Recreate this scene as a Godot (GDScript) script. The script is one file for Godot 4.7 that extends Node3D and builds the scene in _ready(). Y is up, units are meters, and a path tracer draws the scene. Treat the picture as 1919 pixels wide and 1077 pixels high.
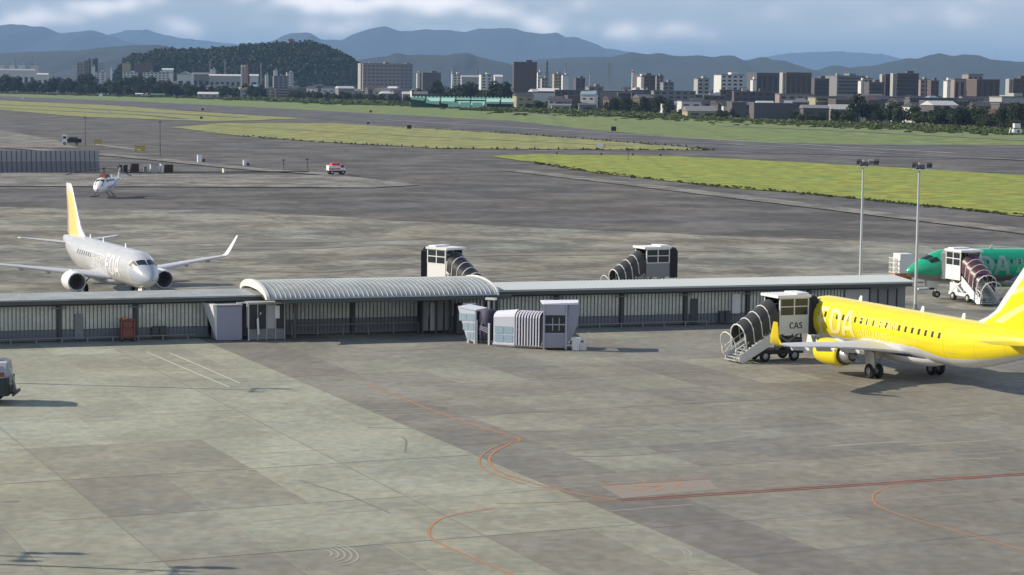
extends Node3D

var taken := {}
var M := {}
var rng := RandomNumberGenerator.new()
const GRID := 0.41          # the airfield's own direction: runway, slabs and stands follow it
const WALK := 0.33          # direction of the boarding walkway

# ---------------------------------------------------------------- mesh building
class MB:
	var v := PackedVector3Array()
	var uv := PackedVector2Array()
	var g := PackedInt32Array()
	var sg := -1
	func tri(a: Vector3, b: Vector3, c: Vector3, ua := Vector2.ZERO, ub := Vector2.ZERO, uc := Vector2.ZERO) -> void:
		v.append(a); v.append(b); v.append(c)
		uv.append(ua); uv.append(ub); uv.append(uc)
		g.append(sg); g.append(sg); g.append(sg)
	func quad(a: Vector3, b: Vector3, c: Vector3, d: Vector3) -> void:
		tri(a, b, c); tri(a, c, d)
	func hexa(p: Array) -> void:      # p[0..3] bottom ring, p[4..7] top ring
		quad(p[0], p[1], p[2], p[3]); quad(p[7], p[6], p[5], p[4])
		for i in 4:
			var j := (i + 1) % 4
			quad(p[i], p[i + 4], p[j + 4], p[j])
	func box(c: Vector3, s: Vector3, b := Basis()) -> void:
		var p := []
		for y in [-0.5, 0.5]:
			for q in [[-0.5, -0.5], [0.5, -0.5], [0.5, 0.5], [-0.5, 0.5]]:
				p.append(c + b * Vector3(q[0] * s.x, y * s.y, q[1] * s.z))
		hexa(p)
	func span(x0: float, x1: float, y0: float, y1: float, z0: float, z1: float) -> void:
		box(Vector3((x0 + x1) / 2, (y0 + y1) / 2, (z0 + z1) / 2), Vector3(absf(x1 - x0), absf(y1 - y0), absf(z1 - z0)))
	func bar(a: Vector3, b: Vector3, w: float, h: float) -> void:
		var d := (b - a).normalized()
		var up := Vector3.UP if absf(d.y) < 0.95 else Vector3.RIGHT
		var side := d.cross(up).normalized()
		var u := side.cross(d)
		box((a + b) / 2, Vector3(w, h, a.distance_to(b)), Basis(side, u, -d))
	func tube(pts: Array, r: float, n := 6, r2 := -1.0) -> void:
		if r2 < 0: r2 = r
		var rows := []
		for i in pts.size():
			var d: Vector3 = (pts[mini(i + 1, pts.size() - 1)] - pts[maxi(i - 1, 0)]).normalized()
			var up := Vector3.UP if absf(d.y) < 0.9 else Vector3.RIGHT
			var sd := d.cross(up).normalized()
			var u := sd.cross(d)
			var rr: float = lerpf(r, r2, float(i) / maxf(1.0, pts.size() - 1))
			var row := []
			for k in n + 1:
				var a := TAU * k / n
				row.append(pts[i] + (sd * cos(a) + u * sin(a)) * rr)
			rows.append(row)
		grid(rows, 1)
		for e in [0, rows.size() - 1]:
			for k in n:
				tri(pts[e], rows[e][k], rows[e][k + 1])
	func grid(rows: Array, smooth := -1, uvs := []) -> void:
		sg = smooth
		for i in rows.size() - 1:
			for k in rows[i].size() - 1:
				var a: Vector3 = rows[i][k]
				var b: Vector3 = rows[i + 1][k]
				var c: Vector3 = rows[i + 1][k + 1]
				var d: Vector3 = rows[i][k + 1]
				if uvs.size():
					tri(a, b, c, uvs[i][k], uvs[i + 1][k], uvs[i + 1][k + 1])
					tri(a, c, d, uvs[i][k], uvs[i + 1][k + 1], uvs[i][k + 1])
				else:
					tri(a, b, c); tri(a, c, d)
		sg = -1
	func lathe(profile: Array, o: Vector3, axis: Basis, n := 20) -> void:   # profile: Vector2(radius, along axis.z)
		var rows := []
		for p in profile:
			var row := []
			for k in n + 1:
				var a := TAU * k / n
				row.append(o + axis * Vector3(cos(a) * p.x, sin(a) * p.x, p.y))
			rows.append(row)
		grid(rows, 2)
	func prism(poly: PackedVector2Array, y0: float, y1: float) -> void:      # poly in x,z
		var t := Geometry2D.triangulate_polygon(poly)
		for i in range(0, t.size(), 3):
			var a := poly[t[i]]; var b := poly[t[i + 1]]; var c := poly[t[i + 2]]
			if (b - a).cross(c - a) < 0:
				var k := b; b = c; c = k
			tri(Vector3(a.x, y1, a.y), Vector3(b.x, y1, b.y), Vector3(c.x, y1, c.y))
		if y0 < y1:
			for i in poly.size():
				var p := poly[i]; var q := poly[(i + 1) % poly.size()]
				quad(Vector3(p.x, y0, p.y), Vector3(p.x, y1, p.y), Vector3(q.x, y1, q.y), Vector3(q.x, y0, q.y))
	func mesh() -> ArrayMesh:
		var st := SurfaceTool.new()
		st.begin(Mesh.PRIMITIVE_TRIANGLES)
		for i in v.size():
			st.set_smooth_group(g[i])
			st.set_uv(uv[i])
			st.add_vertex(v[i])
		st.generate_normals()
		return st.commit()

func numbered(called: String) -> String:
	if not taken.has(called):
		taken[called] = 0
		return called
	taken[called] += 1
	return "%s_%03d" % [called, taken[called]]

func put(called: String, m: Mesh, mt: Material, parent: Node = self, xf := Transform3D()) -> MeshInstance3D:
	var o := MeshInstance3D.new()
	o.name = numbered(called) if parent == self else called
	o.mesh = m
	o.material_override = mt
	o.transform = xf
	parent.add_child(o, true)
	return o

func obj(called: String, b: MB, mt: Material, parent: Node = self) -> MeshInstance3D:
	return put(called, b.mesh(), mt, parent)

func tag(o: Node, label: String, category: String, group := "") -> Node:
	o.set_meta("label", label)
	o.set_meta("category", category)
	if group: o.set_meta("group", group)
	return o

func thing(called: String, label: String, category: String, at: Vector3, turn := 0.0, group := "") -> Node3D:
	var o := Node3D.new()
	o.name = numbered(called)
	add_child(o, true)
	o.position = at
	o.rotation.y = turn
	tag(o, label, category, group)
	return o

func dup(src: Node3D, at: Vector3, turn: float, label := "", group := "") -> Node3D:
	var c: Node3D = src.duplicate()
	var stem: String = String(src.name)
	if stem.length() > 4 and stem[stem.length() - 4] == "_" and stem.right(3).is_valid_int(): stem = stem.left(stem.length() - 4)
	c.name = numbered(stem)
	add_child(c, true)
	c.position = at
	c.rotation.y = turn
	if label: c.set_meta("label", label)
	if group: c.set_meta("group", group)
	return c

func structure(called: String, b: MB, mt: Material) -> MeshInstance3D:
	var o := obj(called, b, mt)
	o.set_meta("kind", "structure")
	return o

func lin(r: float, g: float, b: float) -> Color:
	return Color(r, g, b).linear_to_srgb()

func mat(called: String, c: Color, rough := 0.8, metal := 0.0) -> StandardMaterial3D:
	var m := StandardMaterial3D.new()
	m.resource_name = called
	m.albedo_color = c
	m.roughness = rough
	m.metallic = metal
	M[called] = m
	return m

func noise(freq: float, oct := 4, sd := 1) -> FastNoiseLite:
	var n := FastNoiseLite.new()
	n.noise_type = FastNoiseLite.TYPE_SIMPLEX_SMOOTH
	n.seed = sd
	n.frequency = freq
	n.fractal_octaves = oct
	return n

# a grey tile that repeats: mean about 1, used as a multiplier of a base colour
func mottle(size: int, freq: float, oct: int, sd: int, low: float, high: float, tint := Vector3(0, 0, 0), streak := 1.0) -> ImageTexture:
	var a := noise(freq, oct, sd).get_seamless_image(size, size)
	var b := noise(freq * 0.35, 2, sd + 7).get_seamless_image(size, size)
	var c := noise(freq * 7.0, 2, sd + 13).get_seamless_image(size, size)
	var im := Image.create(size, size, false, Image.FORMAT_RGB8)
	for y in size:
		for x in size:
			var t := a.get_pixel(x, y).r * 0.62 + c.get_pixel(x, y).r * 0.38
			var w := b.get_pixel(x, y).r - 0.5
			var k := lerpf(low, high, smoothstep(0.2, 0.8, t)) * streak
			im.set_pixel(x, y, Color(k * (1.0 + tint.x * w), k * (1.0 + tint.y * w), k * (1.0 + tint.z * w)))
	return ImageTexture.create_from_image(im)

func tri_tex(m: StandardMaterial3D, t: Texture2D, metres: float, t2: Texture2D = null, metres2 := 1.0) -> StandardMaterial3D:
	m.albedo_texture = t
	m.uv1_triplanar = true
	m.uv1_world_triplanar = true
	m.uv1_scale = Vector3.ONE / metres
	if t2:
		m.detail_enabled = true
		m.detail_albedo = t2
		m.detail_blend_mode = BaseMaterial3D.BLEND_MODE_MUL
		m.detail_uv_layer = BaseMaterial3D.DETAIL_UV_2
		m.uv2_triplanar = true
		m.uv2_world_triplanar = true
		m.uv2_scale = Vector3.ONE / metres2
	return m

func on_grid(u: float, w: float, y := 0.0) -> Vector3:      # apron coordinates (across, along the stands) to the world
	return Vector3(u * cos(GRID) + w * sin(GRID), y, -130.0 - u * sin(GRID) + w * cos(GRID))

func on_walk(x: float, y: float, z: float) -> Vector3:
	return Vector3(x * cos(WALK) + z * sin(WALK), y, -178.0 - x * sin(WALK) + z * cos(WALK))

# ---------------------------------------------------------------- the scene
func _ready() -> void:
	rng.seed = 11
	var cam := Camera3D.new()
	cam.name = "camera"
	add_child(cam)
	cam.position = Vector3(0, 20.33, 0)
	cam.rotation = Vector3(-0.093769, 0, 0.01179)
	cam.fov = 15.085
	cam.near = 0.5
	cam.far = 90000
	cam.current = true
	var sun := DirectionalLight3D.new()
	sun.name = "sun"
	add_child(sun)
	sun.light_energy = 1.6
	sun.light_color = Color(1.0, 0.955, 0.87)
	sun.light_angular_distance = 0.5
	sun.shadow_enabled = true
	var way := Vector3(0.993 * cos(0.53), -sin(0.53), 0.115 * cos(0.53))
	sun.basis = Basis.looking_at(way, Vector3.UP)
	var env := Environment.new()
	env.background_mode = Environment.BG_SKY
	env.sky = make_sky()
	env.background_energy_multiplier = 1.0
	env.ambient_light_source = Environment.AMBIENT_SOURCE_SKY
	env.tonemap_mode = Environment.TONE_MAPPER_LINEAR
	env.tonemap_exposure = 1.13
	env.sdfgi_enabled = true
	env.ssao_enabled = true
	env.ssil_enabled = true
	env.fog_enabled = true
	env.fog_density = 0.000042
	env.fog_light_color = Color(0.63, 0.80, 1.0)
	var we := WorldEnvironment.new()
	we.name = "world_environment"
	we.environment = env
	add_child(we)
	materials()
	airfield()
	apron()
	mountains()
	castle_hill()
	town()
	green_sheds()
	trees()
	walkway()
	jets()
	stairs()
	bridge()
	poles()
	far_things()
	near_things()

func make_sky() -> Sky:
	var w := 2048
	var h := 1024
	var n := noise(1.0, 5, 21)
	var n2 := noise(1.0, 4, 5)
	var im := Image.create(w, h, false, Image.FORMAT_RGBF)
	var cols := []
	for x in w:
		var a := TAU * (x + 0.5) / w
		cols.append(Vector2(sin(a), cos(a)))
	for y in h:
		var el := PI * (0.5 - (y + 0.5) / h)
		var s := sin(el)
		var c := cos(el)
		var t := clampf(s, 0.0, 1.0)
		var base := Vector3(0.60, 0.69, 0.73).lerp(Vector3(0.06, 0.13, 0.31), pow(t, 0.55))
		if el < 0:
			base = Vector3(0.16, 0.17, 0.17)
		var clouds := el > -0.01 and el < 0.75
		for x in w:
			var k := base
			if clouds:
				var q: Vector2 = cols[x]
				var lift := el * 90.0 if el < 0.12 else 10.8 + (el - 0.12) * 9.0
				var d := n.get_noise_3d(q.x * c * 24.0, lift, q.y * c * 24.0) * 0.75 + n2.get_noise_3d(q.x * c * 3.2, lift * 0.4, q.y * c * 3.2 + 3.0) * 0.6
				var cover := smoothstep(-0.15, 0.35, d + 0.12 * smoothstep(0.0, 0.05, el) - 0.30 + 0.58 * smoothstep(-0.12, 0.14, q.x)) * smoothstep(0.006, 0.024, el) * (1.0 - smoothstep(0.3, 0.75, el))
				var lit := smoothstep(0.0, 0.45, d)
				k = k.lerp(Vector3(0.62, 0.68, 0.74).lerp(Vector3(1.6, 1.5, 1.46), lit), cover * 0.9)
			im.set_pixel(x, y, Color(k.x, k.y, k.z))
	var pm := PanoramaSkyMaterial.new()
	pm.panorama = ImageTexture.create_from_image(im)
	var sky := Sky.new()
	sky.sky_material = pm
	return sky

func materials() -> void:
	var fine := mottle(512, 0.014, 5, 3, 0.90, 1.0, Vector3(0.03, 0.0, -0.04))
	var broad := mottle(512, 0.008, 4, 9, 0.87, 1.0, Vector3(0.03, 0.0, -0.03))
	var wide := mottle(512, 0.012, 4, 31, 0.64, 1.0, Vector3(0.05, 0.0, -0.06))
	var lawn := mottle(512, 0.02, 5, 41, 0.74, 1.0, Vector3(0.22, 0.04, -0.2))
	M.fine = fine
	tri_tex(mat("apron_far", lin(0.35, 0.335, 0.275), 0.9), wide, 90.0, broad, 23.0)
	tri_tex(mat("taxiway", lin(0.165, 0.154, 0.146), 0.9), wide, 140.0, broad, 37.0)
	tri_tex(mat("pale_strip", lin(0.32, 0.305, 0.27), 0.9), wide, 70.0, broad, 19.0)
	tri_tex(mat("runway", lin(0.15, 0.145, 0.155), 0.9), wide, 160.0, broad, 41.0)
	tri_tex(mat("terrain", lin(0.09, 0.10, 0.075), 1.0), wide, 260.0, broad, 47.0)
	tri_tex(mat("grass_bright", lin(0.36, 0.42, 0.05), 1.0), lawn, 60.0, broad, 17.0)
	tri_tex(mat("grass_pale", lin(0.37, 0.385, 0.12), 1.0), lawn, 110.0, broad, 31.0)
	tri_tex(mat("grass_deep", lin(0.23, 0.31, 0.085), 1.0), lawn, 140.0, broad, 41.0)
	tri_tex(mat("weeds", lin(0.14, 0.17, 0.05), 1.0), lawn, 40.0)
	mat("joint", lin(0.17, 0.165, 0.145), 0.95)
	var k := 0
	for c in [[0.44, 0.445, 0.345], [0.405, 0.407, 0.315], [0.37, 0.367, 0.285], [0.333, 0.322, 0.258], [0.296, 0.28, 0.232], [0.26, 0.243, 0.208], [0.228, 0.211, 0.186]]:
		tri_tex(mat("slab_%d" % k, lin(c[0], c[1], c[2]), 0.88), fine, 5.0 + k * 0.7, broad, 43.0)
		k += 1
	mat("line_white", lin(0.55, 0.55, 0.48), 0.8)
	mat("line_orange", lin(0.42, 0.20, 0.09), 0.8)
	mat("line_red", lin(0.24, 0.065, 0.055), 0.8)
	mat("patch_red", lin(0.262, 0.230, 0.194), 0.9)
	mat("scuff", lin(0.335, 0.325, 0.275), 0.9)
	mat("skid", lin(0.20, 0.185, 0.16), 0.9)
	mat("white_paint", lin(0.78, 0.78, 0.78), 0.35)
	mat("white_dull", lin(0.66, 0.66, 0.64), 0.7)
	mat("light_grey", lin(0.42, 0.43, 0.43), 0.6)
	mat("mid_grey", lin(0.22, 0.225, 0.23), 0.7)
	mat("dark_grey", lin(0.075, 0.08, 0.085), 0.7)
	mat("near_black", lin(0.022, 0.022, 0.025), 0.6)
	mat("rubber", lin(0.02, 0.02, 0.02), 0.85)
	mat("steel", lin(0.55, 0.56, 0.57), 0.35, 0.8)
	mat("galvanised", lin(0.53, 0.56, 0.56), 0.5, 0.2)
	mat("glass_dark", lin(0.02, 0.026, 0.032), 0.3)
	mat("glass_blue", lin(0.42, 0.55, 0.62), 0.25)
	mat("red_rust", lin(0.22, 0.07, 0.05), 0.7)
	mat("orange_paint", lin(0.45, 0.17, 0.05), 0.6)
	mat("yellow_paint", lin(0.72, 0.57, 0.02), 0.4)
	mat("bellow", lin(0.04, 0.038, 0.036), 0.85)
	mat("bellow_grey", lin(0.34, 0.37, 0.37), 0.8)
	mat("canopy_dark", lin(0.035, 0.034, 0.033), 0.5)
	mat("canopy_red", lin(0.09, 0.035, 0.045), 0.4)
	tri_tex(mat("roof_metal", lin(0.42, 0.45, 0.445), 0.55, 0.15), broad, 11.0)
	tri_tex(mat("wall_panel", lin(0.74, 0.76, 0.68), 0.6), broad, 9.0)
	mat("wall_low", lin(0.16, 0.17, 0.19), 0.5)
	mat("fascia", lin(0.07, 0.08, 0.08), 0.6)
	mat("frame_dark", lin(0.055, 0.065, 0.065), 0.6)
	mat("curtain_blue", lin(0.30, 0.31, 0.38), 0.8)
	mat("purple_dark", lin(0.045, 0.04, 0.08), 0.7)
	mat("bridge_white", lin(0.76, 0.76, 0.84), 0.5)
	mat("bridge_grey", lin(0.40, 0.40, 0.50), 0.6)
	mat("fence_low", lin(0.20, 0.20, 0.22), 0.6)
	mat("fence_high", lin(0.33, 0.33, 0.35), 0.6)
	mat("heli_blue", lin(0.05, 0.09, 0.42), 0.35)
	mat("fire_red", lin(0.62, 0.05, 0.06), 0.4)
	mat("crate_brown", lin(0.06, 0.035, 0.03), 0.8)
	mat("sign_yellow", lin(0.55, 0.42, 0.08), 0.6)
	mat("tank_grey", lin(0.34, 0.34, 0.42), 0.4)
	mat("tank_green", lin(0.02, 0.035, 0.03), 0.5)
	mat("rib_grey", lin(0.12, 0.13, 0.13), 0.6)

func V(x: float, z: float) -> Vector2:
	return Vector2(x, z)

# an outline with a slightly ragged edge
func ragged(pts: Array, step: float, amp: float, sd := 1) -> PackedVector2Array:
	var n := noise(0.02, 4, sd)
	var out := PackedVector2Array()
	for i in pts.size():
		var a: Vector2 = pts[i]
		var b: Vector2 = pts[(i + 1) % pts.size()]
		var k := maxi(1, int(a.distance_to(b) / step))
		for j in k:
			var p := a.lerp(b, float(j) / k)
			out.append(p + Vector2(n.get_noise_2d(p.x * 3.0, p.y), n.get_noise_2d(p.x * 3.0 + 500.0, p.y)) * amp)
	return out

func sheet(called: String, pts: PackedVector2Array, y: float, mt: Material) -> MeshInstance3D:
	var b := MB.new()
	b.prism(pts, y, y)
	return structure(called, b, mt)

func airfield() -> void:
	var b := MB.new()
	var far := 60000.0
	b.quad(Vector3(-far, -0.5, 2000), Vector3(-far, -0.5, -far), Vector3(far, -0.5, -far), Vector3(far, -0.5, 2000))
	structure("ground", b, M.terrain)
	# mown ground that surrounds the airfield, up to the town
	sheet("grass_field", ragged([V(420, -200), V(330, -900), V(262, -1060), V(200, -1290), V(90, -1500), V(0, -1720), V(-100, -1975), V(-280, -2350), V(-700, -2850), V(-1100, -2800), V(-520, -1300), V(-330, -500)], 60.0, 10.0), -0.36, M.grass_deep)
	sheet("taxiway", PackedVector2Array([V(400, 60), V(260, -500), V(190, -600), V(147, -640), V(78, -690), V(-0.7, -930), V(-58, -1070), V(-155, -1320), V(-240, -1500), V(-700, -2350), V(-900, -2300), V(-420, -1300), V(-300, -700), V(-300, 60)]), -0.24, M.taxiway)
	sheet("runway", PackedVector2Array([V(300, -610), V(147, -632), V(78, -672), V(44, -764), V(-0.7, -916), V(-58, -1060), V(-155, -1308), V(-229, -1470), V(-470, -1990), V(-900, -2900), V(-905, -2960), V(-560, -2380), V(-349, -1990), V(-203, -1680), V(-1, -1192), V(37, -978), V(66.6, -856), V(93, -800), V(125, -785), V(188, -803), V(330, -600)]), -0.14, M.runway)
	sheet("grass_island", ragged([V(-6.7, -613), V(7.4, -633), V(47.5, -628), V(78, -591), V(101, -557), V(122, -520), V(230, -380), V(180, -240), V(83, -353), V(73, -378), V(55.6, -420), V(37.7, -454), V(16.3, -518), V(5.3, -567)], 5.0, 3.0, 3), -0.10, M.grass_bright)
	sheet("grass_island", ragged([V(-146, -930), V(-138, -1036), V(-90, -1067), V(-49, -987), V(-0.6, -885), V(36, -787), V(62, -712), V(61, -694), V(23, -685), V(-24, -678), V(-65, -735), V(-103, -807)], 8.0, 3.0, 4), -0.10, M.grass_pale)
	sheet("grass_island", ragged([V(-454, -1923), V(-318, -1690), V(-225, -1450), V(-150, -1268), V(-113, -1198), V(-148, -1073), V(-232, -1164), V(-326, -1380), V(-470, -1650), V(-640, -2100)], 12.0, 4.0, 5), -0.10, M.grass_pale)
	# drains and tracks cut into the grass
	for d in [[V(-460, -1740), V(-330, -1555), V(-225, -1340), V(-150, -1195), 9.0], [V(-420, -1560), V(-310, -1400), V(-220, -1255), V(-172, -1130), 7.0]]:
		strip("taxiway", d.slice(0, 4), d[4], -0.05, M.runway)
	strip("path", [V(-135, -985), V(-90, -905), V(-40, -828), V(20, -752), V(40, -722)], 2.2, -0.05, M.weeds)
	strip("path", [V(106, -1119), V(160, -1022), V(206, -879), V(240, -800)], 5.0, -0.2, M.pale_strip)
	strip("path", [V(-1, -1543), V(48, -1427), V(60, -1390)], 6.0, -0.2, M.pale_strip)
	strip("taxiway", [V(-0.3, -515), V(20, -462), V(46, -391), V(74, -314), V(110, -215)], 6.5, -0.10, M.pale_strip)
	strip("taxiway", [V(250, -560), V(180, -600), V(130, -660), V(60, -800)], 5.0, -0.05, M.pale_strip)
	strip("runway_marking", [V(140, -690), V(90, -800), V(44, -905), V(0, -1010), V(-70, -1180)], 1.2, -0.05, M.line_white)
	sheet("pale_apron", PackedVector2Array([V(-150, -460), V(-70, -472), V(-37, -474), V(-18.5, -434), V(-27, -421), V(-97, -410), V(-150, -402)]), -0.10, M.pale_strip)
	sheet("pale_apron", PackedVector2Array([V(-230, -900), V(-200, -846), V(-150, -717), V(-128, -640), V(-151, -638), V(-230, -640)]), -0.10, M.pale_strip)
	strip("taxiway", [V(-150, -640), V(-100, -572), V(-62, -505), V(-46, -486), V(-36, -472)], 7.0, -0.06, M.pale_strip)
	sheet("far_apron", ragged([V(-300, -330), V(-100, -349), V(-82, -345), V(-47, -342), V(-5, -313), V(32, -297), V(77, -276), V(300, -170), V(300, 40), V(-300, 40)], 6.0, 5.0, 8), -0.12, M.apron_far)
	# joints and stains of the far apron, thin tar lines along the stands
	for w in [-62.0, -70.5, -79.0, -88.0, -97.5, -109.0, -121.0]:
		var bb := MB.new()
		var a := on_grid(-90, w); var e := on_grid(70, w)
		bb.bar(Vector3(a.x, -0.112, a.z), Vector3(e.x, -0.112, e.z), 0.16, 0.012)
		structure("apron_joint", bb, M.joint)
	for q in [[-60.0, -74.0, 34.0, 1.6], [22.0, -92.0, 30.0, 2.2], [-18.0, -84.0, 18.0, 1.4], [40.0, -118.0, 40.0, 3.0], [-40.0, -130.0, 44.0, 3.0], [0.0, -146.0, 50.0, 4.0], [-52.0, -100.0, 26.0, 1.5], [-10.0, -66.0, 22.0, 1.0], [8.0, -104.0, 24.0, 1.8], [-70.0, -115.0, 40.0, 2.4], [-26.0, -120.0, 30.0, 2.0], [-56.0, -64.0, 16.0, 0.8], [16.0, -136.0, 34.0, 2.6]]:
		var pts := []
		for k in 9:
			var p := on_grid(q[0] + q[2] * k / 8.0, q[1] + sin(k * 1.3 + q[0]) * 1.2)
			pts.append(V(p.x, p.z))
		strip("apron_stain", pts, q[3], -0.09, M.skid)
	for q in [[-44.0, -66.0], [12.0, -64.0], [26.0, -76.0]]:
		var pts := []
		for k in 13:
			var p := on_grid(q[0] + (k - 6) * 1.6, q[1] + absf(k - 6.0) * 0.05)
			pts.append(V(p.x, p.z))
		strip("apron_marking", pts, 0.35, -0.085, M.line_orange)
	var turn := []
	for k in 12:
		var p := on_grid(3.0 - cos(k * 0.26) * 3.0 + k * 0.4 - 4.0, -84.0 + k * 0.9)
		turn.append(V(p.x, p.z))
	strip("apron_marking", turn, 0.3, -0.08, M.line_orange)

func strip(called: String, pts: Array, width: float, y: float, mt: Material, parent: Node = self) -> MeshInstance3D:
	var c := Curve2D.new()
	for i in pts.size():
		var t: Vector2 = (pts[mini(i + 1, pts.size() - 1)] - pts[maxi(i - 1, 0)]) / 6.0
		c.add_point(pts[i], -t, t)
	var p := c.tessellate(3, 3)
	var b := MB.new()
	var rows := []
	for i in p.size():
		var d := (p[mini(i + 1, p.size() - 1)] - p[maxi(i - 1, 0)]).normalized()
		var s := Vector2(-d.y, d.x) * width / 2
		rows.append([Vector3(p[i].x - s.x, y, p[i].y - s.y), Vector3(p[i].x + s.x, y, p[i].y + s.y)])
	b.grid(rows)
	var o := obj(called, b, mt, parent)
	if parent == self: o.set_meta("kind", "structure")
	return o

func grid_strip(pts: Array, width: float, y: float, mt: Material, called := "marking") -> void:
	var q := []
	for p in pts:
		var w := on_grid(p[0], p[1])
		q.append(V(w.x, w.z))
	strip(called, q, width, y, mt, apron_node)

var apron_node: Node3D

func apron() -> void:
	apron_node = Node3D.new()
	apron_node.name = "apron"
	apron_node.set_meta("kind", "structure")
	add_child(apron_node)
	var b := MB.new()
	var q := PackedVector2Array()
	for c in [[-48, -52], [66, -52], [66, 62], [-48, 62]]:
		var p := on_grid(c[0], c[1])
		q.append(V(p.x, p.z))
	b.prism(q, -0.022, -0.022)
	obj("joint_bed", b, M.joint, apron_node)
	# two paved fields: pale lanes 5 m wide on the left, older and browner slabs on the right
	var made := {}
	var n := noise(0.06, 3, 77)
	var lanes := [[-44.2, 5.0, 10.0], [-39.2, 5.0, 10.0], [-34.2, 5.0, 10.0], [-29.2, 5.0, 10.0], [-24.2, 4.9, 10.0], [-19.3, 4.9, 10.0], [-14.4, 5.2, 10.0], [-9.2, 2.6, 10.0]]
	for k in 14:
		lanes.append([-6.6 + 5.0 * k, 5.0, 6.8])
	for l in lanes:
		var w: float = -49.6 if l[2] > 8 else -50.2
		var lane := rng.randf_range(-0.5, 0.5)
		while w < 56.0:
			var mid := on_grid(l[0] + l[1] / 2, w + l[2] / 2)
			if absf(mid.x) < 11.0 - mid.z * 0.275 and mid.z < -82.0:
				var t := n.get_noise_2d(l[0] * 3.0, w) * 1.5 + rng.randf_range(-0.45, 0.45) + lane
				var base := 0.9
				if l[0] > -7.0:
					base = 4.2 + smoothstep(8, 40, w) * 1.5
				elif l[0] < -24.0 and w > 0:
					base = 3.4 if l[0] < -29.0 and l[0] > -30.0 else 2.2
					if l[0] > -25.0: base = 2.9 + smoothstep(5, 40, w)
				elif w > 15:
					base = 2.0 + smoothstep(15, 45, w) * 1.8
				if l[0] < -29.3 and l[0] > -29.1 and w > 9: base = 4.4
				var tone := clampi(roundi(base + t), 0, 6)
				var key := "%.1f_%.1f" % [l[1], l[2]]
				if not made.has(key):
					var s := MB.new()
					var hx: float = l[1] / 2 - 0.012
					var hz: float = l[2] / 2 - 0.012
					var e := 0.004
					s.hexa([Vector3(-hx, -0.06, -hz), Vector3(hx, -0.06, -hz), Vector3(hx, -0.06, hz), Vector3(-hx, -0.06, hz), Vector3(-hx + e, 0, -hz + e), Vector3(hx - e, 0, -hz + e), Vector3(hx - e, 0, hz - e), Vector3(-hx + e, 0, hz - e)])
					made[key] = s.mesh()
				mid.y = rng.randf_range(-0.004, 0.002)
				put("pavement_slab", made[key], M["slab_%d" % tone], apron_node, Transform3D(Basis(Vector3.UP, GRID), mid))
			w += l[2]
	# painted lines
	grid_strip([[-12.55, -39.6], [-12.3, -29.5], [-11.95, -19.5]], 0.13, 0.010, M.line_white)
	grid_strip([[-11.1, -38.4], [-10.9, -30.0], [-10.77, -21.0]], 0.13, 0.010, M.line_white)
	grid_strip([[-12.55, -39.6], [-12.4, -39.6]], 0.12, 0.011, M.line_white)
	grid_strip([[-2.78, -18.3], [-2.96, -6.3], [-2.65, 1.6], [-2.2, 6.3], [-3.57, 7.9], [-5.61, 10.4], [-6.91, 13.2], [-7.38, 15.9], [-7.04, 19.3], [-6.21, 22.6], [-4.94, 24.9]], 0.15, 0.010, M.line_orange)
	grid_strip([[-2.2, 6.6], [-4.3, 8.1], [-6.2, 10.5], [-7.5, 13.2], [-7.95, 15.9], [-7.6, 19.3]], 0.10, 0.011, M.line_orange)
	grid_strip([[-11.5, 24.6], [-14.3, 25.7], [-15.85, 27.5], [-16.76, 29.7], [-16.83, 32.0], [-16.34, 38.0], [-15.9, 46.0]], 0.13, 0.010, M.line_orange)
	grid_strip([[16.0, 25.6], [11.17, 25.8], [8.79, 27.0], [7.27, 28.6], [6.3, 30.8], [6.17, 34.2], [6.62, 38.3], [7.0, 46.0]], 0.13, 0.010, M.line_orange)
	grid_strip([[-11.0, 23.6], [-8.0, 24.3], [-4.94, 24.8]], 0.10, 0.010, M.line_orange)
	for off in [-0.2, 0.2]:
		grid_strip([[-4.94, 24.87 + off], [2.07, 25.18 + off], [10.13, 25.45 + off], [18.6, 25.7 + off], [34.0, 26.2 + off]], 0.17, 0.012, M.line_red)
	grid_strip([[-3.9, 20.9], [2.1, 21.2]], 0.12, 0.010, M.line_orange)
	# tar seams between the paved fields
	for u in [-6.6, -14.4, -29.2]:
		grid_strip([[u, -42.0], [u, 0.0], [u, 50.0]], 0.055, 0.0075, M.skid, "tar_seam")
	for w in [[10.4, -36.0, -6.7], [20.4, -32.0, -14.5], [30.4, -30.0, -6.7], [7.2, -6.4, 30.0], [-2.8, 0.0, 40.0]]:
		grid_strip([[w[1], w[0]], [(w[1] + w[2]) / 2, w[0]], [w[2], w[0]]], 0.05, 0.0085, M.skid, "tar_seam")
	# worn red ground of a stand number
	var pb := MB.new()
	var pq := PackedVector2Array()
	for c in [[-4.1, 21.3], [2.0, 21.3], [1.1, 23.7], [-4.5, 24.5]]:
		var p := on_grid(c[0], c[1])
		pq.append(V(p.x, p.z))
	pb.prism(ragged(pq, 0.5, 0.5, 6), 0.007, 0.007)
	obj("worn_patch", pb, M.patch_red, apron_node)
	for c in [[[-2.6, 21.8], [-1.4, 22.5], [-2.2, 23.4]], [[-2.9, 22.9], [-1.2, 22.0]], [[0.2, 21.7], [-0.6, 22.6], [0.5, 23.1]], [[-3.6, 21.7], [-3.0, 22.6]]]:
		grid_strip(c, 0.16, 0.012, M.line_orange)
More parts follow.
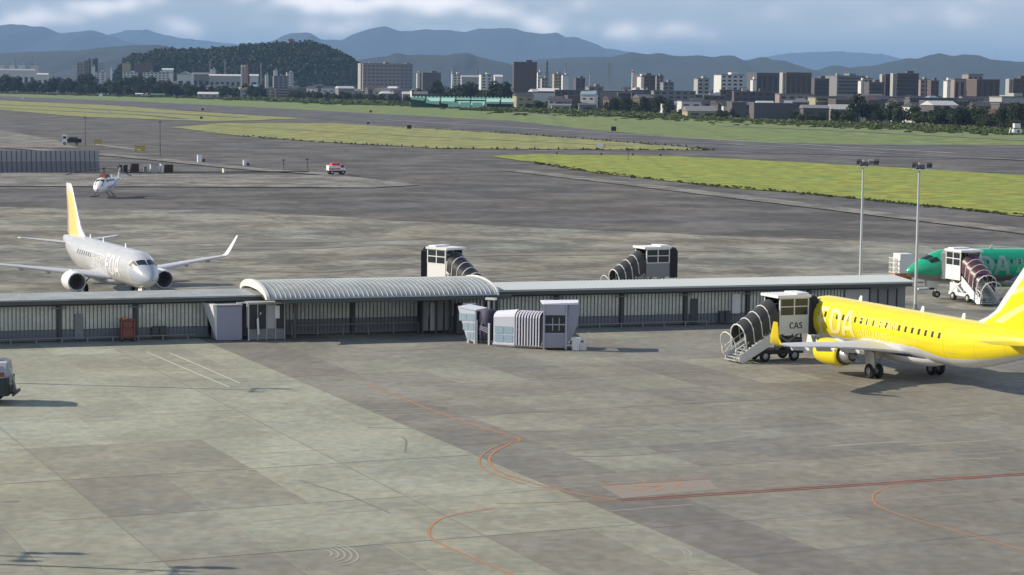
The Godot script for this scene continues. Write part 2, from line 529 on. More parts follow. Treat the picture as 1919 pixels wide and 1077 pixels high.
	# curved scuffs that tugs left, and dark skids
	for c in [[-22.6, 31.0, 2.4, 5], [-8.0, 36.0, 2.2, 2]]:
		for k in int(c[3]):
			var r: float = c[2] * (0.45 + 0.18 * k)
			var pts := []
			for j in 9:
				var a := -1.5 + j * 0.33 + k * 0.1
				pts.append([c[0] + cos(a) * r * 0.6, c[1] + sin(a) * r])
			grid_strip(pts, 0.11, 0.005 + 0.0005 * k, M.scuff, "tyre_scuff")
	for c in [[[-10.0, 8.5], [-8.6, 5.0], [-8.3, 3.4]], [[-9.0, -0.5], [-4.0, 2.5], [1.5, 4.6], [9.0, 7.0]], [[-12.2, -22.9], [-6.9, -20.8]], [[-14.5, -23.5], [-6.4, -23.0]], [[3.0, -27.0], [12.0, -30.5], [21.0, -30.0]], [[-3.7, 12.0], [1.0, 13.4], [6.0, 12.8]], [[-18.0, 14.5], [-17.0, 19.0], [-16.6, 24.0]]]:
		grid_strip(c, 0.13, 0.006, M.skid, "tyre_mark")
	# rubber and oil left by wheels: faint, mostly along the taxi direction
	mat("skid_soft", lin(0.255, 0.242, 0.205), 0.9)
	mat("wear_light", lin(0.335, 0.325, 0.27), 0.9)
	for k in 70:
		var u := rng.randf_range(-34.0, 34.0)
		var w := rng.randf_range(-34.0, 40.0)
		var l := rng.randf_range(2.0, 11.0)
		var bend := rng.randf_range(-0.5, 0.5)
		var slope := rng.randf_range(-0.12, 0.12)
		grid_strip([[u, w], [u + l * 0.35, w + bend * 0.5 + slope * l * 0.35], [u + l * 0.7, w + bend + slope * l * 0.7], [u + l, w + bend * 0.8 + slope * l]], rng.randf_range(0.05, 0.2), 0.0012 + 0.00003 * k, M.skid_soft if k % 3 else M.wear_light, "tyre_mark")
	for k in 46:
		var u := rng.randf_range(-33.0, 33.0)
		var w := rng.randf_range(-36.0, 38.0)
		var ob := MB.new()
		var oq := PackedVector2Array()
		var r := rng.randf_range(0.10, 0.42)
		for j in 9:
			var p := on_grid(u + cos(TAU * j / 9.0) * r * rng.randf_range(0.7, 1.5), w + sin(TAU * j / 9.0) * r * rng.randf_range(0.6, 1.1))
			oq.append(V(p.x, p.z))
		ob.prism(oq, 0.0034 + 0.00002 * k, 0.0034 + 0.00002 * k)
		obj("oil_stain", ob, M.skid if k % 2 else M.skid_soft, apron_node)
	# narrow wavy dark strip under the boarding bridge
	var dark_strip := []
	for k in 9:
		dark_strip.append([4.0 + k * 1.7, -34.6 + sin(k * 1.7) * 0.25])
	grid_strip(dark_strip, 0.5, 0.005, M.skid, "tyre_mark")

# ---------------------------------------------------------------- hills
func ridge(called: String, crest: Array, dist: float, depth: float, mt: Material, sd: int, wide := 1.0) -> MeshInstance3D:
	# crest: [bearing in metres across at dist, height]
	var n := noise(1.0, 5, sd)
	var b := MB.new()
	var rows := []
	var cols := 150
	var x0: float = crest[0][0]
	var x1: float = crest[crest.size() - 1][0]
	for i in 15:
		var t := (i - 7.0) / 7.0
		var row := []
		for k in cols + 1:
			var x := lerpf(x0, x1, float(k) / cols)
			var h := 0.0
			for j in crest.size() - 1:
				if x >= crest[j][0] and x <= crest[j + 1][0]:
					var f: float = (x - crest[j][0]) / (crest[j + 1][0] - crest[j][0])
					f = f * f * (3.0 - 2.0 * f) * 0.5 + f * 0.5
					h = lerpf(crest[j][1], crest[j + 1][1], f)
			var spur := n.get_noise_2d(x / depth * 3.2, t * 0.8)
			var fall := 1.0 - pow(absf(t), 0.85)
			var hh := h * clampf(fall * (1.0 + 0.42 * spur * (1.0 - fall) * 2.0), 0.0, 1.0)
			hh += h * 0.022 * n.get_noise_2d(x / depth * 22.0, t * 9.0) * fall
			row.append(Vector3(x, maxf(hh, 0.0) - 6.0, -dist + t * depth * (-1.0)))
		rows.append(row)
	b.grid(rows, 3)
	return structure(called, b, mt)

func mountains() -> void:
	tri_tex(mat("forest_far", lin(0.026, 0.036, 0.036), 1.0), M.fine, 900.0)
	ridge("mountain", [[-2699.0, 57.0], [-2455.0, 106.0], [-2123.0, 124.0], [-1990.0, 132.0], [-1836.0, 138.0], [-1681.0, 155.0], [-1559.0, 166.0], [-1470.0, 167.0], [-1393.0, 154.0], [-1327.0, 140.0], [-1194.0, 121.0], [-1017.0, 106.0], [-796.0, 73.0], [-574.0, 27.0]], 9000, 1500, M.forest_far, 4)
	ridge("mountain", [[-146.0, 33.0], [1.0, 109.0], [112.0, 137.0], [345.0, 152.0], [444.0, 151.0], [493.0, 164.0], [530.0, 174.0], [604.0, 165.0], [653.0, 173.0], [751.0, 159.0], [837.0, 165.0], [911.0, 156.0], [948.0, 164.0], [997.0, 165.0], [1058.0, 141.0], [1113.0, 154.0], [1145.0, 159.0], [1181.0, 147.0], [1236.0, 143.0], [1304.0, 122.0], [1378.0, 101.0], [1440.0, 121.0], [1481.0, 126.0], [1538.0, 115.0], [1575.0, 122.0], [1624.0, 123.0], [1722.0, 144.0], [1796.0, 162.0], [1845.0, 160.0], [1907.0, 178.0], [1949.0, 188.0], [1998.0, 174.0], [2067.0, 182.0], [2121.0, 178.0], [2190.0, 159.0], [2359.0, 149.0], [2681.0, 170.0], [3050.0, 120.0]], 10000, 1800, M.forest_far, 7)
	ridge("mountain", [[-845.0, 23.0], [-633.0, 106.0], [-570.0, 119.0], [-517.0, 124.0], [-464.0, 140.0], [-411.0, 132.0], [-358.0, 135.0], [-274.0, 133.0], [-232.0, 140.0], [-189.0, 143.0], [-136.0, 127.0], [-62.0, 113.0], [22.0, 88.0], [107.0, 34.0]], 8600, 1100, M.forest_far, 8)
	ridge("mountain", [[-7123.0, 423.0], [-5992.0, 504.0], [-5426.0, 573.0], [-5285.0, 586.0], [-4974.0, 561.0], [-4776.0, 496.0], [-4634.0, 509.0], [-4436.0, 528.0], [-4267.0, 479.0], [-4069.0, 413.0], [-3730.0, 321.0], [-3277.0, 185.0]], 23000, 4600, M.forest_far, 9)
	ridge("mountain", [[-3348.0, 189.0], [-3002.0, 320.0], [-2655.0, 434.0], [-2424.0, 535.0], [-2222.0, 543.0], [-2077.0, 470.0], [-1875.0, 466.0], [-1702.0, 543.0], [-1557.0, 591.0], [-1413.0, 628.0], [-1297.0, 589.0], [-1199.0, 567.0], [-979.0, 592.0], [-719.0, 584.0], [-546.0, 569.0], [-402.0, 605.0], [-170.0, 619.0], [3.0, 610.0], [147.0, 571.0], [292.0, 561.0], [436.0, 574.0], [552.0, 529.0], [650.0, 531.0], [754.0, 503.0], [870.0, 458.0], [985.0, 407.0], [1101.0, 403.0], [1216.0, 381.0], [1390.0, 360.0], [1736.0, 278.0]], 23500, 4600, M.forest_far, 12)
	ridge("mountain", [[-6170.0, 451.0], [-5713.0, 662.0], [-5484.0, 710.0], [-5240.0, 728.0], [-4989.0, 655.0], [-4722.0, 605.0], [-4112.0, 551.0], [-3502.0, 467.0], [-2740.0, 339.0]], 31000, 4200, M.forest_far, 15)
	ridge("mountain", [[3072.0, 300.0], [3623.0, 456.0], [4095.0, 517.0], [4725.0, 548.0], [5354.0, 516.0], [5984.0, 390.0]], 32000, 4200, M.forest_far, 18)
	var b := MB.new()
	b.tube([Vector3(2193, 150, -10000), Vector3(2193, 196, -10000)], 3.0, 5, 1.4)
	tag(obj("radio_mast", b, M.light_grey), "thin radio mast on the mountain crest at the far right", "mast")

func clump(radius: float, count: int, sd: int, flat := 0.8, leaf := 0.42) -> MB:
	# a crown: many small leaf clumps spread through an uneven volume
	var r := RandomNumberGenerator.new()
	r.seed = sd
	var n := noise(1.3 / radius, 3, sd)
	var b := MB.new()
	for i in count:
		var d := Vector3(r.randf_range(-1, 1), r.randf_range(-0.75, 1), r.randf_range(-1, 1)).normalized()
		var rad := radius * (0.55 + 0.45 * sqrt(r.randf())) * (1.0 + 0.75 * n.get_noise_3dv(d * radius))
		var p := Vector3(d.x * rad, d.y * rad * flat, d.z * rad)
		var s := radius * leaf * r.randf_range(0.6, 1.25)
		var u := Vector3(r.randf_range(-1, 1), r.randf_range(-1, 1), r.randf_range(-1, 1)).normalized()
		var w := u.cross(d + u * 0.2).normalized()
		var o := u.cross(w)
		b.tri(p + u * s * 0.6, p - u * s * 0.4 + w * s * 0.5, p - u * s * 0.3 - w * s * 0.5)
		b.tri(p + o * s * 0.55, p - o * s * 0.4 + w * s * 0.45 + u * s * 0.2, p - o * s * 0.4 - w * s * 0.45)
		b.tri(p + w * s * 0.55, p - w * s * 0.4 + u * s * 0.45, p - w * s * 0.4 - u * s * 0.45 + o * s * 0.3)
	return b

func multi(called: String, m: Mesh, mt: Material, xf: Array, label: String, category: String) -> void:
	var mm := MultiMesh.new()
	mm.transform_format = MultiMesh.TRANSFORM_3D
	mm.mesh = m
	mm.instance_count = xf.size()
	for i in xf.size():
		mm.set_instance_transform(i, xf[i])
	var o := MultiMeshInstance3D.new()
	o.name = numbered(called)
	o.multimesh = mm
	o.material_override = mt
	add_child(o, true)
	o.set_meta("kind", "stuff")
	tag(o, label, category)

func hill_height(x: float, z: float) -> float:
	# the wooded hill: a long left shoulder and a steep right flank
	var crest := [[-732.0, 18.0], [-719.0, 38.0], [-693.0, 49.0], [-667.0, 53.0], [-648.0, 59.0], [-609.0, 61.0], [-582.0, 63.0], [-559.0, 61.0], [-525.0, 64.0], [-487.0, 70.0], [-472.0, 70.0], [-442.0, 73.0], [-422.0, 76.0], [-408.0, 75.0], [-373.0, 76.0], [-349.0, 69.0], [-324.0, 60.0], [-299.0, 48.0], [-288.0, 39.0], [-283.0, 14.0]]
	var h := 0.0
	for j in crest.size() - 1:
		if x >= crest[j][0] and x <= crest[j + 1][0]:
			h = lerpf(crest[j][1], crest[j + 1][1], (x - crest[j][0]) / (crest[j + 1][0] - crest[j][0]))
	var t := clampf(absf(z + 4000.0) / 210.0, 0.0, 1.0)
	return h * (1.0 - t * t)

func castle_hill() -> void:
	tri_tex(mat("hill_soil", lin(0.04, 0.05, 0.03), 1.0), M.fine, 60.0)
	tri_tex(mat("hill_leaf", lin(0.062, 0.082, 0.04), 1.0), M.fine, 70.0)
	var b := MB.new()
	var rows := []
	for i in 31:
		var row := []
		for k in 61:
			var x := -710.0 + 7.5 * k
			var z := -3780.0 - 14.7 * i
			row.append(Vector3(x, hill_height(x, z) - 2.0, z))
		rows.append(row)
	b.grid(rows, 1)
	structure("hill", b, M.hill_soil)
	var xf := []
	for i in 5200:
		var x := rng.randf_range(-700, -270)
		var z := rng.randf_range(-4160, -3795)
		var h := hill_height(x, z)
		if h > 1.0 and not (absf(x + 410) < 12 and absf(z + 4000) < 14):
			var s := rng.randf_range(0.6, 1.75)
			xf.append(Transform3D(Basis(Vector3.UP, rng.randf() * TAU).scaled(Vector3(s, s * rng.randf_range(0.9, 1.4), s)), Vector3(x, h + 2.0, z)))
	multi("hill_wood", clump(6.5, 60, 5, 0.85, 0.7).mesh(), M.hill_leaf, xf, "dark broadleaf wood covering the hill under the castle keep", "wood")
	# the keep on the summit
	var k := thing("castle_keep", "small castle keep with stacked hipped roofs on the hilltop", "castle", Vector3(-410, 76, -4000), 0.3)
	mat("keep_wall", lin(0.30, 0.29, 0.27), 0.8)
	var y := -4.0
	for s in [[19.0, 15.0, 9.0], [14.0, 11.0, 6.5], [9.5, 8.0, 6.0]]:
		var w := MB.new()
		w.box(Vector3(0, y + s[2] / 2, 0), Vector3(s[0], s[2], s[1]))
		obj("wall", w, M.keep_wall, k)
		y += s[2]
		var r := MB.new()
		var e := 2.2
		var x: float = s[0] / 2 + e
		var z: float = s[1] / 2 + e
		r.hexa([Vector3(-x, y - 0.6, -z), Vector3(x, y - 0.6, -z), Vector3(x, y - 0.6, z), Vector3(-x, y - 0.6, z), Vector3(-x * 0.45, y + 2.6, -z * 0.3), Vector3(x * 0.45, y + 2.6, -z * 0.3), Vector3(x * 0.45, y + 2.6, z * 0.3), Vector3(-x * 0.45, y + 2.6, z * 0.3)])
		obj("roof", r, M.dark_grey, k)
		y += 0.4

# ---------------------------------------------------------------- the town
var unit_box: BoxMesh
var unit_gable: ArrayMesh
var unit_hip: ArrayMesh

func scaled_box(called: String, parent: Node, c: Vector3, s: Vector3, mt: Material) -> MeshInstance3D:
	return put(called, unit_box, mt, parent, Transform3D(Basis.from_scale(s), c))

func block(label: String, x: float, z: float, w: float, d: float, h: float, turn: float, wall: String, style: int, opts := "") -> Node3D:
	# style 1: floor bands, 2: upright strips, 3: window grid, 0: plain
	var o := thing("apartment_block" if style in [1, 3] and h > 16.0 else "office_block" if h > 16.0 else "low_building", label, "building", Vector3(x, -0.5, z), turn)
	scaled_box("wall", o, Vector3(0, h / 2, 0), Vector3(w, h, d), M[wall])
	scaled_box("roof", o, Vector3(0, h + 0.3, 0), Vector3(w + 0.5, 0.6, d + 0.5), M["town_roof"] if not "light" in opts else M["town_white"])
	var floors := maxi(1, int(h / 3.2))
	var f := d / 2
	if style == 1:
		for k in floors:
			scaled_box("balcony", o, Vector3(0, 1.9 + k * 3.2, f + 0.45), Vector3(w * 0.94, 1.15, 0.9), M[wall])
			scaled_box("window", o, Vector3(0, 3.1 + k * 3.2 - 0.1, f + 0.03), Vector3(w * 0.92, 1.3, 0.08), M["town_glass"])
	elif style == 2:
		var n := maxi(3, int(w / 4.0))
		for k in n:
			scaled_box("window", o, Vector3(-w / 2 + w * (k + 0.5) / n, h * 0.5, f + 0.04), Vector3(w / n * 0.5, h * 0.88, 0.1), M["town_glass"])
	elif style == 3:
		var n := clampi(int(w / 5.0), 2, 9)
		for k in mini(floors, 9):
			for j in n:
				scaled_box("window", o, Vector3(-w / 2 + w * (j + 0.5) / n, 1.9 + k * h / mini(floors, 9), f + 0.04), Vector3(w / n * 0.55, 1.5, 0.1), M["town_glass"])
	if "side" in opts:
		for k in floors:
			scaled_box("window", o, Vector3(-w / 2 - 0.04, 1.9 + k * 3.2, 0), Vector3(0.1, 1.2, d * 0.5), M["town_glass"])
	if h > 16.0 and style != 2:
		scaled_box("lift_house", o, Vector3(w * 0.18, h + 1.5, 0), Vector3(minf(6.0, w * 0.3), 2.0, d * 0.45), M[wall])
		if w > 24: scaled_box("water_tank", o, Vector3(-w * 0.25, h + 1.6, 0), Vector3(3.4, 2.2, 3.0), M["town_pale"])
	if "edge" in opts:
		scaled_box("stair_tower", o, Vector3(-w / 2 - 1.1, h * 0.505, 0), Vector3(2.2, h * 1.01, d * 0.6), M["town_pale"])  # pale box added to stand for the sunlit left end
	return o

func shed(label: String, x: float, z: float, w: float, d: float, h: float, turn: float, wall: String, roof: String, opts := "") -> Node3D:
	var o := thing("gabled_shed" if w < 40 else "warehouse", label, "building", Vector3(x, -0.5, z), turn)
	scaled_box("wall", o, Vector3(0, h / 2, 0), Vector3(w, h, d), M[wall])
	put("roof", unit_gable, M[roof], o, Transform3D(Basis.from_scale(Vector3(w + 1.2, maxf(1.0, d * 0.16), d + 1.2)) if not "front" in opts else Basis(Vector3.UP, PI / 2) * Basis.from_scale(Vector3(d + 1.2, w * 0.2, w + 1.2)), Vector3(0, h, 0)))
	var n := clampi(int(w / 7.0), 1, 9)
	for j in n:
		scaled_box("window", o, Vector3(-w / 2 + w * (j + 0.5) / n, h * 0.55, d / 2 + 0.04), Vector3(w / n * 0.55, h * 0.26, 0.1), M["town_glass"])
	return o

func house(label: String, x: float, z: float, w: float, d: float, h: float, turn: float, wall: String, roof: String) -> void:
	var o := thing("house", label, "house", Vector3(x, -0.5, z), turn, "houses of the town beyond the runway")
	scaled_box("wall", o, Vector3(0, h / 2, 0), Vector3(w, h, d), M[wall])
	put("roof", unit_hip if int(x * 7.0) % 3 == 0 else unit_gable, M[roof], o, Transform3D(Basis.from_scale(Vector3(w + 1.0, 2.6, d + 1.0)), Vector3(0, h, 0)))
	for s in [-0.24, 0.24]:
		scaled_box("window", o, Vector3(w * s, h * 0.3, d / 2 + 0.04), Vector3(w * 0.22, 1.3, 0.1), M["town_glass"])
		scaled_box("window", o, Vector3(w * s, h * 0.74, d / 2 + 0.04), Vector3(w * 0.22, 1.2, 0.1), M["town_glass"])

func pylon(label: String, x: float, z: float, h: float, thick: float, mt: String, lattice := true) -> void:
	var o := thing("lattice_mast" if lattice else "chimney", label, "mast" if lattice else "chimney", Vector3(x, -0.5, z), 0.3)
	var b := MB.new()
	if lattice:
		for s in [[-1, -1], [1, -1], [1, 1], [-1, 1]]:
			b.bar(Vector3(s[0] * thick, 0, s[1] * thick), Vector3(s[0] * 0.4, h, s[1] * 0.4), 0.5, 0.5)
		obj("leg", b, M[mt], o)
		var c := MB.new()
		for k in 6:
			var y0 := h * k / 6.0
			var r0 := lerpf(thick, 0.4, k / 6.0)
			c.bar(Vector3(-r0, y0, r0), Vector3(r0 * 0.85, y0 + h / 6.0, r0), 0.35, 0.35)
			c.bar(Vector3(-r0, y0, r0), Vector3(r0, y0, r0), 0.35, 0.35)
		for k in 3:
			c.bar(Vector3(-thick * 1.6, h * (0.7 + k * 0.11), 0), Vector3(thick * 1.6, h * (0.7 + k * 0.11), 0), 0.4, 0.4)
		obj("brace", c, M[mt], o)
	else:
		b.tube([Vector3.ZERO, Vector3(0, h, 0)], thick, 10, thick * 0.7)
		obj("stack", b, M[mt], o)
		var c := MB.new()
		c.tube([Vector3(0, h * 0.93, 0), Vector3(0, h * 0.97, 0)], thick * 0.85, 10)
		obj("band", c, M.red_rust, o)

func town() -> void:
	unit_box = BoxMesh.new()
	var g := MB.new()
	var a := [Vector3(-0.5, 0, 0.5), Vector3(0.5, 0, 0.5), Vector3(0.5, 1, 0), Vector3(-0.5, 1, 0), Vector3(-0.5, 0, -0.5), Vector3(0.5, 0, -0.5)]
	g.quad(a[0], a[3], a[2], a[1]); g.quad(a[4], a[5], a[2], a[3]); g.tri(a[0], a[4], a[3]); g.tri(a[1], a[2], a[5]); g.quad(a[0], a[1], a[5], a[4])
	unit_gable = g.mesh()
	g = MB.new()
	g.hexa([Vector3(-0.5, 0, -0.5), Vector3(0.5, 0, -0.5), Vector3(0.5, 0, 0.5), Vector3(-0.5, 0, 0.5), Vector3(-0.22, 1, -0.02), Vector3(0.22, 1, -0.02), Vector3(0.22, 1, 0.02), Vector3(-0.22, 1, 0.02)])
	unit_hip = g.mesh()
	for c in [["town_white", 0.58, 0.58, 0.57], ["town_pale", 0.36, 0.36, 0.35], ["town_pink", 0.27, 0.22, 0.21], ["town_grey", 0.20, 0.20, 0.21], ["town_dark", 0.10, 0.095, 0.105], ["town_brown", 0.11, 0.085, 0.08], ["town_tan", 0.34, 0.31, 0.21], ["town_roof", 0.14, 0.14, 0.15], ["town_tile", 0.06, 0.06, 0.066], ["town_rust", 0.14, 0.08, 0.06], ["town_blue", 0.22, 0.30, 0.38], ["town_green", 0.16, 0.22, 0.17]]:
		mat(c[0], lin(c[1], c[2], c[3]), 0.75)
	mat("town_glass", lin(0.035, 0.04, 0.045), 0.3)
	shed("long white warehouse at the left edge of the town", -784.8, -3388.3, 79.1, 14.0, 31.8, 0.12, "town_white", "town_pale", "")
	block("small white roof block, leftmost behind the long white warehouse", -1000.0, -4256.7, 7.0, 9.5, 45.1, 0.16, "town_white", 0, "")
	block("white roof block behind the warehouse, next after the leftmost", -974.0, -4227.5, 9.5, 12.9, 45.2, 0.16, "town_white", 0, "")
	block("wide white roof block behind the middle of the warehouse", -948.8, -4199.1, 12.9, 17.5, 45.2, 0.16, "town_white", 0, "")
	block("widest white roof block, behind the right end of the warehouse", -915.7, -4161.2, 14.4, 19.7, 45.3, 0.16, "town_white", 0, "")
	shed("white roofed shed right of the long white warehouse", -703.7, -3254.2, 16.0, 14.0, 25.5, 0.12, "town_white", "town_white", "")
	block("pinkish low apartment block left of the dark apartment cluster", -801.4, -4026.3, 11.5, 15.7, 49.0, 0.16, "town_pink", 3, "")
	block("pinkish stepped block touching the dark apartment cluster", -776.6, -3955.5, 8.1, 11.0, 51.5, 0.16, "town_pink", 1, "")
	block("slim pale pink tower on the left of the dark apartment cluster", -778.7, -3998.7, 5.7, 8.0, 56.9, 0.16, "town_pink", 2, "")
	block("dark red brown tower in the middle of the left apartment cluster", -765.2, -3982.1, 9.8, 13.3, 55.9, 0.16, "town_brown", 1, "")
	block("white grey apartment block right of the dark red tower", -725.5, -3831.8, 8.6, 11.7, 47.1, 0.16, "town_pale", 3, "")
	block("white stair block at the left end of the white factory", -657.3, -3403.4, 5.6, 8.0, 39.0, 0.16, "town_white", 0, "")
	block("white factory with rows of windows below the dark apartment cluster", -632.5, -3332.4, 14.3, 19.4, 30.6, 0.16, "town_white", 3, "")
	pylon("white banded chimney between the white factory and the beige tower", -630.1, -3410.1, 40.2, 1.2, "town_white", false)
	block("tall windowless beige tower in front of the wooded hill", -599.8, -3371.8, 12.4, 16.9, 44.4, 0.16, "town_tan", 0, "")
	block("low white annex at the foot of the beige tower", -574.1, -3258.8, 21.3, 29.0, 30.1, 0.16, "town_white", 3, "")
	block("wide brown green hall against the foot of the hill", -652.9, -3840.1, 32.9, 44.8, 48.1, 0.16, "town_rust", 0, "")
	block("long low white school building with window rows", -517.5, -3165.2, 37.8, 82.8, 30.3, 0.1, "town_white", 3, "")
	shed("white gymnasium roof above the long school building", -527.2, -3316.8, 16.3, 14.0, 35.2, 0.12, "town_white", "town_white", "")
	shed("white shed with its gable end to the runway", -456.0, -3023.1, 20.8, 26.0, 27.6, 0.05, "town_white", "town_pale", "front")
	shed("grey long roofed hall right of the white gable shed", -439.7, -3059.3, 24.1, 14.0, 28.4, 0.12, "town_grey", "town_grey", "")
	block("small white house-like block under the left lattice mast", -435.4, -3150.9, 7.1, 9.6, 35.8, 0.16, "town_white", 0, "")
	shed("very long low white roof left of the orange topped tower", -398.0, -3000.2, 42.8, 14.0, 26.4, 0.12, "town_pale", "town_white", "")
	block("slim white tower with an orange edge before the hill", -382.0, -3073.7, 6.3, 8.5, 42.0, 0.16, "town_white", 2, "")
	block("orange brown wing against the slim white tower", -379.4, -3089.0, 3.8, 8.0, 41.4, 0.16, "orange_paint", 0, "")
	shed("low white roof right of the slim white tower", -349.7, -2929.1, 11.5, 14.0, 26.7, 0.12, "town_white", "town_white", "")
	pylon("lattice mast on the left before the hill", -457.7, -3279.9, 50.9, 2.0, "mid_grey", true)
	pylon("lattice mast right of the other one before the hill", -429.8, -3240.2, 50.8, 2.0, "mid_grey", true)
	pylon("thin lattice mast by the white sign tower", -365.0, -3141.8, 46.6, 1.6, "mid_grey", true)
	pylon("far thin lattice mast above the white warehouse, left one", -1029.2, -4498.4, 61.8, 2.0, "mid_grey", true)
	pylon("far thin lattice mast above the white warehouse, right one", -981.9, -4444.5, 65.0, 2.0, "mid_grey", true)
	shed("white roofed shed by the airfield fence on the left", -341.6, -2433.3, 22.1, 14.0, 5.0, 0.0, "town_pale", "town_white", "")
	shed("dull green container shed by the airfield fence", -414.0, -2532.2, 15.6, 6.0, 3.0, 0.0, "town_green", "town_green", "")
	shed("small white shed by the airfield fence, left of the green container", -441.7, -2568.5, 8.8, 6.0, 3.2, 0.0, "town_white", "town_white", "")
	block("white sign tower left of the grey block", -315.2, -2775.2, 4.0, 8.0, 28.0, 0.16, "town_white", 0, "")
	block("grey block with blank wall right of the white sign tower", -305.5, -2846.4, 18.6, 25.3, 26.3, 0.16, "town_grey", 3, "")
	block("white stepped block above the blank grey block", -351.1, -3205.5, 5.2, 8.0, 35.6, 0.16, "town_white", 0, "")
	block("white low block above the right end of the blank grey block", -324.9, -3153.8, 9.7, 13.1, 32.5, 0.16, "town_white", 3, "")
	block("large pale slab apartment block with a white end wall, right of the hill", -194.0, -3131.3, 54.8, 28.8, 46.3, 0.3, "town_pink", 3, "edge side")
	block("grey apartment wing behind the right end of the large slab block", -166.2, -3321.0, 19.1, 20.7, 47.4, 0.2, "town_grey", 3, "")
	block("dark flat roofed hall right of the large slab block", -102.5, -2654.0, 22.4, 24.2, 32.0, 0.2, "town_dark", 0, "")
	block("slim white stair block at the left end of the dark hall", -117.2, -2654.7, 3.3, 8.0, 31.8, 0.16, "town_white", 0, "")
	block("white building with a thin chimney, left of the brown tower", -73.4, -2753.2, 11.2, 15.3, 31.5, 0.16, "town_white", 3, "")
	pylon("thin white chimney on the white building", -78.2, -2731.2, 38.7, 0.8, "town_white", false)
	shed("long pale roof between the thin chimney and the brown tower", -55.2, -2705.7, 22.0, 14.0, 27.9, 0.12, "town_pale", "town_pale", "")
	block("white angular building left of the brown tower", -34.0, -2563.2, 13.1, 17.8, 30.5, 0.16, "town_white", 3, "")
	shed("small white roof next to the angular building", -19.6, -2607.8, 9.0, 14.0, 28.6, 0.12, "town_white", "town_white", "")
	pylon("thin mast left of the brown tower", -48.9, -2859.2, 41.3, 1.0, "mid_grey", true)
	block("tall dark brown tower standing alone at the centre of the town", 10.2, -2188.3, 23.1, 14.0, 41.7, 0.1, "town_brown", 0, "side")
	block("white block touching the brown tower on its right", 27.2, -2405.3, 4.4, 8.0, 33.0, 0.16, "town_white", 3, "")
	block("pale low block with flat roof right of the brown tower", 30.4, -2227.9, 6.4, 8.7, 26.1, 0.16, "town_pale", 3, "")
	block("pale hall with white roof tanks, behind the dish", 47.8, -2442.9, 9.0, 12.2, 31.6, 0.16, "town_tan", 3, "")
	block("white rounded tank block beside the pale hall", 56.0, -2423.2, 6.4, 8.8, 30.4, 0.16, "town_white", 0, "")
	pylon("dark lattice mast right of the brown tower", 41.6, -2797.8, 50.2, 2.2, "dark_grey", true)
	pylon("white and blue lattice mast above the round tank block", 63.8, -2745.5, 48.6, 2.0, "town_blue", true)
	block("dark low block right of the round tank block", 63.9, -2147.9, 9.2, 12.5, 26.3, 0.16, "town_dark", 3, "")
	block("grey flat block below the dark low block", 67.7, -1847.6, 12.5, 16.9, 18.4, 0.16, "town_grey", 3, "")
	pylon("pale pole left of the clock-like white front", 76.1, -2202.8, 33.1, 0.7, "town_pale", false)
	pylon("tall dark lattice mast before the mountains, right of centre", 119.8, -2775.2, 48.9, 2.4, "mid_grey", true)
	block("dark brown block behind the white pointed front", 123.7, -2074.4, 16.1, 21.9, 29.4, 0.16, "town_brown", 3, "")
	pylon("white chimney left of the dark brown block", 113.9, -2101.5, 35.1, 1.3, "town_white", false)
	block("bright white pointed front before the dark brown block", 111.8, -1934.4, 3.0, 8.0, 27.9, 0.4, "town_white", 0, "")
	shed("bright white low wing at the foot of the pointed front", 108.2, -1909.8, 7.5, 10.0, 16.3, 0.4, "town_white", "town_white", "")
	block("grey apartment block right of the dark brown block", 140.7, -2123.5, 6.9, 9.4, 29.3, 0.16, "town_grey", 3, "")
	block("grey flats with small windows under the grey apartment block", 132.3, -1891.4, 9.3, 12.6, 22.9, 0.16, "town_grey", 3, "")
	block("pale apartment block left of the gridded white block", 163.8, -1908.7, 10.5, 14.3, 26.5, 0.16, "town_pale", 3, "")
	block("white apartment block with a strong window grid", 190.0, -1934.3, 20.7, 22.4, 30.2, 0.2, "town_white", 3, "")
	block("dark broad apartment block right of the gridded white block", 215.4, -1873.6, 23.8, 28.7, 31.7, 0.18, "town_dark", 2, "")
	block("slim white stair tower before the dark broad block", 192.4, -1758.4, 2.5, 8.0, 25.7, 0.16, "town_white", 0, "")
	block("striped brown tower block with a bright left edge", 229.7, -1779.1, 21.9, 11.7, 31.8, 0.25, "town_brown", 2, "edge")
	block("dark grey lower block between the striped tower and the wide dark slab", 264.3, -1894.1, 13.2, 17.9, 27.7, 0.16, "town_dark", 1, "")
	block("wide dark slab block with floor bands", 293.6, -1939.8, 25.3, 36.8, 30.5, 0.15, "town_grey", 1, "")
	block("white narrow block at the right end of the wide dark slab", 275.9, -1734.2, 3.2, 8.0, 25.8, 0.16, "town_white", 0, "")
	block("white roofed pavilion block behind the dark flats", 310.0, -1923.4, 8.6, 11.8, 28.3, 0.16, "town_pale", 3, "")
	block("dark flats with pale top floor left of the brown twin", 283.9, -1726.1, 12.3, 16.8, 24.6, 0.16, "town_dark", 1, "")
	block("slim brown tower with a pale edge, left of the banded grey tower", 304.2, -1780.1, 6.7, 10.4, 31.4, 0.16, "town_brown", 2, "edge")
	block("grey tower with strong floor bands and a white left edge", 313.1, -1748.0, 19.0, 9.5, 32.0, 0.22, "town_dark", 1, "edge")
	block("small pinkish block right of the banded grey tower", 343.6, -1835.1, 7.5, 10.2, 27.6, 0.16, "town_pink", 3, "")
	block("brown low block with arches right of the pinkish block", 324.8, -1692.4, 6.2, 8.5, 26.3, 0.16, "town_brown", 3, "")
	block("narrow white block between two brown blocks on the right", 318.3, -1605.1, 2.6, 8.0, 26.2, 0.16, "town_white", 0, "")
	block("brown apartment block left of the twin brown blocks", 334.3, -1641.0, 12.8, 13.9, 27.6, 0.2, "town_pink", 2, "")
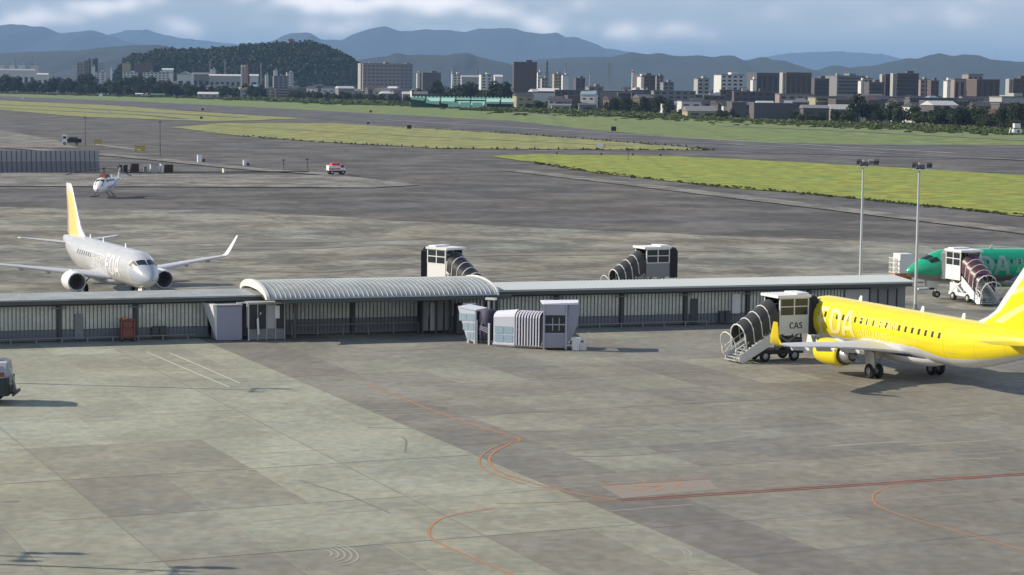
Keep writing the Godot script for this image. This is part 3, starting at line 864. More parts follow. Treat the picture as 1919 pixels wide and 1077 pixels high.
	block("stepped blocks standing behind the brown apartments on the right", 411.3, -1960.2, 13.7, 14.8, 33.4, 0.2, "town_pink", 2, "")
	block("wide brown apartment block near the right edge", 342.1, -1592.8, 17.7, 19.2, 27.2, 0.2, "town_brown", 2, "")
	block("brown apartment tower with a white edge at the right border", 339.1, -1467.3, 12.3, 8.5, 27.4, 0.25, "town_brown", 3, "edge")
	shed("tan low hall with a long curved roof in the scrub", 120.3, -1416.1, 18.8, 20.0, 4.4, 0.1, "town_tan", "town_grey", "")
	block("open dark steel frame block beside the long dark wall", 142.8, -1399.2, 9.4, 13.7, 10.1, 0.15, "town_dark", 0, "")
	block("long dark windowless depot wall at the field edge", 157.4, -1329.7, 25.3, 16.0, 10.3, 0.08, "town_dark", 0, "")
	block("small white hut with a dark window in the scrub", 104.9, -1531.7, 3.1, 8.0, 7.4, 0.16, "town_white", 3, "")
	shed("low pale shed left of the scrub clump", 36.6, -1702.4, 15.1, 8.0, 4.1, 0.05, "town_pale", "town_grey", "")
	shed("low dark shed with a pale gable right of the pale shed", 55.6, -1655.9, 13.0, 8.0, 5.1, 0.05, "town_grey", "town_dark", "")
	shed("dark shed with a grey roof right of the depot wall", 180.3, -1308.2, 15.4, 12.0, 8.2, 0.05, "town_dark", "town_grey", "")
	shed("grey gambrel roofed shed before the far right trees", 199.2, -1319.5, 17.2, 18.0, 7.6, 0.1, "town_grey", "town_pale", "")
	shed("white roofed shop in the trees near the right edge", 283.1, -1293.9, 4.1, 14.0, 10.2, 0.12, "town_white", "town_white", "")
	house("small dark house, dark tiled roof, nearest on the left of the long white warehouse", -778.4, -3388.6, 19.4, 8.4, 14.2, 0.48, "town_dark", "town_tile")
	house("small dark house, dark tiled roof, second nearest on the left of the long white warehouse", -726.6, -3084.8, 12.1, 10.2, 8.6, 0.59, "town_dark", "town_tile")
	house("small grey house, dark tiled roof, on the left of the long white warehouse", -920.7, -3931.2, 14.8, 8.9, 15.3, 0.45, "town_grey", "town_tile")
	house("small pale house, dark tiled roof, on the left of the long white warehouse", -1021.2, -4413.4, 28.5, 11.8, 15.5, 0.04, "town_pale", "town_tile")
	house("small grey house, tiled roof, nearest on the left of the long white warehouse", -808.9, -3557.5, 13.2, 8.2, 12.0, -0.05, "town_grey", "town_tile")
	house("small grey house, tiled roof, second nearest on the left of the long white warehouse", -751.8, -3289.4, 16.8, 11.1, 8.1, 0.08, "town_grey", "town_tile")
	house("small pale house, blue grey roof, on the right of the long white warehouse", -816.2, -3622.0, 13.7, 11.7, 12.2, 0.10, "town_pale", "town_blue")
	house("small grey house, white roof, on the right of the long white warehouse", -812.6, -3622.6, 26.6, 8.4, 7.4, -0.09, "town_grey", "town_white")
	house("small white house, tiled roof, on the right of the long white warehouse", -865.4, -3902.6, 17.7, 8.1, 10.2, -0.23, "town_white", "town_tile")
	house("small tan house, dark tiled roof, nearest on the right of the long white warehouse", -735.6, -3346.4, 16.5, 11.9, 12.8, 0.07, "town_tan", "town_tile")
	house("small tan house, dark tiled roof, second nearest on the right of the long white warehouse", -807.3, -3772.0, 21.2, 11.1, 10.5, 0.59, "town_tan", "town_tile")
	house("small white house, rusty roof, on the right of the long white warehouse", -841.6, -3856.3, 27.2, 9.2, 9.2, 0.24, "town_white", "town_rust")
	house("small white house, dark tiled roof, nearest on the right of the long white warehouse", -819.6, -3761.5, 25.1, 9.5, 9.5, -0.21, "town_white", "town_tile")
	house("small white house, dark tiled roof, second nearest on the right of the long white warehouse", -772.5, -3593.9, 23.9, 10.4, 14.9, 0.25, "town_white", "town_tile")
	house("small dark house, dark tiled roof, on the right of the long white warehouse", -653.8, -3076.2, 18.2, 10.6, 9.6, -0.11, "town_dark", "town_tile")
	house("small pale house, dark tiled roof, on the right of the long white warehouse", -614.8, -2908.7, 14.8, 11.5, 7.2, -0.25, "town_pale", "town_tile")
	house("small dark house, tiled roof, on the right of the long white warehouse", -776.2, -3721.9, 23.0, 11.5, 13.0, -0.26, "town_dark", "town_tile")
	house("small brown house, tiled roof, on the left of the white factory", -718.7, -3458.1, 26.4, 9.3, 12.1, 0.42, "town_brown", "town_tile")
	house("small pale house, tiled roof, on the left of the white factory", -877.2, -4262.3, 26.9, 9.4, 11.0, 0.15, "town_pale", "town_tile")
	house("small dark house, dark tiled roof, on the left of the white factory", -671.5, -3294.6, 25.5, 8.5, 14.3, 0.30, "town_dark", "town_tile")
	house("small grey house, grey roof, on the left of the white factory", -624.1, -3066.6, 17.6, 9.6, 12.5, -0.11, "town_grey", "town_roof")
	house("small white house, tiled roof, nearest on the left of the white factory", -826.8, -4194.2, 21.0, 8.8, 16.2, 0.05, "town_white", "town_tile")
	house("small white house, tiled roof, second nearest on the left of the white factory", -763.4, -3784.3, 25.2, 11.5, 11.7, 0.49, "town_white", "town_tile")
	house("small brown house, white roof, on the left of the white factory", -801.6, -4007.0, 25.9, 11.7, 11.1, -0.23, "town_brown", "town_white")
	house("small brown house, rusty roof, on the left of the white factory", -568.7, -2877.5, 13.5, 9.5, 11.9, 0.17, "town_brown", "town_rust")
	house("small white house, dark tiled roof, on the left of the white factory", -827.3, -4257.7, 23.9, 11.5, 12.1, 0.09, "town_white", "town_tile")
	house("small dark house, tiled roof, on the left of the white factory", -804.0, -4176.3, 23.9, 11.7, 11.7, -0.19, "town_dark", "town_tile")
	house("small pale house, dark tiled roof, on the left of the white factory", -615.9, -3218.1, 19.3, 9.4, 10.7, 0.51, "town_pale", "town_tile")
	house("small white house, dark tiled roof, on the right of the white factory", -542.3, -2861.3, 22.5, 10.4, 10.1, 0.17, "town_white", "town_tile")
	house("small brown house, tiled roof, on the right of the white factory", -590.5, -3134.3, 21.0, 10.7, 11.1, -0.02, "town_brown", "town_tile")
	house("small dark house, tiled roof, on the right of the white factory", -635.0, -3414.4, 20.0, 9.8, 11.7, 0.05, "town_dark", "town_tile")
	house("small dark house, dark tiled roof, on the right of the white factory", -671.0, -3618.8, 13.9, 8.6, 13.6, -0.14, "town_dark", "town_tile")
	house("small brown house, blue grey roof, on the left of the beige tower", -563.8, -3084.8, 24.6, 8.3, 11.3, 0.51, "town_brown", "town_blue")
	house("small grey house, dark tiled roof, on the left of the beige tower", -564.1, -3098.2, 12.1, 11.8, 12.8, 0.42, "town_grey", "town_tile")
	house("small dark house, grey roof, on the left of the beige tower", -494.5, -2752.0, 19.3, 11.8, 11.6, 0.57, "town_dark", "town_roof")
	house("small pinkish house, dark tiled roof, on the left of the beige tower", -691.1, -3857.1, 25.5, 10.6, 14.5, 0.32, "town_pink", "town_tile")
	house("small dark house, grey roof, on the right of the beige tower", -522.2, -2961.7, 14.9, 9.3, 11.0, 0.60, "town_dark", "town_roof")
	house("small tan house, grey roof, on the right of the beige tower", -579.2, -3316.1, 18.7, 10.4, 8.6, 0.51, "town_tan", "town_roof")
	house("small grey house, tiled roof, on the right of the beige tower", -622.6, -3582.7, 22.2, 8.6, 7.4, 0.58, "town_grey", "town_tile")
	house("small grey house, dark tiled roof, on the right of the beige tower", -527.5, -3079.1, 15.5, 8.9, 13.5, 0.50, "town_grey", "town_tile")
	house("small white house, dark tiled roof, on the right of the beige tower", -498.9, -2934.3, 12.3, 9.6, 10.6, 0.26, "town_white", "town_tile")
	house("small dark house, dark tiled roof, on the right of the beige tower", -590.9, -3506.4, 13.9, 8.1, 9.3, -0.19, "town_dark", "town_tile")
	house("small pinkish house, tiled roof, on the right of the beige tower", -631.8, -3761.6, 24.3, 10.6, 15.1, 0.49, "town_pink", "town_tile")
	house("small white house, tiled roof, on the right of the beige tower", -578.5, -3500.3, 14.8, 9.6, 8.5, -0.03, "town_white", "town_tile")
	house("small brown house, dark tiled roof, on the left of the white gable shed", -527.2, -3214.5, 17.8, 10.7, 13.3, -0.00, "town_brown", "town_tile")
	house("small grey house, blue grey roof, on the left of the white gable shed", -538.0, -3309.5, 16.7, 11.2, 7.2, -0.20, "town_grey", "town_blue")
	house("small dark house, grey roof, on the left of the white gable shed", -429.6, -2675.0, 21.1, 8.7, 11.9, 0.60, "town_dark", "town_roof")
	house("small grey house, tiled roof, on the left of the white gable shed", -601.2, -3785.4, 26.0, 10.3, 7.9, 0.26, "town_grey", "town_tile")
	house("small brown house, grey roof, on the left of the white gable shed", -477.9, -3045.9, 22.4, 11.3, 7.9, 0.22, "town_brown", "town_roof")
	house("small pinkish house, rusty roof, on the left of the white gable shed", -534.0, -3435.2, 17.5, 11.3, 13.9, 0.50, "town_pink", "town_rust")
	house("small white house, grey roof, on the left of the white gable shed", -577.5, -3757.1, 20.3, 11.8, 14.9, -0.14, "town_white", "town_roof")
	house("small dark house, dark tiled roof, on the left of the white gable shed", -529.8, -3453.1, 15.4, 8.3, 13.1, 0.52, "town_dark", "town_tile")
	house("small pinkish house, tiled roof, on the right of the white gable shed", -401.7, -2664.4, 22.7, 8.3, 7.6, -0.05, "town_pink", "town_tile")
	house("small white house, blue grey roof, on the right of the white gable shed", -554.0, -3724.8, 16.1, 9.0, 13.2, 0.01, "town_white", "town_blue")
	house("small dark house, dark tiled roof, on the right of the white gable shed", -568.2, -3863.7, 19.5, 11.9, 13.6, 0.48, "town_dark", "town_tile")
	house("small pale house, tiled roof, nearest on the right of the white gable shed", -531.4, -3625.9, 17.6, 8.9, 10.9, 0.09, "town_pale", "town_tile")
	house("small pale house, tiled roof, second nearest on the right of the white gable shed", -468.4, -3323.6, 22.1, 11.6, 10.6, -0.20, "town_pale", "town_tile")
	house("small grey house, rusty roof, on the right of the white gable shed", -425.4, -2956.8, 23.6, 9.3, 10.9, -0.07, "town_grey", "town_rust")
	house("small dark house, blue grey roof, on the right of the white gable shed", -374.0, -2615.8, 19.8, 10.5, 8.1, 0.54, "town_dark", "town_blue")
	house("small pale house, dark tiled roof, on the right of the white gable shed", -438.8, -3133.3, 19.4, 8.4, 12.6, -0.02, "town_pale", "town_tile")
	house("small pinkish house, dark tiled roof, on the left of the orange edged tower", -464.0, -3372.7, 24.9, 8.7, 12.4, -0.28, "town_pink", "town_tile")
	house("small grey house, rusty roof, on the left of the orange edged tower", -372.7, -2738.1, 20.0, 10.9, 11.7, 0.46, "town_grey", "town_rust")
	house("small pale house, tiled roof, on the left of the orange edged tower", -357.9, -2667.8, 24.2, 10.7, 13.0, -0.25, "town_pale", "town_tile")
	house("small dark house, grey roof, on the left of the orange edged tower", -479.5, -3614.8, 25.7, 11.2, 10.1, 0.24, "town_dark", "town_roof")
	house("small brown house, tiled roof, nearest on the left of the orange edged tower", -330.7, -2607.0, 13.3, 12.0, 10.3, 0.02, "town_brown", "town_tile")
	house("small brown house, tiled roof, second nearest on the left of the orange edged tower", -374.9, -2846.8, 22.1, 8.2, 7.2, -0.10, "town_brown", "town_tile")
	house("small pinkish house, blue grey roof, on the left of the orange edged tower", -437.8, -3355.1, 18.0, 10.1, 7.5, -0.10, "town_pink", "town_blue")
	house("small pale house, dark tiled roof, on the left of the orange edged tower", -348.9, -2733.4, 13.9, 11.3, 11.4, 0.54, "town_pale", "town_tile")
	house("small white house, tiled roof, on the left of the orange edged tower", -438.5, -3479.0, 23.5, 9.7, 7.7, -0.03, "town_white", "town_tile")
	house("small tan house, white roof, on the right of the orange edged tower", -313.2, -2536.0, 13.4, 10.5, 10.1, 0.24, "town_tan", "town_white")
	house("small pale house, rusty roof, on the right of the orange edged tower", -306.0, -2515.7, 19.3, 8.5, 10.1, -0.09, "town_pale", "town_rust")
	house("small grey house, blue grey roof, on the right of the orange edged tower", -331.8, -2764.7, 18.9, 11.8, 12.9, -0.07, "town_grey", "town_blue")
	house("small dark house, tiled roof, on the right of the orange edged tower", -381.2, -3202.7, 19.3, 11.3, 7.0, 0.26, "town_dark", "town_tile")
	house("small white house, tiled roof, on the left of the blank grey block", -318.0, -2805.3, 22.4, 10.4, 10.1, -0.06, "town_white", "town_tile")
	house("small dark house, tiled roof, on the left of the blank grey block", -408.2, -3611.9, 20.8, 11.0, 7.4, -0.17, "town_dark", "town_tile")
	house("small pale house, blue grey roof, on the left of the blank grey block", -392.3, -3588.3, 24.9, 11.2, 7.1, -0.12, "town_pale", "town_blue")
	house("small tan house, dark tiled roof, on the right of the blank grey block", -363.9, -3421.5, 12.4, 9.2, 10.9, 0.08, "town_tan", "town_tile")
	house("small pale house, blue grey roof, on the right of the blank grey block", -348.6, -3323.5, 13.1, 8.2, 7.7, 0.57, "town_pale", "town_blue")
	house("small grey house, dark tiled roof, on the right of the blank grey block", -315.3, -3092.1, 20.3, 8.5, 11.3, -0.24, "town_grey", "town_tile")
	house("small dark house, tiled roof, on the right of the blank grey block", -286.5, -2895.7, 13.7, 9.5, 9.6, 0.59, "town_dark", "town_tile")
	house("small dark house, dark tiled roof, on the right of the blank grey block", -284.9, -2912.4, 19.5, 11.9, 8.1, 0.23, "town_dark", "town_tile")
	house("small grey house, grey roof, on the right of the blank grey block", -299.2, -3115.5, 16.3, 9.3, 8.7, -0.02, "town_grey", "town_roof")
	house("small grey house, tiled roof, on the right of the blank grey block", -270.7, -2849.3, 13.8, 8.4, 7.9, 0.51, "town_grey", "town_tile")
	house("small white house, tiled roof, on the right of the blank grey block", -244.1, -2633.1, 11.6, 8.0, 12.2, -0.30, "town_white", "town_tile")
	house("small pinkish house, grey roof, nearest on the right of the blank grey block", -272.3, -2991.0, 20.9, 9.5, 11.1, 0.55, "town_pink", "town_roof")
	house("small pinkish house, grey roof, second nearest on the right of the blank grey block", -224.6, -2592.0, 21.0, 9.6, 6.5, 0.05, "town_pink", "town_roof")
	house("small brown house, dark tiled roof, on the right of the blank grey block", -266.8, -2971.5, 12.4, 8.0, 13.8, 0.09, "town_brown", "town_tile")
	house("small grey house, white roof, on the right of the blank grey block", -260.4, -2969.7, 24.2, 8.5, 8.9, -0.21, "town_grey", "town_white")
	house("small white house, dark tiled roof, on the right of the blank grey block", -220.3, -2582.9, 17.0, 9.4, 12.3, 0.07, "town_white", "town_tile")
	house("small grey house, tiled roof, on the left of the large slab block", -216.8, -2600.7, 12.5, 11.7, 12.2, 0.58, "town_grey", "town_tile")
	house("small tan house, grey roof, on the left of the large slab block", -256.1, -3159.4, 15.3, 11.4, 7.7, 0.08, "town_tan", "town_roof")
	house("small pinkish house, rusty roof, on the left of the large slab block", -233.3, -2894.8, 21.0, 9.0, 7.5, 0.13, "town_pink", "town_rust")
	house("small grey house, white roof, on the left of the large slab block", -199.5, -2565.8, 20.0, 10.0, 12.6, 0.46, "town_grey", "town_white")
	house("small brown house, dark tiled roof, on the left of the large slab block", -194.1, -2525.5, 12.9, 9.4, 7.7, 0.35, "town_brown", "town_tile")
	house("small dark house, rusty roof, nearest on the left of the large slab block", -159.6, -2451.7, 14.4, 8.2, 12.6, 0.51, "town_dark", "town_rust")
	house("small dark house, rusty roof, second nearest on the left of the large slab block", -237.1, -3159.7, 13.9, 10.0, 9.4, 0.13, "town_dark", "town_rust")
	house("small brown house, tiled roof, nearest on the left of the large slab block", -175.7, -2483.8, 18.6, 9.1, 6.2, -0.24, "town_brown", "town_tile")
	house("small brown house, tiled roof, second nearest on the left of the large slab block", -242.7, -3309.8, 23.2, 10.7, 8.6, 0.26, "town_brown", "town_tile")
	house("small brown house, grey roof, on the left of the large slab block", -223.9, -3091.6, 21.8, 10.3, 7.4, -0.30, "town_brown", "town_roof")
	house("small pale house, grey roof, on the left of the large slab block", -211.9, -3081.6, 19.6, 10.2, 7.6, -0.12, "town_pale", "town_roof")
	house("small pale house, dark tiled roof, nearest on the left of the large slab block", -206.1, -3193.1, 19.2, 9.5, 7.0, 0.47, "town_pale", "town_tile")
	house("small pale house, dark tiled roof, second nearest on the left of the large slab block", -190.4, -2863.7, 18.3, 9.4, 10.4, 0.22, "town_pale", "town_tile")
	house("small pale house, tiled roof, nearest on the right of the large slab block", -194.6, -3140.1, 18.4, 10.9, 10.4, 0.04, "town_pale", "town_tile")
	house("small pale house, tiled roof, second nearest on the right of the large slab block", -170.0, -2988.5, 25.0, 11.8, 11.5, 0.05, "town_pale", "town_tile")
	house("small pale house, grey roof, on the right of the large slab block", -145.4, -2412.8, 22.2, 10.1, 11.6, 0.03, "town_pale", "town_roof")
	house("small grey house, white roof, on the right of the large slab block", -141.5, -2403.2, 14.3, 10.8, 8.0, 0.33, "town_grey", "town_white")
	house("small brown house, white roof, on the right of the large slab block", -162.3, -2915.8, 12.6, 11.0, 12.3, -0.27, "town_brown", "town_white")
	house("small dark house, dark tiled roof, on the right of the large slab block", -156.6, -2893.9, 23.2, 11.1, 7.6, 0.43, "town_dark", "town_tile")
	house("small grey house, dark tiled roof, on the right of the large slab block", -123.6, -2359.1, 15.5, 11.2, 10.7, 0.24, "town_grey", "town_tile")
	house("small brown house, grey roof, on the left of the dark flat hall", -148.0, -2929.1, 15.1, 11.8, 7.5, 0.36, "town_brown", "town_roof")
	house("small grey house, white roof, on the left of the dark flat hall", -113.5, -2335.5, 12.4, 8.7, 8.1, 0.16, "town_grey", "town_white")
	house("small tan house, tiled roof, on the left of the dark flat hall", -116.9, -2478.4, 21.1, 8.3, 9.0, -0.05, "town_tan", "town_tile")
	house("small brown house, tiled roof, on the left of the dark flat hall", -134.7, -2890.6, 24.5, 10.0, 9.8, 0.57, "town_brown", "town_tile")
	house("small white house, grey roof, on the left of the dark flat hall", -105.0, -2328.5, 10.8, 9.5, 11.7, 0.31, "town_white", "town_roof")
	house("small dark house, grey roof, on the left of the dark flat hall", -87.6, -2043.7, 12.4, 9.9, 9.7, -0.03, "town_dark", "town_roof")
	house("small dark house, tiled roof, on the left of the dark flat hall", -100.9, -2427.3, 18.4, 11.1, 9.6, 0.37, "town_dark", "town_tile")
	house("small grey house, tiled roof, on the left of the dark flat hall", -102.6, -2628.1, 21.6, 8.5, 6.3, 0.36, "town_grey", "town_tile")
	house("small grey house, grey roof, on the right of the dark flat hall", -85.3, -2238.7, 10.9, 11.0, 6.5, 0.07, "town_grey", "town_roof")
	house("small pinkish house, grey roof, on the right of the dark flat hall", -78.8, -2142.8, 15.0, 11.2, 6.1, 0.39, "town_pink", "town_roof")
	house("small dark house, dark tiled roof, nearest on the right of the dark flat hall", -93.3, -2641.7, 17.9, 10.8, 10.0, 0.51, "town_dark", "town_tile")
	house("small dark house, dark tiled roof, second nearest on the right of the dark flat hall", -67.6, -2357.0, 22.0, 10.3, 7.3, -0.21, "town_dark", "town_tile")
	house("small tan house, dark tiled roof, on the right of the dark flat hall", -85.5, -2607.7, 16.6, 10.0, 12.9, 0.53, "town_tan", "town_tile")
	house("small tan house, tiled roof, on the right of the dark flat hall", -68.9, -2136.0, 13.9, 9.8, 11.7, 0.40, "town_tan", "town_tile")
	house("small brown house, tiled roof, on the right of the dark flat hall", -67.1, -2194.7, 22.4, 8.7, 5.6, 0.01, "town_brown", "town_tile")
	house("small pinkish house, dark tiled roof, on the right of the dark flat hall", -67.2, -2521.6, 16.2, 11.1, 9.5, 0.10, "town_pink", "town_tile")
	house("small dark house, dark tiled roof, nearest on the left of the white angular building", -55.1, -2506.5, 21.5, 9.8, 9.7, 0.46, "town_dark", "town_tile")
	house("small dark house, dark tiled roof, second nearest on the left of the white angular building", -50.5, -2067.9, 20.9, 11.5, 9.8, -0.24, "town_dark", "town_tile")
	house("small brown house, blue grey roof, on the left of the white angular building", -58.5, -2530.8, 15.0, 10.7, 10.7, 0.52, "town_brown", "town_blue")
	house("small dark house, tiled roof, on the left of the white angular building", -42.4, -2041.3, 22.1, 9.7, 8.3, 0.29, "town_dark", "town_tile")
	house("small pale house, grey roof, on the left of the white angular building", -46.5, -2504.5, 14.7, 9.3, 6.8, 0.45, "town_pale", "town_roof")
	house("small white house, grey roof, on the left of the white angular building", -33.8, -1983.6, 12.1, 9.0, 9.2, -0.17, "town_white", "town_roof")
	house("small pale house, rusty roof, on the left of the white angular building", -33.3, -2148.1, 11.2, 9.5, 10.2, 0.37, "town_pale", "town_rust")
	house("small dark house, grey roof, on the left of the white angular building", -35.5, -2461.3, 16.8, 10.4, 9.1, -0.19, "town_dark", "town_roof")
	house("small brown house, tiled roof, on the right of the white angular building", -27.2, -2294.7, 23.1, 9.9, 11.0, 0.34, "town_brown", "town_tile")
	house("small pale house, tiled roof, on the right of the white angular building", -20.0, -2007.7, 15.7, 10.5, 6.1, -0.27, "town_pale", "town_tile")
	house("small dark house, grey roof, on the right of the white angular building", -23.1, -2447.3, 17.6, 8.9, 7.9, 0.09, "town_dark", "town_roof")
	house("small white house, white roof, on the right of the white angular building", -19.0, -2764.4, 15.5, 9.8, 11.4, 0.36, "town_white", "town_white")
	house("small dark house, blue grey roof, on the right of the white angular building", -12.0, -1957.6, 14.0, 8.1, 11.3, 0.25, "town_dark", "town_blue")
	house("small brown house, dark tiled roof, nearest on the left of the dark brown tower", 3.3, -2675.7, 16.9, 10.0, 10.0, 0.46, "town_brown", "town_tile")
	house("small brown house, dark tiled roof, second nearest on the left of the dark brown tower", -6.7, -1939.4, 18.5, 9.4, 9.3, 0.12, "town_brown", "town_tile")
	house("small tan house, rusty roof, on the left of the dark brown tower", -5.5, -1844.4, 21.7, 10.6, 5.5, -0.30, "town_tan", "town_rust")
	house("small white house, white roof, on the left of the dark brown tower", -0.0, -2505.0, 11.8, 9.0, 10.0, 0.36, "town_white", "town_white")
	house("small pale house, blue grey roof, on the left of the dark brown tower", 5.5, -2304.2, 12.8, 10.3, 12.4, 0.25, "town_pale", "town_blue")
	house("small tan house, dark tiled roof, on the left of the dark brown tower", 7.2, -1792.8, 15.0, 9.5, 10.6, 0.36, "town_tan", "town_tile")
	house("small dark house, dark tiled roof, on the right of the dark brown tower", 10.0, -1897.8, 20.7, 10.7, 9.7, 0.31, "town_dark", "town_tile")
	house("small pale house, white roof, on the right of the dark brown tower", 18.9, -2481.9, 14.0, 8.9, 9.7, -0.15, "town_pale", "town_white")
	house("small white house, tiled roof, on the right of the dark brown tower", 17.2, -1838.2, 12.6, 8.3, 10.6, 0.34, "town_white", "town_tile")
	house("small grey house, grey roof, on the right of the dark brown tower", 28.4, -2580.1, 14.9, 11.5, 10.8, 0.53, "town_grey", "town_roof")
	house("small brown house, white roof, on the right of the dark brown tower", 24.3, -2127.4, 19.3, 9.1, 13.0, 0.58, "town_brown", "town_white")
	house("small brown house, dark tiled roof, on the right of the dark brown tower", 34.8, -2599.6, 17.7, 9.7, 16.2, 0.14, "town_brown", "town_tile")
	house("small dark house, white roof, on the right of the dark brown tower", 29.9, -1884.6, 17.3, 9.0, 14.4, -0.25, "town_dark", "town_white")
	house("small grey house, rusty roof, on the left of the dark low block", 36.4, -2117.2, 19.4, 9.2, 13.0, 0.44, "town_grey", "town_rust")
	house("small pale house, tiled roof, on the left of the dark low block", 33.4, -1726.0, 11.2, 11.2, 8.5, -0.27, "town_pale", "town_tile")
	house("small brown house, dark tiled roof, on the left of the dark low block", 38.7, -1865.1, 18.8, 10.3, 8.6, 0.41, "town_brown", "town_tile")
	house("small brown house, grey roof, on the left of the dark low block", 54.5, -2530.6, 16.7, 11.9, 9.9, 0.48, "town_brown", "town_roof")
	house("small grey house, tiled roof, on the left of the dark low block", 39.2, -1718.5, 12.1, 9.3, 6.8, -0.07, "town_grey", "town_tile")
	house("small brown house, tiled roof, on the left of the dark low block", 60.7, -2386.9, 21.7, 9.8, 11.0, 0.16, "town_brown", "town_tile")
	house("small brown house, blue grey roof, on the left of the dark low block", 65.4, -2414.1, 23.3, 9.7, 10.0, 0.09, "town_brown", "town_blue")
	house("small dark house, tiled roof, on the left of the dark low block", 72.9, -2542.4, 11.4, 11.9, 7.4, 0.14, "town_dark", "town_tile")
	house("small dark house, dark tiled roof, on the right of the dark low block", 73.5, -2477.0, 15.7, 10.2, 9.0, -0.09, "town_dark", "town_tile")
	house("small dark house, tiled roof, on the right of the dark low block", 57.7, -1872.8, 11.2, 9.1, 9.8, 0.13, "town_dark", "town_tile")
	house("small white house, dark tiled roof, on the right of the dark low block", 75.0, -2309.1, 20.9, 8.3, 13.2, -0.11, "town_white", "town_tile")
	house("small white house, blue grey roof, on the right of the dark low block", 58.7, -1706.9, 11.6, 10.8, 12.9, -0.27, "town_white", "town_blue")
	house("small pale house, dark tiled roof, nearest on the right of the dark low block", 69.4, -1909.1, 22.3, 10.8, 11.5, 0.12, "town_pale", "town_tile")
	house("small pale house, dark tiled roof, second nearest on the right of the dark low block", 84.4, -1952.4, 12.9, 11.0, 8.6, 0.45, "town_pale", "town_tile")
	house("small grey house, tiled roof, on the right of the dark low block", 66.7, -1793.9, 21.5, 10.3, 7.3, 0.41, "town_grey", "town_tile")
	house("small dark house, rusty roof, on the right of the dark low block", 73.7, -1835.1, 19.2, 8.6, 9.8, 0.38, "town_dark", "town_rust")
	house("small dark house, grey roof, on the right of the dark low block", 82.3, -1984.7, 20.8, 9.2, 9.2, 0.14, "town_dark", "town_roof")
	house("small brown house, tiled roof, on the right of the dark low block", 73.6, -1640.7, 10.3, 9.3, 9.8, 0.50, "town_brown", "town_tile")
	house("small dark house, dark tiled roof, nearest on the left of the dark brown block", 130.6, -2208.3, 17.7, 10.0, 12.7, -0.08, "town_dark", "town_tile")
	house("small dark house, dark tiled roof, second nearest on the left of the dark brown block", 89.6, -1942.0, 19.5, 9.7, 7.8, 0.01, "town_dark", "town_tile")
	house("small pinkish house, tiled roof, on the left of the dark brown block", 102.6, -2122.5, 21.8, 10.7, 10.8, 0.08, "town_pink", "town_tile")
	house("small brown house, blue grey roof, on the left of the dark brown block", 111.5, -2269.6, 11.9, 9.8, 9.9, 0.57, "town_brown", "town_blue")
	house("small grey house, dark tiled roof, on the left of the dark brown block", 90.8, -1772.9, 20.2, 11.4, 10.4, 0.37, "town_grey", "town_tile")
	house("small brown house, tiled roof, nearest on the left of the dark brown block", 112.2, -2049.2, 17.6, 9.3, 7.1, 0.14, "town_brown", "town_tile")
	house("small brown house, tiled roof, second nearest on the left of the dark brown block", 126.6, -2383.8, 17.7, 10.5, 15.7, 0.41, "town_brown", "town_tile")
	house("small grey house, tiled roof, on the left of the dark brown block", 98.4, -1788.6, 16.6, 11.8, 7.3, -0.28, "town_grey", "town_tile")
	house("small pale house, grey roof, on the left of the dark brown block", 101.7, -1788.6, 19.6, 8.3, 8.4, 0.57, "town_pale", "town_roof")
	house("small brown house, grey roof, on the left of the dark brown block", 96.6, -1605.2, 16.5, 9.5, 11.3, 0.56, "town_brown", "town_roof")
	house("small pale house, dark tiled roof, on the right of the dark brown block", 116.8, -1877.8, 17.8, 8.8, 8.4, -0.14, "town_pale", "town_tile")
	house("small brown house, dark tiled roof, on the right of the dark brown block", 103.5, -1607.9, 18.8, 8.2, 11.0, 0.40, "town_brown", "town_tile")
	house("small dark house, rusty roof, on the right of the dark brown block", 117.4, -1783.9, 16.5, 11.7, 7.5, -0.27, "town_dark", "town_rust")
	house("small brown house, rusty roof, on the right of the dark brown block", 113.2, -1675.7, 20.3, 9.3, 8.7, 0.41, "town_brown", "town_rust")
	house("small brown house, tiled roof, on the right of the dark brown block", 159.9, -2319.2, 21.3, 11.1, 7.1, -0.15, "town_brown", "town_tile")
	house("small pale house, white roof, on the right of the dark brown block", 114.2, -1611.6, 15.3, 11.0, 6.3, 0.54, "town_pale", "town_white")
	house("small grey house, tiled roof, on the right of the dark brown block", 134.1, -1874.4, 10.7, 9.2, 12.5, -0.18, "town_grey", "town_tile")
	house("small dark house, tiled roof, nearest on the left of the pale apartment block", 131.6, -1719.7, 17.3, 9.1, 8.3, 0.22, "town_dark", "town_tile")
	house("small dark house, tiled roof, second nearest on the left of the pale apartment block", 136.9, -1856.7, 15.6, 9.8, 9.9, -0.08, "town_dark", "town_tile")
	house("small brown house, dark tiled roof, on the left of the pale apartment block", 129.8, -1736.4, 16.0, 10.1, 7.1, 0.57, "town_brown", "town_tile")
	house("small dark house, white roof, on the left of the pale apartment block", 163.1, -2101.4, 15.8, 11.0, 12.2, 0.22, "town_dark", "town_white")
	house("small white house, dark tiled roof, on the left of the pale apartment block", 128.8, -1600.4, 16.5, 8.6, 7.0, 0.43, "town_white", "town_tile")
	house("small brown house, tiled roof, on the left of the pale apartment block", 162.3, -2006.8, 18.8, 8.0, 9.3, -0.07, "town_brown", "town_tile")
	house("small tan house, tiled roof, on the left of the pale apartment block", 161.6, -1940.2, 10.7, 11.3, 12.2, -0.24, "town_tan", "town_tile")
	house("small dark house, blue grey roof, on the left of the pale apartment block", 152.5, -1786.4, 13.0, 8.4, 11.1, -0.07, "town_dark", "town_blue")
	house("small grey house, tiled roof, on the right of the pale apartment block", 139.0, -1618.2, 15.3, 10.3, 9.3, 0.06, "town_grey", "town_tile")
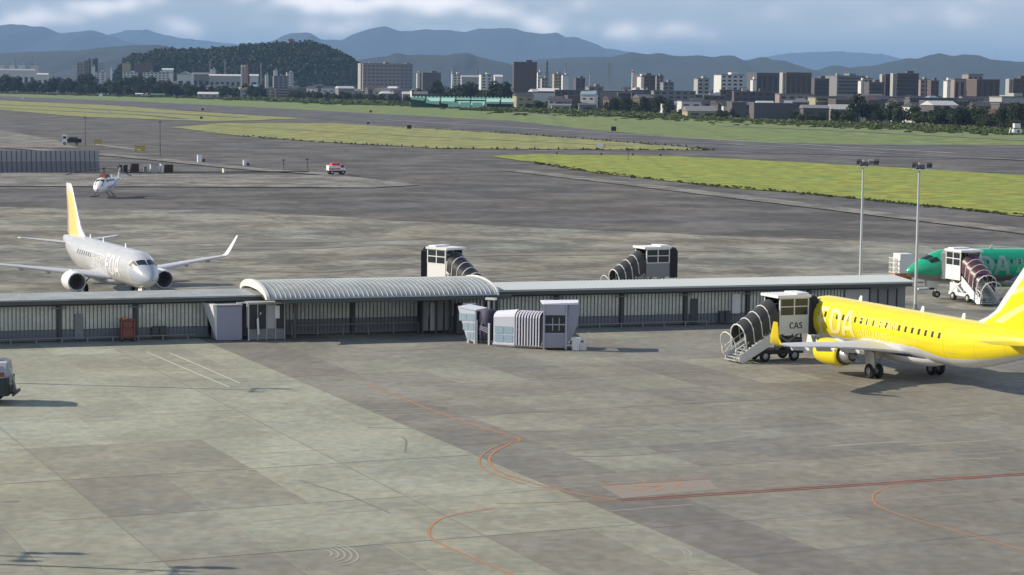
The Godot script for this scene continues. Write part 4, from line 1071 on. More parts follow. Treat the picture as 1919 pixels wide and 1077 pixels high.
	house("small dark house, grey roof, on the right of the pale apartment block", 160.2, -1834.1, 21.8, 10.2, 7.6, 0.13, "town_dark", "town_roof")
	house("small pinkish house, tiled roof, on the right of the pale apartment block", 194.5, -2177.8, 19.6, 8.5, 12.9, 0.41, "town_pink", "town_tile")
	house("small dark house, tiled roof, on the right of the pale apartment block", 176.3, -1937.4, 17.7, 10.3, 6.9, 0.15, "town_dark", "town_tile")
	house("small pale house, tiled roof, on the left of the gridded white block", 191.6, -2059.6, 20.7, 11.4, 14.7, 0.36, "town_pale", "town_tile")
	house("small grey house, white roof, on the left of the gridded white block", 180.5, -1907.8, 17.5, 10.9, 12.5, 0.28, "town_grey", "town_white")
	house("small dark house, white roof, on the left of the gridded white block", 210.1, -2192.0, 20.9, 11.9, 9.6, 0.07, "town_dark", "town_white")
	house("small brown house, dark tiled roof, on the left of the gridded white block", 145.5, -1490.7, 20.2, 10.5, 8.5, 0.45, "town_brown", "town_tile")
	house("small grey house, dark tiled roof, on the right of the gridded white block", 186.8, -1895.1, 11.9, 9.6, 12.6, 0.29, "town_grey", "town_tile")
	house("small white house, tiled roof, nearest on the right of the gridded white block", 149.4, -1486.1, 19.1, 9.1, 7.3, 0.36, "town_white", "town_tile")
	house("small white house, tiled roof, second nearest on the right of the gridded white block", 159.9, -1563.9, 10.2, 11.4, 9.6, 0.00, "town_white", "town_tile")
	house("small dark house, white roof, on the right of the gridded white block", 223.0, -2149.2, 11.0, 10.1, 14.1, 0.43, "town_dark", "town_white")
	house("small grey house, grey roof, on the right of the gridded white block", 227.8, -2166.6, 22.5, 9.8, 11.6, -0.25, "town_grey", "town_roof")
	house("small grey house, tiled roof, on the left of the dark broad block", 184.5, -1710.1, 17.6, 10.7, 8.1, -0.01, "town_grey", "town_tile")
	house("small dark house, grey roof, on the left of the dark broad block", 160.7, -1478.6, 16.7, 8.4, 8.2, 0.02, "town_dark", "town_roof")
	house("small dark house, tiled roof, on the left of the dark broad block", 236.7, -2139.0, 17.6, 11.9, 10.8, -0.02, "town_dark", "town_tile")
	house("small white house, grey roof, on the left of the dark broad block", 191.5, -1698.3, 12.4, 10.3, 11.9, 0.11, "town_white", "town_roof")
	house("small white house, tiled roof, on the left of the dark broad block", 183.2, -1602.9, 20.6, 9.1, 11.3, -0.06, "town_white", "town_tile")
	house("small pinkish house, white roof, on the left of the dark broad block", 162.3, -1413.1, 10.7, 9.1, 8.8, 0.24, "town_pink", "town_white")
	house("small brown house, tiled roof, on the right of the dark broad block", 244.4, -2078.2, 22.3, 9.2, 12.6, -0.14, "town_brown", "town_tile")
	house("small brown house, dark tiled roof, on the right of the dark broad block", 176.9, -1498.9, 12.5, 11.9, 10.6, 0.51, "town_brown", "town_tile")
	house("small grey house, grey roof, on the right of the dark broad block", 189.9, -1583.0, 14.3, 11.0, 7.1, 0.16, "town_grey", "town_roof")
	house("small pinkish house, tiled roof, on the right of the dark broad block", 222.6, -1829.4, 17.4, 8.7, 10.3, 0.08, "town_pink", "town_tile")
	house("small white house, white roof, on the left of the striped brown tower", 209.3, -1693.1, 18.0, 9.2, 11.8, 0.34, "town_white", "town_white")
	house("small pinkish house, white roof, on the left of the striped brown tower", 257.0, -2050.5, 13.6, 11.7, 11.4, -0.29, "town_pink", "town_white")
	house("small grey house, tiled roof, on the left of the striped brown tower", 183.9, -1445.5, 10.9, 8.4, 8.4, 0.52, "town_grey", "town_tile")
	house("small grey house, blue grey roof, on the left of the striped brown tower", 182.9, -1431.7, 10.1, 10.0, 9.1, -0.26, "town_grey", "town_blue")
	house("small tan house, dark tiled roof, on the right of the striped brown tower", 272.4, -2089.7, 18.4, 10.3, 10.4, 0.42, "town_tan", "town_tile")
	house("small dark house, grey roof, on the right of the striped brown tower", 183.0, -1391.5, 9.7, 11.6, 11.0, -0.20, "town_dark", "town_roof")
	house("small pinkish house, white roof, on the right of the striped brown tower", 244.3, -1827.6, 10.9, 10.9, 10.3, 0.01, "town_pink", "town_white")
	house("small grey house, dark tiled roof, on the right of the striped brown tower", 197.9, -1474.2, 12.6, 8.1, 6.2, -0.13, "town_grey", "town_tile")
	house("small white house, white roof, on the right of the striped brown tower", 201.5, -1483.3, 20.1, 11.3, 8.2, 0.54, "town_white", "town_white")
	house("small grey house, rusty roof, on the right of the striped brown tower", 263.8, -1916.8, 17.5, 9.2, 7.1, 0.16, "town_grey", "town_rust")
	house("small brown house, tiled roof, on the left of the wide dark slab", 285.6, -2034.6, 20.2, 9.4, 11.6, -0.17, "town_brown", "town_tile")
	house("small dark house, tiled roof, on the left of the wide dark slab", 286.1, -2028.9, 14.5, 8.4, 11.8, 0.41, "town_dark", "town_tile")
	house("small white house, tiled roof, nearest on the left of the wide dark slab", 279.4, -1896.2, 10.7, 11.1, 8.1, 0.58, "town_white", "town_tile")
	house("small white house, tiled roof, second nearest on the left of the wide dark slab", 241.6, -1682.1, 18.0, 9.5, 6.8, 0.40, "town_white", "town_tile")
	house("small white house, grey roof, on the left of the wide dark slab", 294.4, -2042.4, 20.7, 8.5, 9.5, 0.07, "town_white", "town_roof")
	house("small tan house, dark tiled roof, on the left of the wide dark slab", 216.4, -1472.8, 15.9, 11.6, 10.0, -0.09, "town_tan", "town_tile")
	house("small brown house, grey roof, on the left of the wide dark slab", 219.5, -1462.2, 14.7, 10.8, 8.6, 0.40, "town_brown", "town_roof")
	house("small grey house, white roof, on the left of the wide dark slab", 234.7, -1561.6, 15.0, 11.6, 11.1, 0.10, "town_grey", "town_white")
	house("small brown house, tiled roof, on the right of the wide dark slab", 276.8, -1815.6, 13.6, 8.3, 12.5, -0.13, "town_brown", "town_tile")
	house("small white house, rusty roof, on the right of the wide dark slab", 296.0, -1927.4, 10.4, 11.7, 11.2, 0.20, "town_white", "town_rust")
	house("small dark house, dark tiled roof, nearest on the right of the wide dark slab", 243.8, -1560.7, 18.2, 10.9, 10.9, 0.56, "town_dark", "town_tile")
	house("small dark house, dark tiled roof, second nearest on the right of the wide dark slab", 330.1, -2046.0, 16.1, 8.6, 11.2, -0.21, "town_dark", "town_tile")
	house("small dark house, white roof, on the right of the wide dark slab", 230.1, -1466.4, 15.6, 10.4, 7.5, 0.03, "town_dark", "town_white")
	house("small tan house, dark tiled roof, on the right of the wide dark slab", 215.3, -1353.9, 9.6, 9.1, 12.2, -0.22, "town_tan", "town_tile")
	house("small brown house, rusty roof, on the right of the wide dark slab", 237.1, -1461.7, 11.9, 10.9, 12.7, 0.43, "town_brown", "town_rust")
	house("small white house, grey roof, on the right of the wide dark slab", 271.9, -1665.6, 17.9, 11.2, 13.4, 0.20, "town_white", "town_roof")
	house("small grey house, tiled roof, nearest on the left of the banded grey tower", 247.0, -1379.3, 10.8, 9.6, 10.9, -0.11, "town_grey", "town_tile")
	house("small grey house, tiled roof, second nearest on the left of the banded grey tower", 312.9, -1885.2, 16.4, 8.3, 13.7, 0.05, "town_grey", "town_tile")
	house("small dark house, dark tiled roof, on the left of the banded grey tower", 248.9, -1493.3, 16.0, 10.8, 12.9, 0.53, "town_dark", "town_tile")
	house("small pinkish house, tiled roof, on the left of the banded grey tower", 274.9, -1626.2, 13.6, 11.3, 12.0, 0.48, "town_pink", "town_tile")
	house("small pale house, dark tiled roof, on the left of the banded grey tower", 280.5, -1646.6, 15.3, 11.5, 8.5, -0.01, "town_pale", "town_tile")
	house("small dark house, grey roof, on the left of the banded grey tower", 299.5, -1738.5, 10.4, 8.9, 9.5, -0.26, "town_dark", "town_roof")
	house("small brown house, tiled roof, on the left of the banded grey tower", 306.4, -1770.8, 21.7, 12.0, 9.0, 0.28, "town_brown", "town_tile")
	house("small pale house, rusty roof, on the left of the banded grey tower", 237.8, -1351.5, 11.7, 11.7, 7.4, 0.22, "town_pale", "town_rust")
	house("small dark house, tiled roof, on the left of the banded grey tower", 243.2, -1373.0, 11.6, 11.1, 12.1, 0.48, "town_dark", "town_tile")
	house("small pinkish house, dark tiled roof, on the right of the banded grey tower", 309.5, -1720.8, 14.3, 8.3, 12.9, 0.12, "town_pink", "town_tile")
	house("small grey house, dark tiled roof, on the right of the banded grey tower", 312.8, -1722.8, 13.4, 8.5, 9.3, -0.01, "town_grey", "town_tile")
	house("small white house, dark tiled roof, on the right of the banded grey tower", 243.6, -1323.3, 9.6, 12.0, 9.7, 0.59, "town_white", "town_tile")
	house("small dark house, white roof, on the right of the banded grey tower", 260.2, -1410.9, 12.1, 11.8, 6.1, 0.16, "town_dark", "town_white")
	house("small brown house, dark tiled roof, on the right of the banded grey tower", 313.2, -1678.0, 21.5, 8.8, 12.3, 0.49, "town_brown", "town_tile")
	house("small tan house, grey roof, on the right of the banded grey tower", 360.8, -1922.5, 14.3, 8.4, 10.1, 0.08, "town_tan", "town_roof")
	house("small pinkish house, tiled roof, on the right of the banded grey tower", 321.7, -1691.1, 21.6, 9.9, 12.2, 0.55, "town_pink", "town_tile")
	house("small pale house, blue grey roof, on the left of the brown apartment block", 277.4, -1449.1, 11.1, 11.6, 13.2, 0.59, "town_pale", "town_blue")
	house("small pinkish house, tiled roof, on the left of the brown apartment block", 279.2, -1446.2, 17.0, 8.0, 6.0, 0.07, "town_pink", "town_tile")
	house("small dark house, white roof, on the left of the brown apartment block", 249.6, -1278.7, 18.8, 10.9, 11.0, 0.54, "town_dark", "town_white")
	house("small grey house, tiled roof, nearest on the left of the brown apartment block", 354.8, -1779.4, 17.3, 8.3, 9.4, 0.01, "town_grey", "town_tile")
	house("small grey house, tiled roof, second nearest on the left of the brown apartment block", 260.4, -1322.9, 13.1, 10.4, 8.1, 0.24, "town_grey", "town_tile")
	house("small dark house, dark tiled roof, on the left of the brown apartment block", 370.0, -1873.4, 10.0, 9.7, 7.7, 0.14, "town_dark", "town_tile")
	house("small brown house, tiled roof, on the left of the brown apartment block", 355.9, -1773.3, 11.3, 10.9, 8.4, 0.26, "town_brown", "town_tile")
	house("small pale house, tiled roof, on the left of the brown apartment block", 359.2, -1769.4, 13.7, 9.2, 13.8, 0.49, "town_pale", "town_tile")
	house("small dark house, dark tiled roof, on the right of the brown apartment block", 287.7, -1408.0, 17.3, 9.5, 11.9, 0.25, "town_dark", "town_tile")
	house("small grey house, white roof, on the right of the brown apartment block", 307.5, -1496.5, 16.3, 8.1, 8.5, 0.22, "town_grey", "town_white")
	house("small white house, tiled roof, on the right of the brown apartment block", 329.8, -1590.7, 19.2, 10.9, 11.7, 0.43, "town_white", "town_tile")
	house("small dark house, tiled roof, on the right of the brown apartment block", 340.2, -1626.1, 10.3, 8.7, 10.3, 0.41, "town_dark", "town_tile")
	house("small brown house, tiled roof, on the left of the wide brown block", 375.8, -1788.3, 13.5, 10.3, 7.8, 0.08, "town_brown", "town_tile")
	house("small brown house, blue grey roof, on the left of the wide brown block", 310.2, -1455.2, 13.3, 11.4, 6.0, -0.12, "town_brown", "town_blue")
	house("small grey house, tiled roof, on the left of the wide brown block", 291.0, -1356.0, 17.5, 8.9, 7.2, 0.02, "town_grey", "town_tile")
	house("small pinkish house, dark tiled roof, on the right of the wide brown block", 313.2, -1451.7, 16.1, 10.7, 11.0, 0.57, "town_pink", "town_tile")
	house("small brown house, dark tiled roof, on the right of the wide brown block", 272.0, -1251.5, 19.4, 8.7, 10.9, 0.13, "town_brown", "town_tile")
	house("small pinkish house, grey roof, on the right of the wide brown block", 360.2, -1648.1, 13.1, 8.1, 8.5, -0.30, "town_pink", "town_roof")
	house("small grey house, rusty roof, on the right of the wide brown block", 366.8, -1664.8, 21.1, 8.2, 10.3, -0.14, "town_grey", "town_rust")
	house("small dark house, blue grey roof, on the right of the wide brown block", 281.9, -1266.1, 16.4, 9.9, 9.2, 0.03, "town_dark", "town_blue")
	house("small dark house, rusty roof, on the left of the brown border tower", 263.5, -1179.1, 13.2, 9.8, 7.3, -0.06, "town_dark", "town_rust")
	house("small brown house, white roof, on the left of the brown border tower", 371.3, -1642.2, 17.6, 11.4, 13.6, -0.19, "town_brown", "town_white")
	house("small dark house, white roof, on the left of the brown border tower", 318.3, -1398.9, 19.8, 11.3, 11.3, 0.05, "town_dark", "town_white")
	house("small pale house, dark tiled roof, on the left of the brown border tower", 349.0, -1528.1, 11.1, 10.2, 13.0, 0.12, "town_pale", "town_tile")
	house("small dark house, tiled roof, on the left of the brown border tower", 285.0, -1240.9, 9.1, 8.4, 8.5, 0.07, "town_dark", "town_tile")
	house("small white house, blue grey roof, on the right of the brown border tower", 345.3, -1489.2, 11.0, 10.5, 12.2, 0.10, "town_white", "town_blue")
	house("small grey house, rusty roof, on the right of the brown border tower", 326.2, -1398.3, 16.8, 11.4, 6.3, 0.21, "town_grey", "town_rust")
	house("small brown house, dark tiled roof, on the right of the brown border tower", 301.8, -1284.2, 18.8, 10.2, 11.8, 0.15, "town_brown", "town_tile")
	block("brown low flat roofed building, on the left of the long white warehouse", -729.9, -3117.7, 14.3, 11.5, 11.3, -0.08, "town_brown", 3)
	block("grey low flat roofed building, on the left of the long white warehouse", -748.1, -3263.5, 37.2, 10.8, 9.1, 0.10, "town_grey", 3)
	block("pinkish low flat roofed building, on the right of the long white warehouse", -680.8, -3062.2, 37.3, 14.0, 11.1, 0.35, "town_pink", 3)
	block("grey low flat roofed building, on the right of the long white warehouse", -741.8, -3422.4, 26.4, 12.6, 9.7, 0.02, "town_grey", 0)
	block("brown low flat roofed building, nearest on the right of the long white warehouse", -638.6, -3013.3, 27.0, 11.5, 10.5, 0.10, "town_brown", 3)
	block("brown low flat roofed building, second nearest on the right of the long white warehouse", -703.8, -3377.9, 16.0, 12.6, 11.1, 0.35, "town_brown", 1)
	block("dark low flat roofed building, on the left of the white factory", -640.8, -3138.9, 18.8, 11.9, 10.5, -0.06, "town_dark", 0)
	block("brown low flat roofed building, on the left of the white factory", -579.0, -2942.1, 20.8, 14.9, 10.0, 0.27, "town_brown", 3)
	block("pale low flat roofed building, on the left of the white factory", -598.2, -3087.5, 17.9, 10.6, 12.0, 0.05, "town_pale", 3)
	block("brown low flat roofed building, on the right of the white factory", -605.1, -3257.8, 26.9, 12.9, 7.5, 0.08, "town_brown", 3)
	block("brown low flat roofed building, on the left of the beige tower", -625.3, -3484.5, 18.3, 14.2, 9.2, -0.04, "town_brown", 1)
	block("dark low flat roofed building, on the right of the beige tower", -554.6, -3193.7, 25.7, 11.1, 8.2, -0.06, "town_dark", 3)
	block("grey low flat roofed building, on the right of the beige tower", -501.1, -2964.7, 19.9, 10.7, 8.2, -0.02, "town_grey", 0)
	block("grey low flat roofed building, on the left of the white gable shed", -558.4, -3397.9, 27.3, 13.3, 11.5, 0.15, "town_grey", 1)
	block("white low flat roofed building, on the left of the white gable shed", -505.8, -3129.8, 15.2, 13.6, 10.8, -0.01, "town_white", 0)
	block("brown low flat roofed building, on the left of the white gable shed", -483.8, -3100.3, 27.4, 9.5, 9.8, 0.24, "town_brown", 3)
	block("brown low flat roofed building, nearest on the right of the white gable shed", -431.4, -2871.5, 20.0, 10.2, 9.7, 0.40, "town_brown", 3)
	block("brown low flat roofed building, second nearest on the right of the white gable shed", -480.4, -3292.2, 24.3, 12.4, 11.3, -0.03, "town_brown", 3)
	block("dark low flat roofed building, on the right of the white gable shed", -371.0, -2669.8, 20.3, 11.2, 7.3, 0.19, "town_dark", 0)
	block("grey low flat roofed building, on the left of the orange edged tower", -362.1, -2657.2, 19.5, 14.3, 7.7, 0.33, "town_grey", 1)
	block("dark low flat roofed building, on the left of the orange edged tower", -382.6, -2958.4, 21.8, 12.8, 7.5, 0.40, "town_dark", 0)
	block("grey low flat roofed building, on the right of the orange edged tower", -312.9, -2585.5, 23.0, 11.6, 10.1, 0.33, "town_grey", 3)
	block("dark low flat roofed building, on the left of the blank grey block", -360.1, -3114.4, 27.8, 12.2, 6.9, 0.15, "town_dark", 3)
	block("tan low flat roofed building, on the left of the blank grey block", -307.3, -2687.6, 20.7, 14.9, 11.0, 0.29, "town_tan", 3)
	block("pinkish low flat roofed building, on the right of the blank grey block", -262.4, -2492.1, 22.2, 9.2, 11.2, 0.14, "town_pink", 1)
	block("brown low flat roofed building, nearest on the right of the blank grey block", -270.0, -2614.8, 37.0, 14.7, 9.2, 0.08, "town_brown", 3)
	block("brown low flat roofed building, second nearest on the right of the blank grey block", -247.0, -2871.5, 34.9, 9.3, 10.3, 0.27, "town_brown", 3)
	block("grey low flat roofed building, on the right of the blank grey block", -278.9, -2842.0, 15.3, 11.6, 9.4, -0.01, "town_grey", 1)
	block("dark low flat roofed building, on the right of the blank grey block", -261.2, -2804.2, 31.2, 11.0, 10.9, -0.03, "town_dark", 1)
	block("brown low flat roofed building, on the left of the large slab block", -235.1, -2897.0, 36.2, 10.6, 8.1, 0.27, "town_brown", 0)
	block("white low flat roofed building, on the left of the large slab block", -216.3, -2783.4, 15.9, 13.7, 8.9, 0.02, "town_white", 3)
	block("pale low flat roofed building, on the left of the large slab block", -182.5, -2641.9, 19.5, 14.4, 7.1, -0.05, "town_pale", 3)
	block("dark low flat roofed building, on the left of the large slab block", -183.0, -2703.7, 15.2, 13.6, 8.5, -0.09, "town_dark", 0)
	block("brown low flat roofed building, on the right of the large slab block", -170.0, -2726.8, 28.9, 12.3, 11.9, 0.06, "town_brown", 3)
	block("pinkish low flat roofed building, on the right of the large slab block", -144.0, -2694.5, 32.4, 9.9, 11.7, 0.11, "town_pink", 1)
	block("pinkish low flat roofed building, on the left of the dark flat hall", -132.4, -2685.3, 26.7, 14.4, 11.9, 0.22, "town_pink", 0)
	block("grey low flat roofed building, on the left of the dark flat hall", -96.0, -2225.5, 16.7, 9.9, 11.4, -0.00, "town_grey", 3)
	block("brown low flat roofed building, on the left of the dark flat hall", -84.4, -2094.7, 27.5, 10.4, 9.4, -0.02, "town_brown", 3)
	block("dark low flat roofed building, on the right of the dark flat hall", -83.4, -2332.9, 17.9, 9.7, 7.2, 0.00, "town_dark", 1)
	block("brown low flat roofed building, on the right of the dark flat hall", -71.9, -2304.4, 28.1, 9.6, 10.0, 0.09, "town_brown", 3)
	block("grey low flat roofed building, on the left of the white angular building", -59.5, -2443.7, 36.8, 11.7, 11.6, 0.36, "town_grey", 0)
	block("dark low flat roofed building, nearest on the left of the white angular building", -33.0, -2202.7, 30.2, 10.5, 7.8, -0.06, "town_dark", 3)
	block("dark low flat roofed building, second nearest on the left of the white angular building", -40.5, -2222.9, 21.7, 12.4, 8.8, -0.03, "town_dark", 3)
	block("pinkish low flat roofed building, on the right of the white angular building", -17.4, -2159.2, 28.6, 14.0, 9.1, 0.26, "town_pink", 1)
	block("brown low flat roofed building, on the left of the dark brown tower", -4.8, -2292.9, 19.7, 13.6, 11.0, -0.07, "town_brown", 1)
	block("grey low flat roofed building, on the left of the dark brown tower", 6.0, -1857.5, 18.6, 9.1, 7.3, 0.00, "town_grey", 1)
	block("pinkish low flat roofed building, on the right of the dark brown tower", 13.7, -1840.3, 34.3, 13.3, 6.7, -0.03, "town_pink", 3)
	block("white low flat roofed building, nearest on the right of the dark brown tower", 23.2, -1819.0, 25.9, 12.0, 13.2, -0.05, "town_white", 0)
	block("white low flat roofed building, second nearest on the right of the dark brown tower", 33.8, -2032.7, 21.6, 13.8, 11.8, -0.03, "town_white", 0)
	block("dark low flat roofed building, on the left of the dark low block", 46.2, -1764.5, 27.0, 9.7, 15.6, 0.02, "town_dark", 3)
	block("brown low flat roofed building, nearest on the right of the dark low block", 52.8, -1748.2, 22.8, 11.5, 11.1, 0.21, "town_brown", 0)
	block("brown low flat roofed building, second nearest on the right of the dark low block", 70.7, -1805.5, 17.0, 14.2, 14.0, 0.13, "town_brown", 0)
	block("grey low flat roofed building, on the right of the dark low block", 62.8, -1825.7, 15.8, 14.5, 12.5, 0.34, "town_grey", 3)
	block("grey low flat roofed building, on the left of the dark brown block", 82.3, -1774.6, 36.0, 14.1, 15.2, 0.21, "town_grey", 3)
	block("pinkish low flat roofed building, on the left of the dark brown block", 86.5, -1763.4, 34.9, 9.0, 14.9, -0.09, "town_pink", 0)
	block("brown low flat roofed building, on the left of the dark brown block", 94.0, -1742.4, 23.0, 9.7, 13.7, 0.04, "town_brown", 1)
	block("dark low flat roofed building, on the left of the dark brown block", 109.8, -1836.8, 26.1, 10.3, 16.1, 0.27, "town_dark", 3)
	block("dark low flat roofed building, on the right of the dark brown block", 108.9, -1706.2, 34.3, 14.2, 14.1, -0.02, "town_dark", 1)
	block("grey low flat roofed building, on the right of the dark brown block", 122.5, -1678.5, 32.8, 10.5, 16.0, 0.13, "town_grey", 3)
	block("dark low flat roofed building, nearest on the left of the pale apartment block", 147.7, -1759.0, 17.3, 9.4, 13.0, -0.06, "town_dark", 3)
	block("dark low flat roofed building, second nearest on the left of the pale apartment block", 144.9, -1932.1, 24.2, 14.1, 9.5, 0.39, "town_dark", 1)
	block("white low flat roofed building, on the left of the pale apartment block", 126.2, -1570.9, 14.7, 10.1, 9.4, 0.23, "town_white", 3)
	block("brown low flat roofed building, on the right of the pale apartment block", 148.9, -1622.1, 16.2, 14.5, 13.1, -0.04, "town_brown", 3)
	block("brown low flat roofed building, nearest on the right of the gridded white block", 151.0, -1515.9, 23.7, 14.5, 9.6, 0.28, "town_brown", 3)
	block("brown low flat roofed building, second nearest on the right of the gridded white block", 187.6, -1838.1, 28.4, 10.2, 17.1, -0.01, "town_brown", 3)
	block("pale low flat roofed building, on the left of the dark broad block", 198.0, -1813.4, 28.2, 9.7, 9.7, 0.36, "town_pale", 3)
	block("dark low flat roofed building, on the left of the dark broad block", 164.2, -1484.6, 30.6, 11.6, 16.8, 0.02, "town_dark", 3)
	block("grey low flat roofed building, on the right of the dark broad block", 181.7, -1544.3, 14.6, 9.0, 12.4, 0.01, "town_grey", 3)
	block("pinkish low flat roofed building, nearest on the left of the striped brown tower", 186.0, -1450.7, 22.5, 12.2, 15.6, 0.12, "town_pink", 3)
	block("pinkish low flat roofed building, second nearest on the left of the striped brown tower", 202.7, -1641.9, 14.7, 10.4, 9.7, 0.21, "town_pink", 0)
	block("brown low flat roofed building, on the right of the striped brown tower", 201.4, -1524.9, 15.7, 10.1, 14.6, -0.05, "town_brown", 1)
	block("dark low flat roofed building, on the right of the striped brown tower", 226.8, -1619.0, 37.4, 14.1, 13.6, -0.09, "town_dark", 3)
	block("tan low flat roofed building, on the left of the wide dark slab", 207.3, -1430.3, 25.7, 14.3, 13.7, 0.22, "town_tan", 1)
	block("pale low flat roofed building, on the left of the wide dark slab", 226.2, -1500.9, 18.4, 12.6, 12.6, 0.02, "town_pale", 1)
	block("brown low flat roofed building, on the right of the wide dark slab", 220.9, -1416.9, 31.6, 11.1, 12.6, 0.32, "town_brown", 3)
	block("dark low flat roofed building, on the right of the wide dark slab", 258.1, -1588.2, 25.3, 12.6, 13.4, 0.15, "town_dark", 0)
	block("brown low flat roofed building, on the left of the banded grey tower", 283.5, -1711.6, 28.0, 10.7, 9.5, 0.32, "town_brown", 1)
	block("dark low flat roofed building, on the left of the banded grey tower", 269.9, -1576.2, 32.3, 12.7, 14.0, 0.18, "town_dark", 1)
	block("grey low flat roofed building, on the left of the banded grey tower", 275.3, -1557.2, 30.0, 12.7, 9.8, -0.04, "town_grey", 3)
	block("grey low flat roofed building, on the right of the banded grey tower", 260.0, -1445.7, 25.1, 10.0, 10.1, 0.31, "town_grey", 1)
	block("brown low flat roofed building, on the right of the banded grey tower", 252.2, -1344.6, 20.8, 10.0, 13.0, 0.29, "town_brown", 0)
	block("dark low flat roofed building, on the right of the banded grey tower", 254.6, -1332.5, 28.7, 10.9, 14.6, 0.06, "town_dark", 3)
	block("dark low flat roofed building, on the left of the brown apartment block", 259.6, -1306.6, 31.3, 10.3, 13.0, 0.18, "town_dark", 3)
	block("grey low flat roofed building, on the right of the brown apartment block", 277.0, -1359.3, 26.6, 14.8, 14.3, 0.33, "town_grey", 0)
	block("dark low flat roofed building, on the right of the brown apartment block", 264.8, -1276.8, 20.2, 10.2, 9.9, 0.38, "town_dark", 3)
	block("pinkish low flat roofed building, on the left of the wide brown block", 302.4, -1415.0, 25.3, 11.9, 15.4, -0.05, "town_pink", 0)
	block("dark low flat roofed building, on the right of the wide brown block", 330.4, -1504.6, 14.9, 12.3, 14.0, 0.10, "town_dark", 3)
	block("white low flat roofed building, on the right of the wide brown block", 306.1, -1389.3, 37.1, 14.1, 13.5, -0.10, "town_white", 3)
	block("pale low flat roofed building, on the left of the brown border tower", 289.8, -1274.3, 18.9, 14.5, 16.1, 0.29, "town_pale", 0)
	block("dark low flat roofed building, on the right of the brown border tower", 277.4, -1185.9, 34.9, 9.5, 12.7, 0.29, "town_dark", 0)

func green_sheds() -> void:
	mat("mint", lin(0.40, 0.66, 0.54), 0.5)
	mat("mint_dark", lin(0.03, 0.10, 0.075), 0.7)
	var o := thing("hangar", "long mint green sheltered hangar with a notched roof in the scrub", "hangar", Vector3(-42, -0.3, -1802), -0.02)
	scaled_box("wall", o, Vector3(0, 3.4, -4), Vector3(86, 6.8, 14), M.mint_dark)
	for k in 7:
		var x0 := -43.0 + k * 12.4
		var b := MB.new()
		var low := 3.6 if k != 3 and k != 4 else 0.9
		if k == 0: low = 6.6
		b.hexa([Vector3(x0, low, 9), Vector3(x0 + 10.9, low - (1.2 if k < 3 else 0.0), 9), Vector3(x0 + 10.9, low + 1.2, -4), Vector3(x0, low + 1.2, -4), Vector3(x0, low + 1.7, 9.2), Vector3(x0 + 10.9, low + 1.7, 9.2), Vector3(x0 + 11.6, 8.4, -3), Vector3(x0, 8.4, -3)])
		obj("roof_panel", b, M.mint, o)
		for j in 4:
			var c := MB.new()
			c.hexa([Vector3(x0 + j * 3.0, 8.3, -3), Vector3(x0 + j * 3.0 + 1.8, 8.3, -3), Vector3(x0 + j * 3.0 + 1.8, 8.3, -1.5), Vector3(x0 + j * 3.0, 8.3, -1.5), Vector3(x0 + j * 3.0 + 0.3, 9.2, -2.8), Vector3(x0 + j * 3.0 + 1.5, 9.2, -2.8), Vector3(x0 + j * 3.0 + 1.5, 9.2, -1.8), Vector3(x0 + j * 3.0 + 0.3, 9.2, -1.8)])
			obj("roof_vent", c, M.mint, o)
	for k in 3:
		scaled_box("door", o, Vector3(-8.0 + k * 10.0, 2.3, 9.4), Vector3(8.4, 4.6, 0.4), M.mint)
	scaled_box("post", o, Vector3(19, 2.2, 11), Vector3(1.0, 4.4, 0.6), M.white_dull)

# ---------------------------------------------------------------- trees
func tree_kind(sd: int, h: float, r: float, leaf: Material) -> Node3D:
	var t := Node3D.new()
	var b := MB.new()
	b.tube([Vector3(0, -0.5, 0), Vector3(0.1, h * 0.35, 0.05), Vector3(0.0, h * 0.7, 0)], h * 0.035, 6, h * 0.012)
	for k in 4:
		var a := k * 1.7 + sd
		b.tube([Vector3(0, h * 0.32, 0), Vector3(cos(a) * r * 0.6, h * 0.62, sin(a) * r * 0.6)], h * 0.014, 5, h * 0.006)
	obj("trunk", b, M.bark, t)
	var c := MB.new()
	for q in [[0.0, 0.62, 0.0, 0.85], [0.45, 0.5, 0.2, 0.6], [-0.4, 0.52, -0.15, 0.62], [0.1, 0.84, -0.1, 0.5]]:
		var p := clump(r * q[3], 90, sd + int(q[3] * 100), 0.85, 0.34)
		for i in p.v.size():
			c.v.append(p.v[i] + Vector3(q[0] * r, q[1] * h, q[2] * r))
		c.uv.append_array(p.uv)
		c.g.append_array(p.g)
	obj("crown", c, leaf, t)
	return t

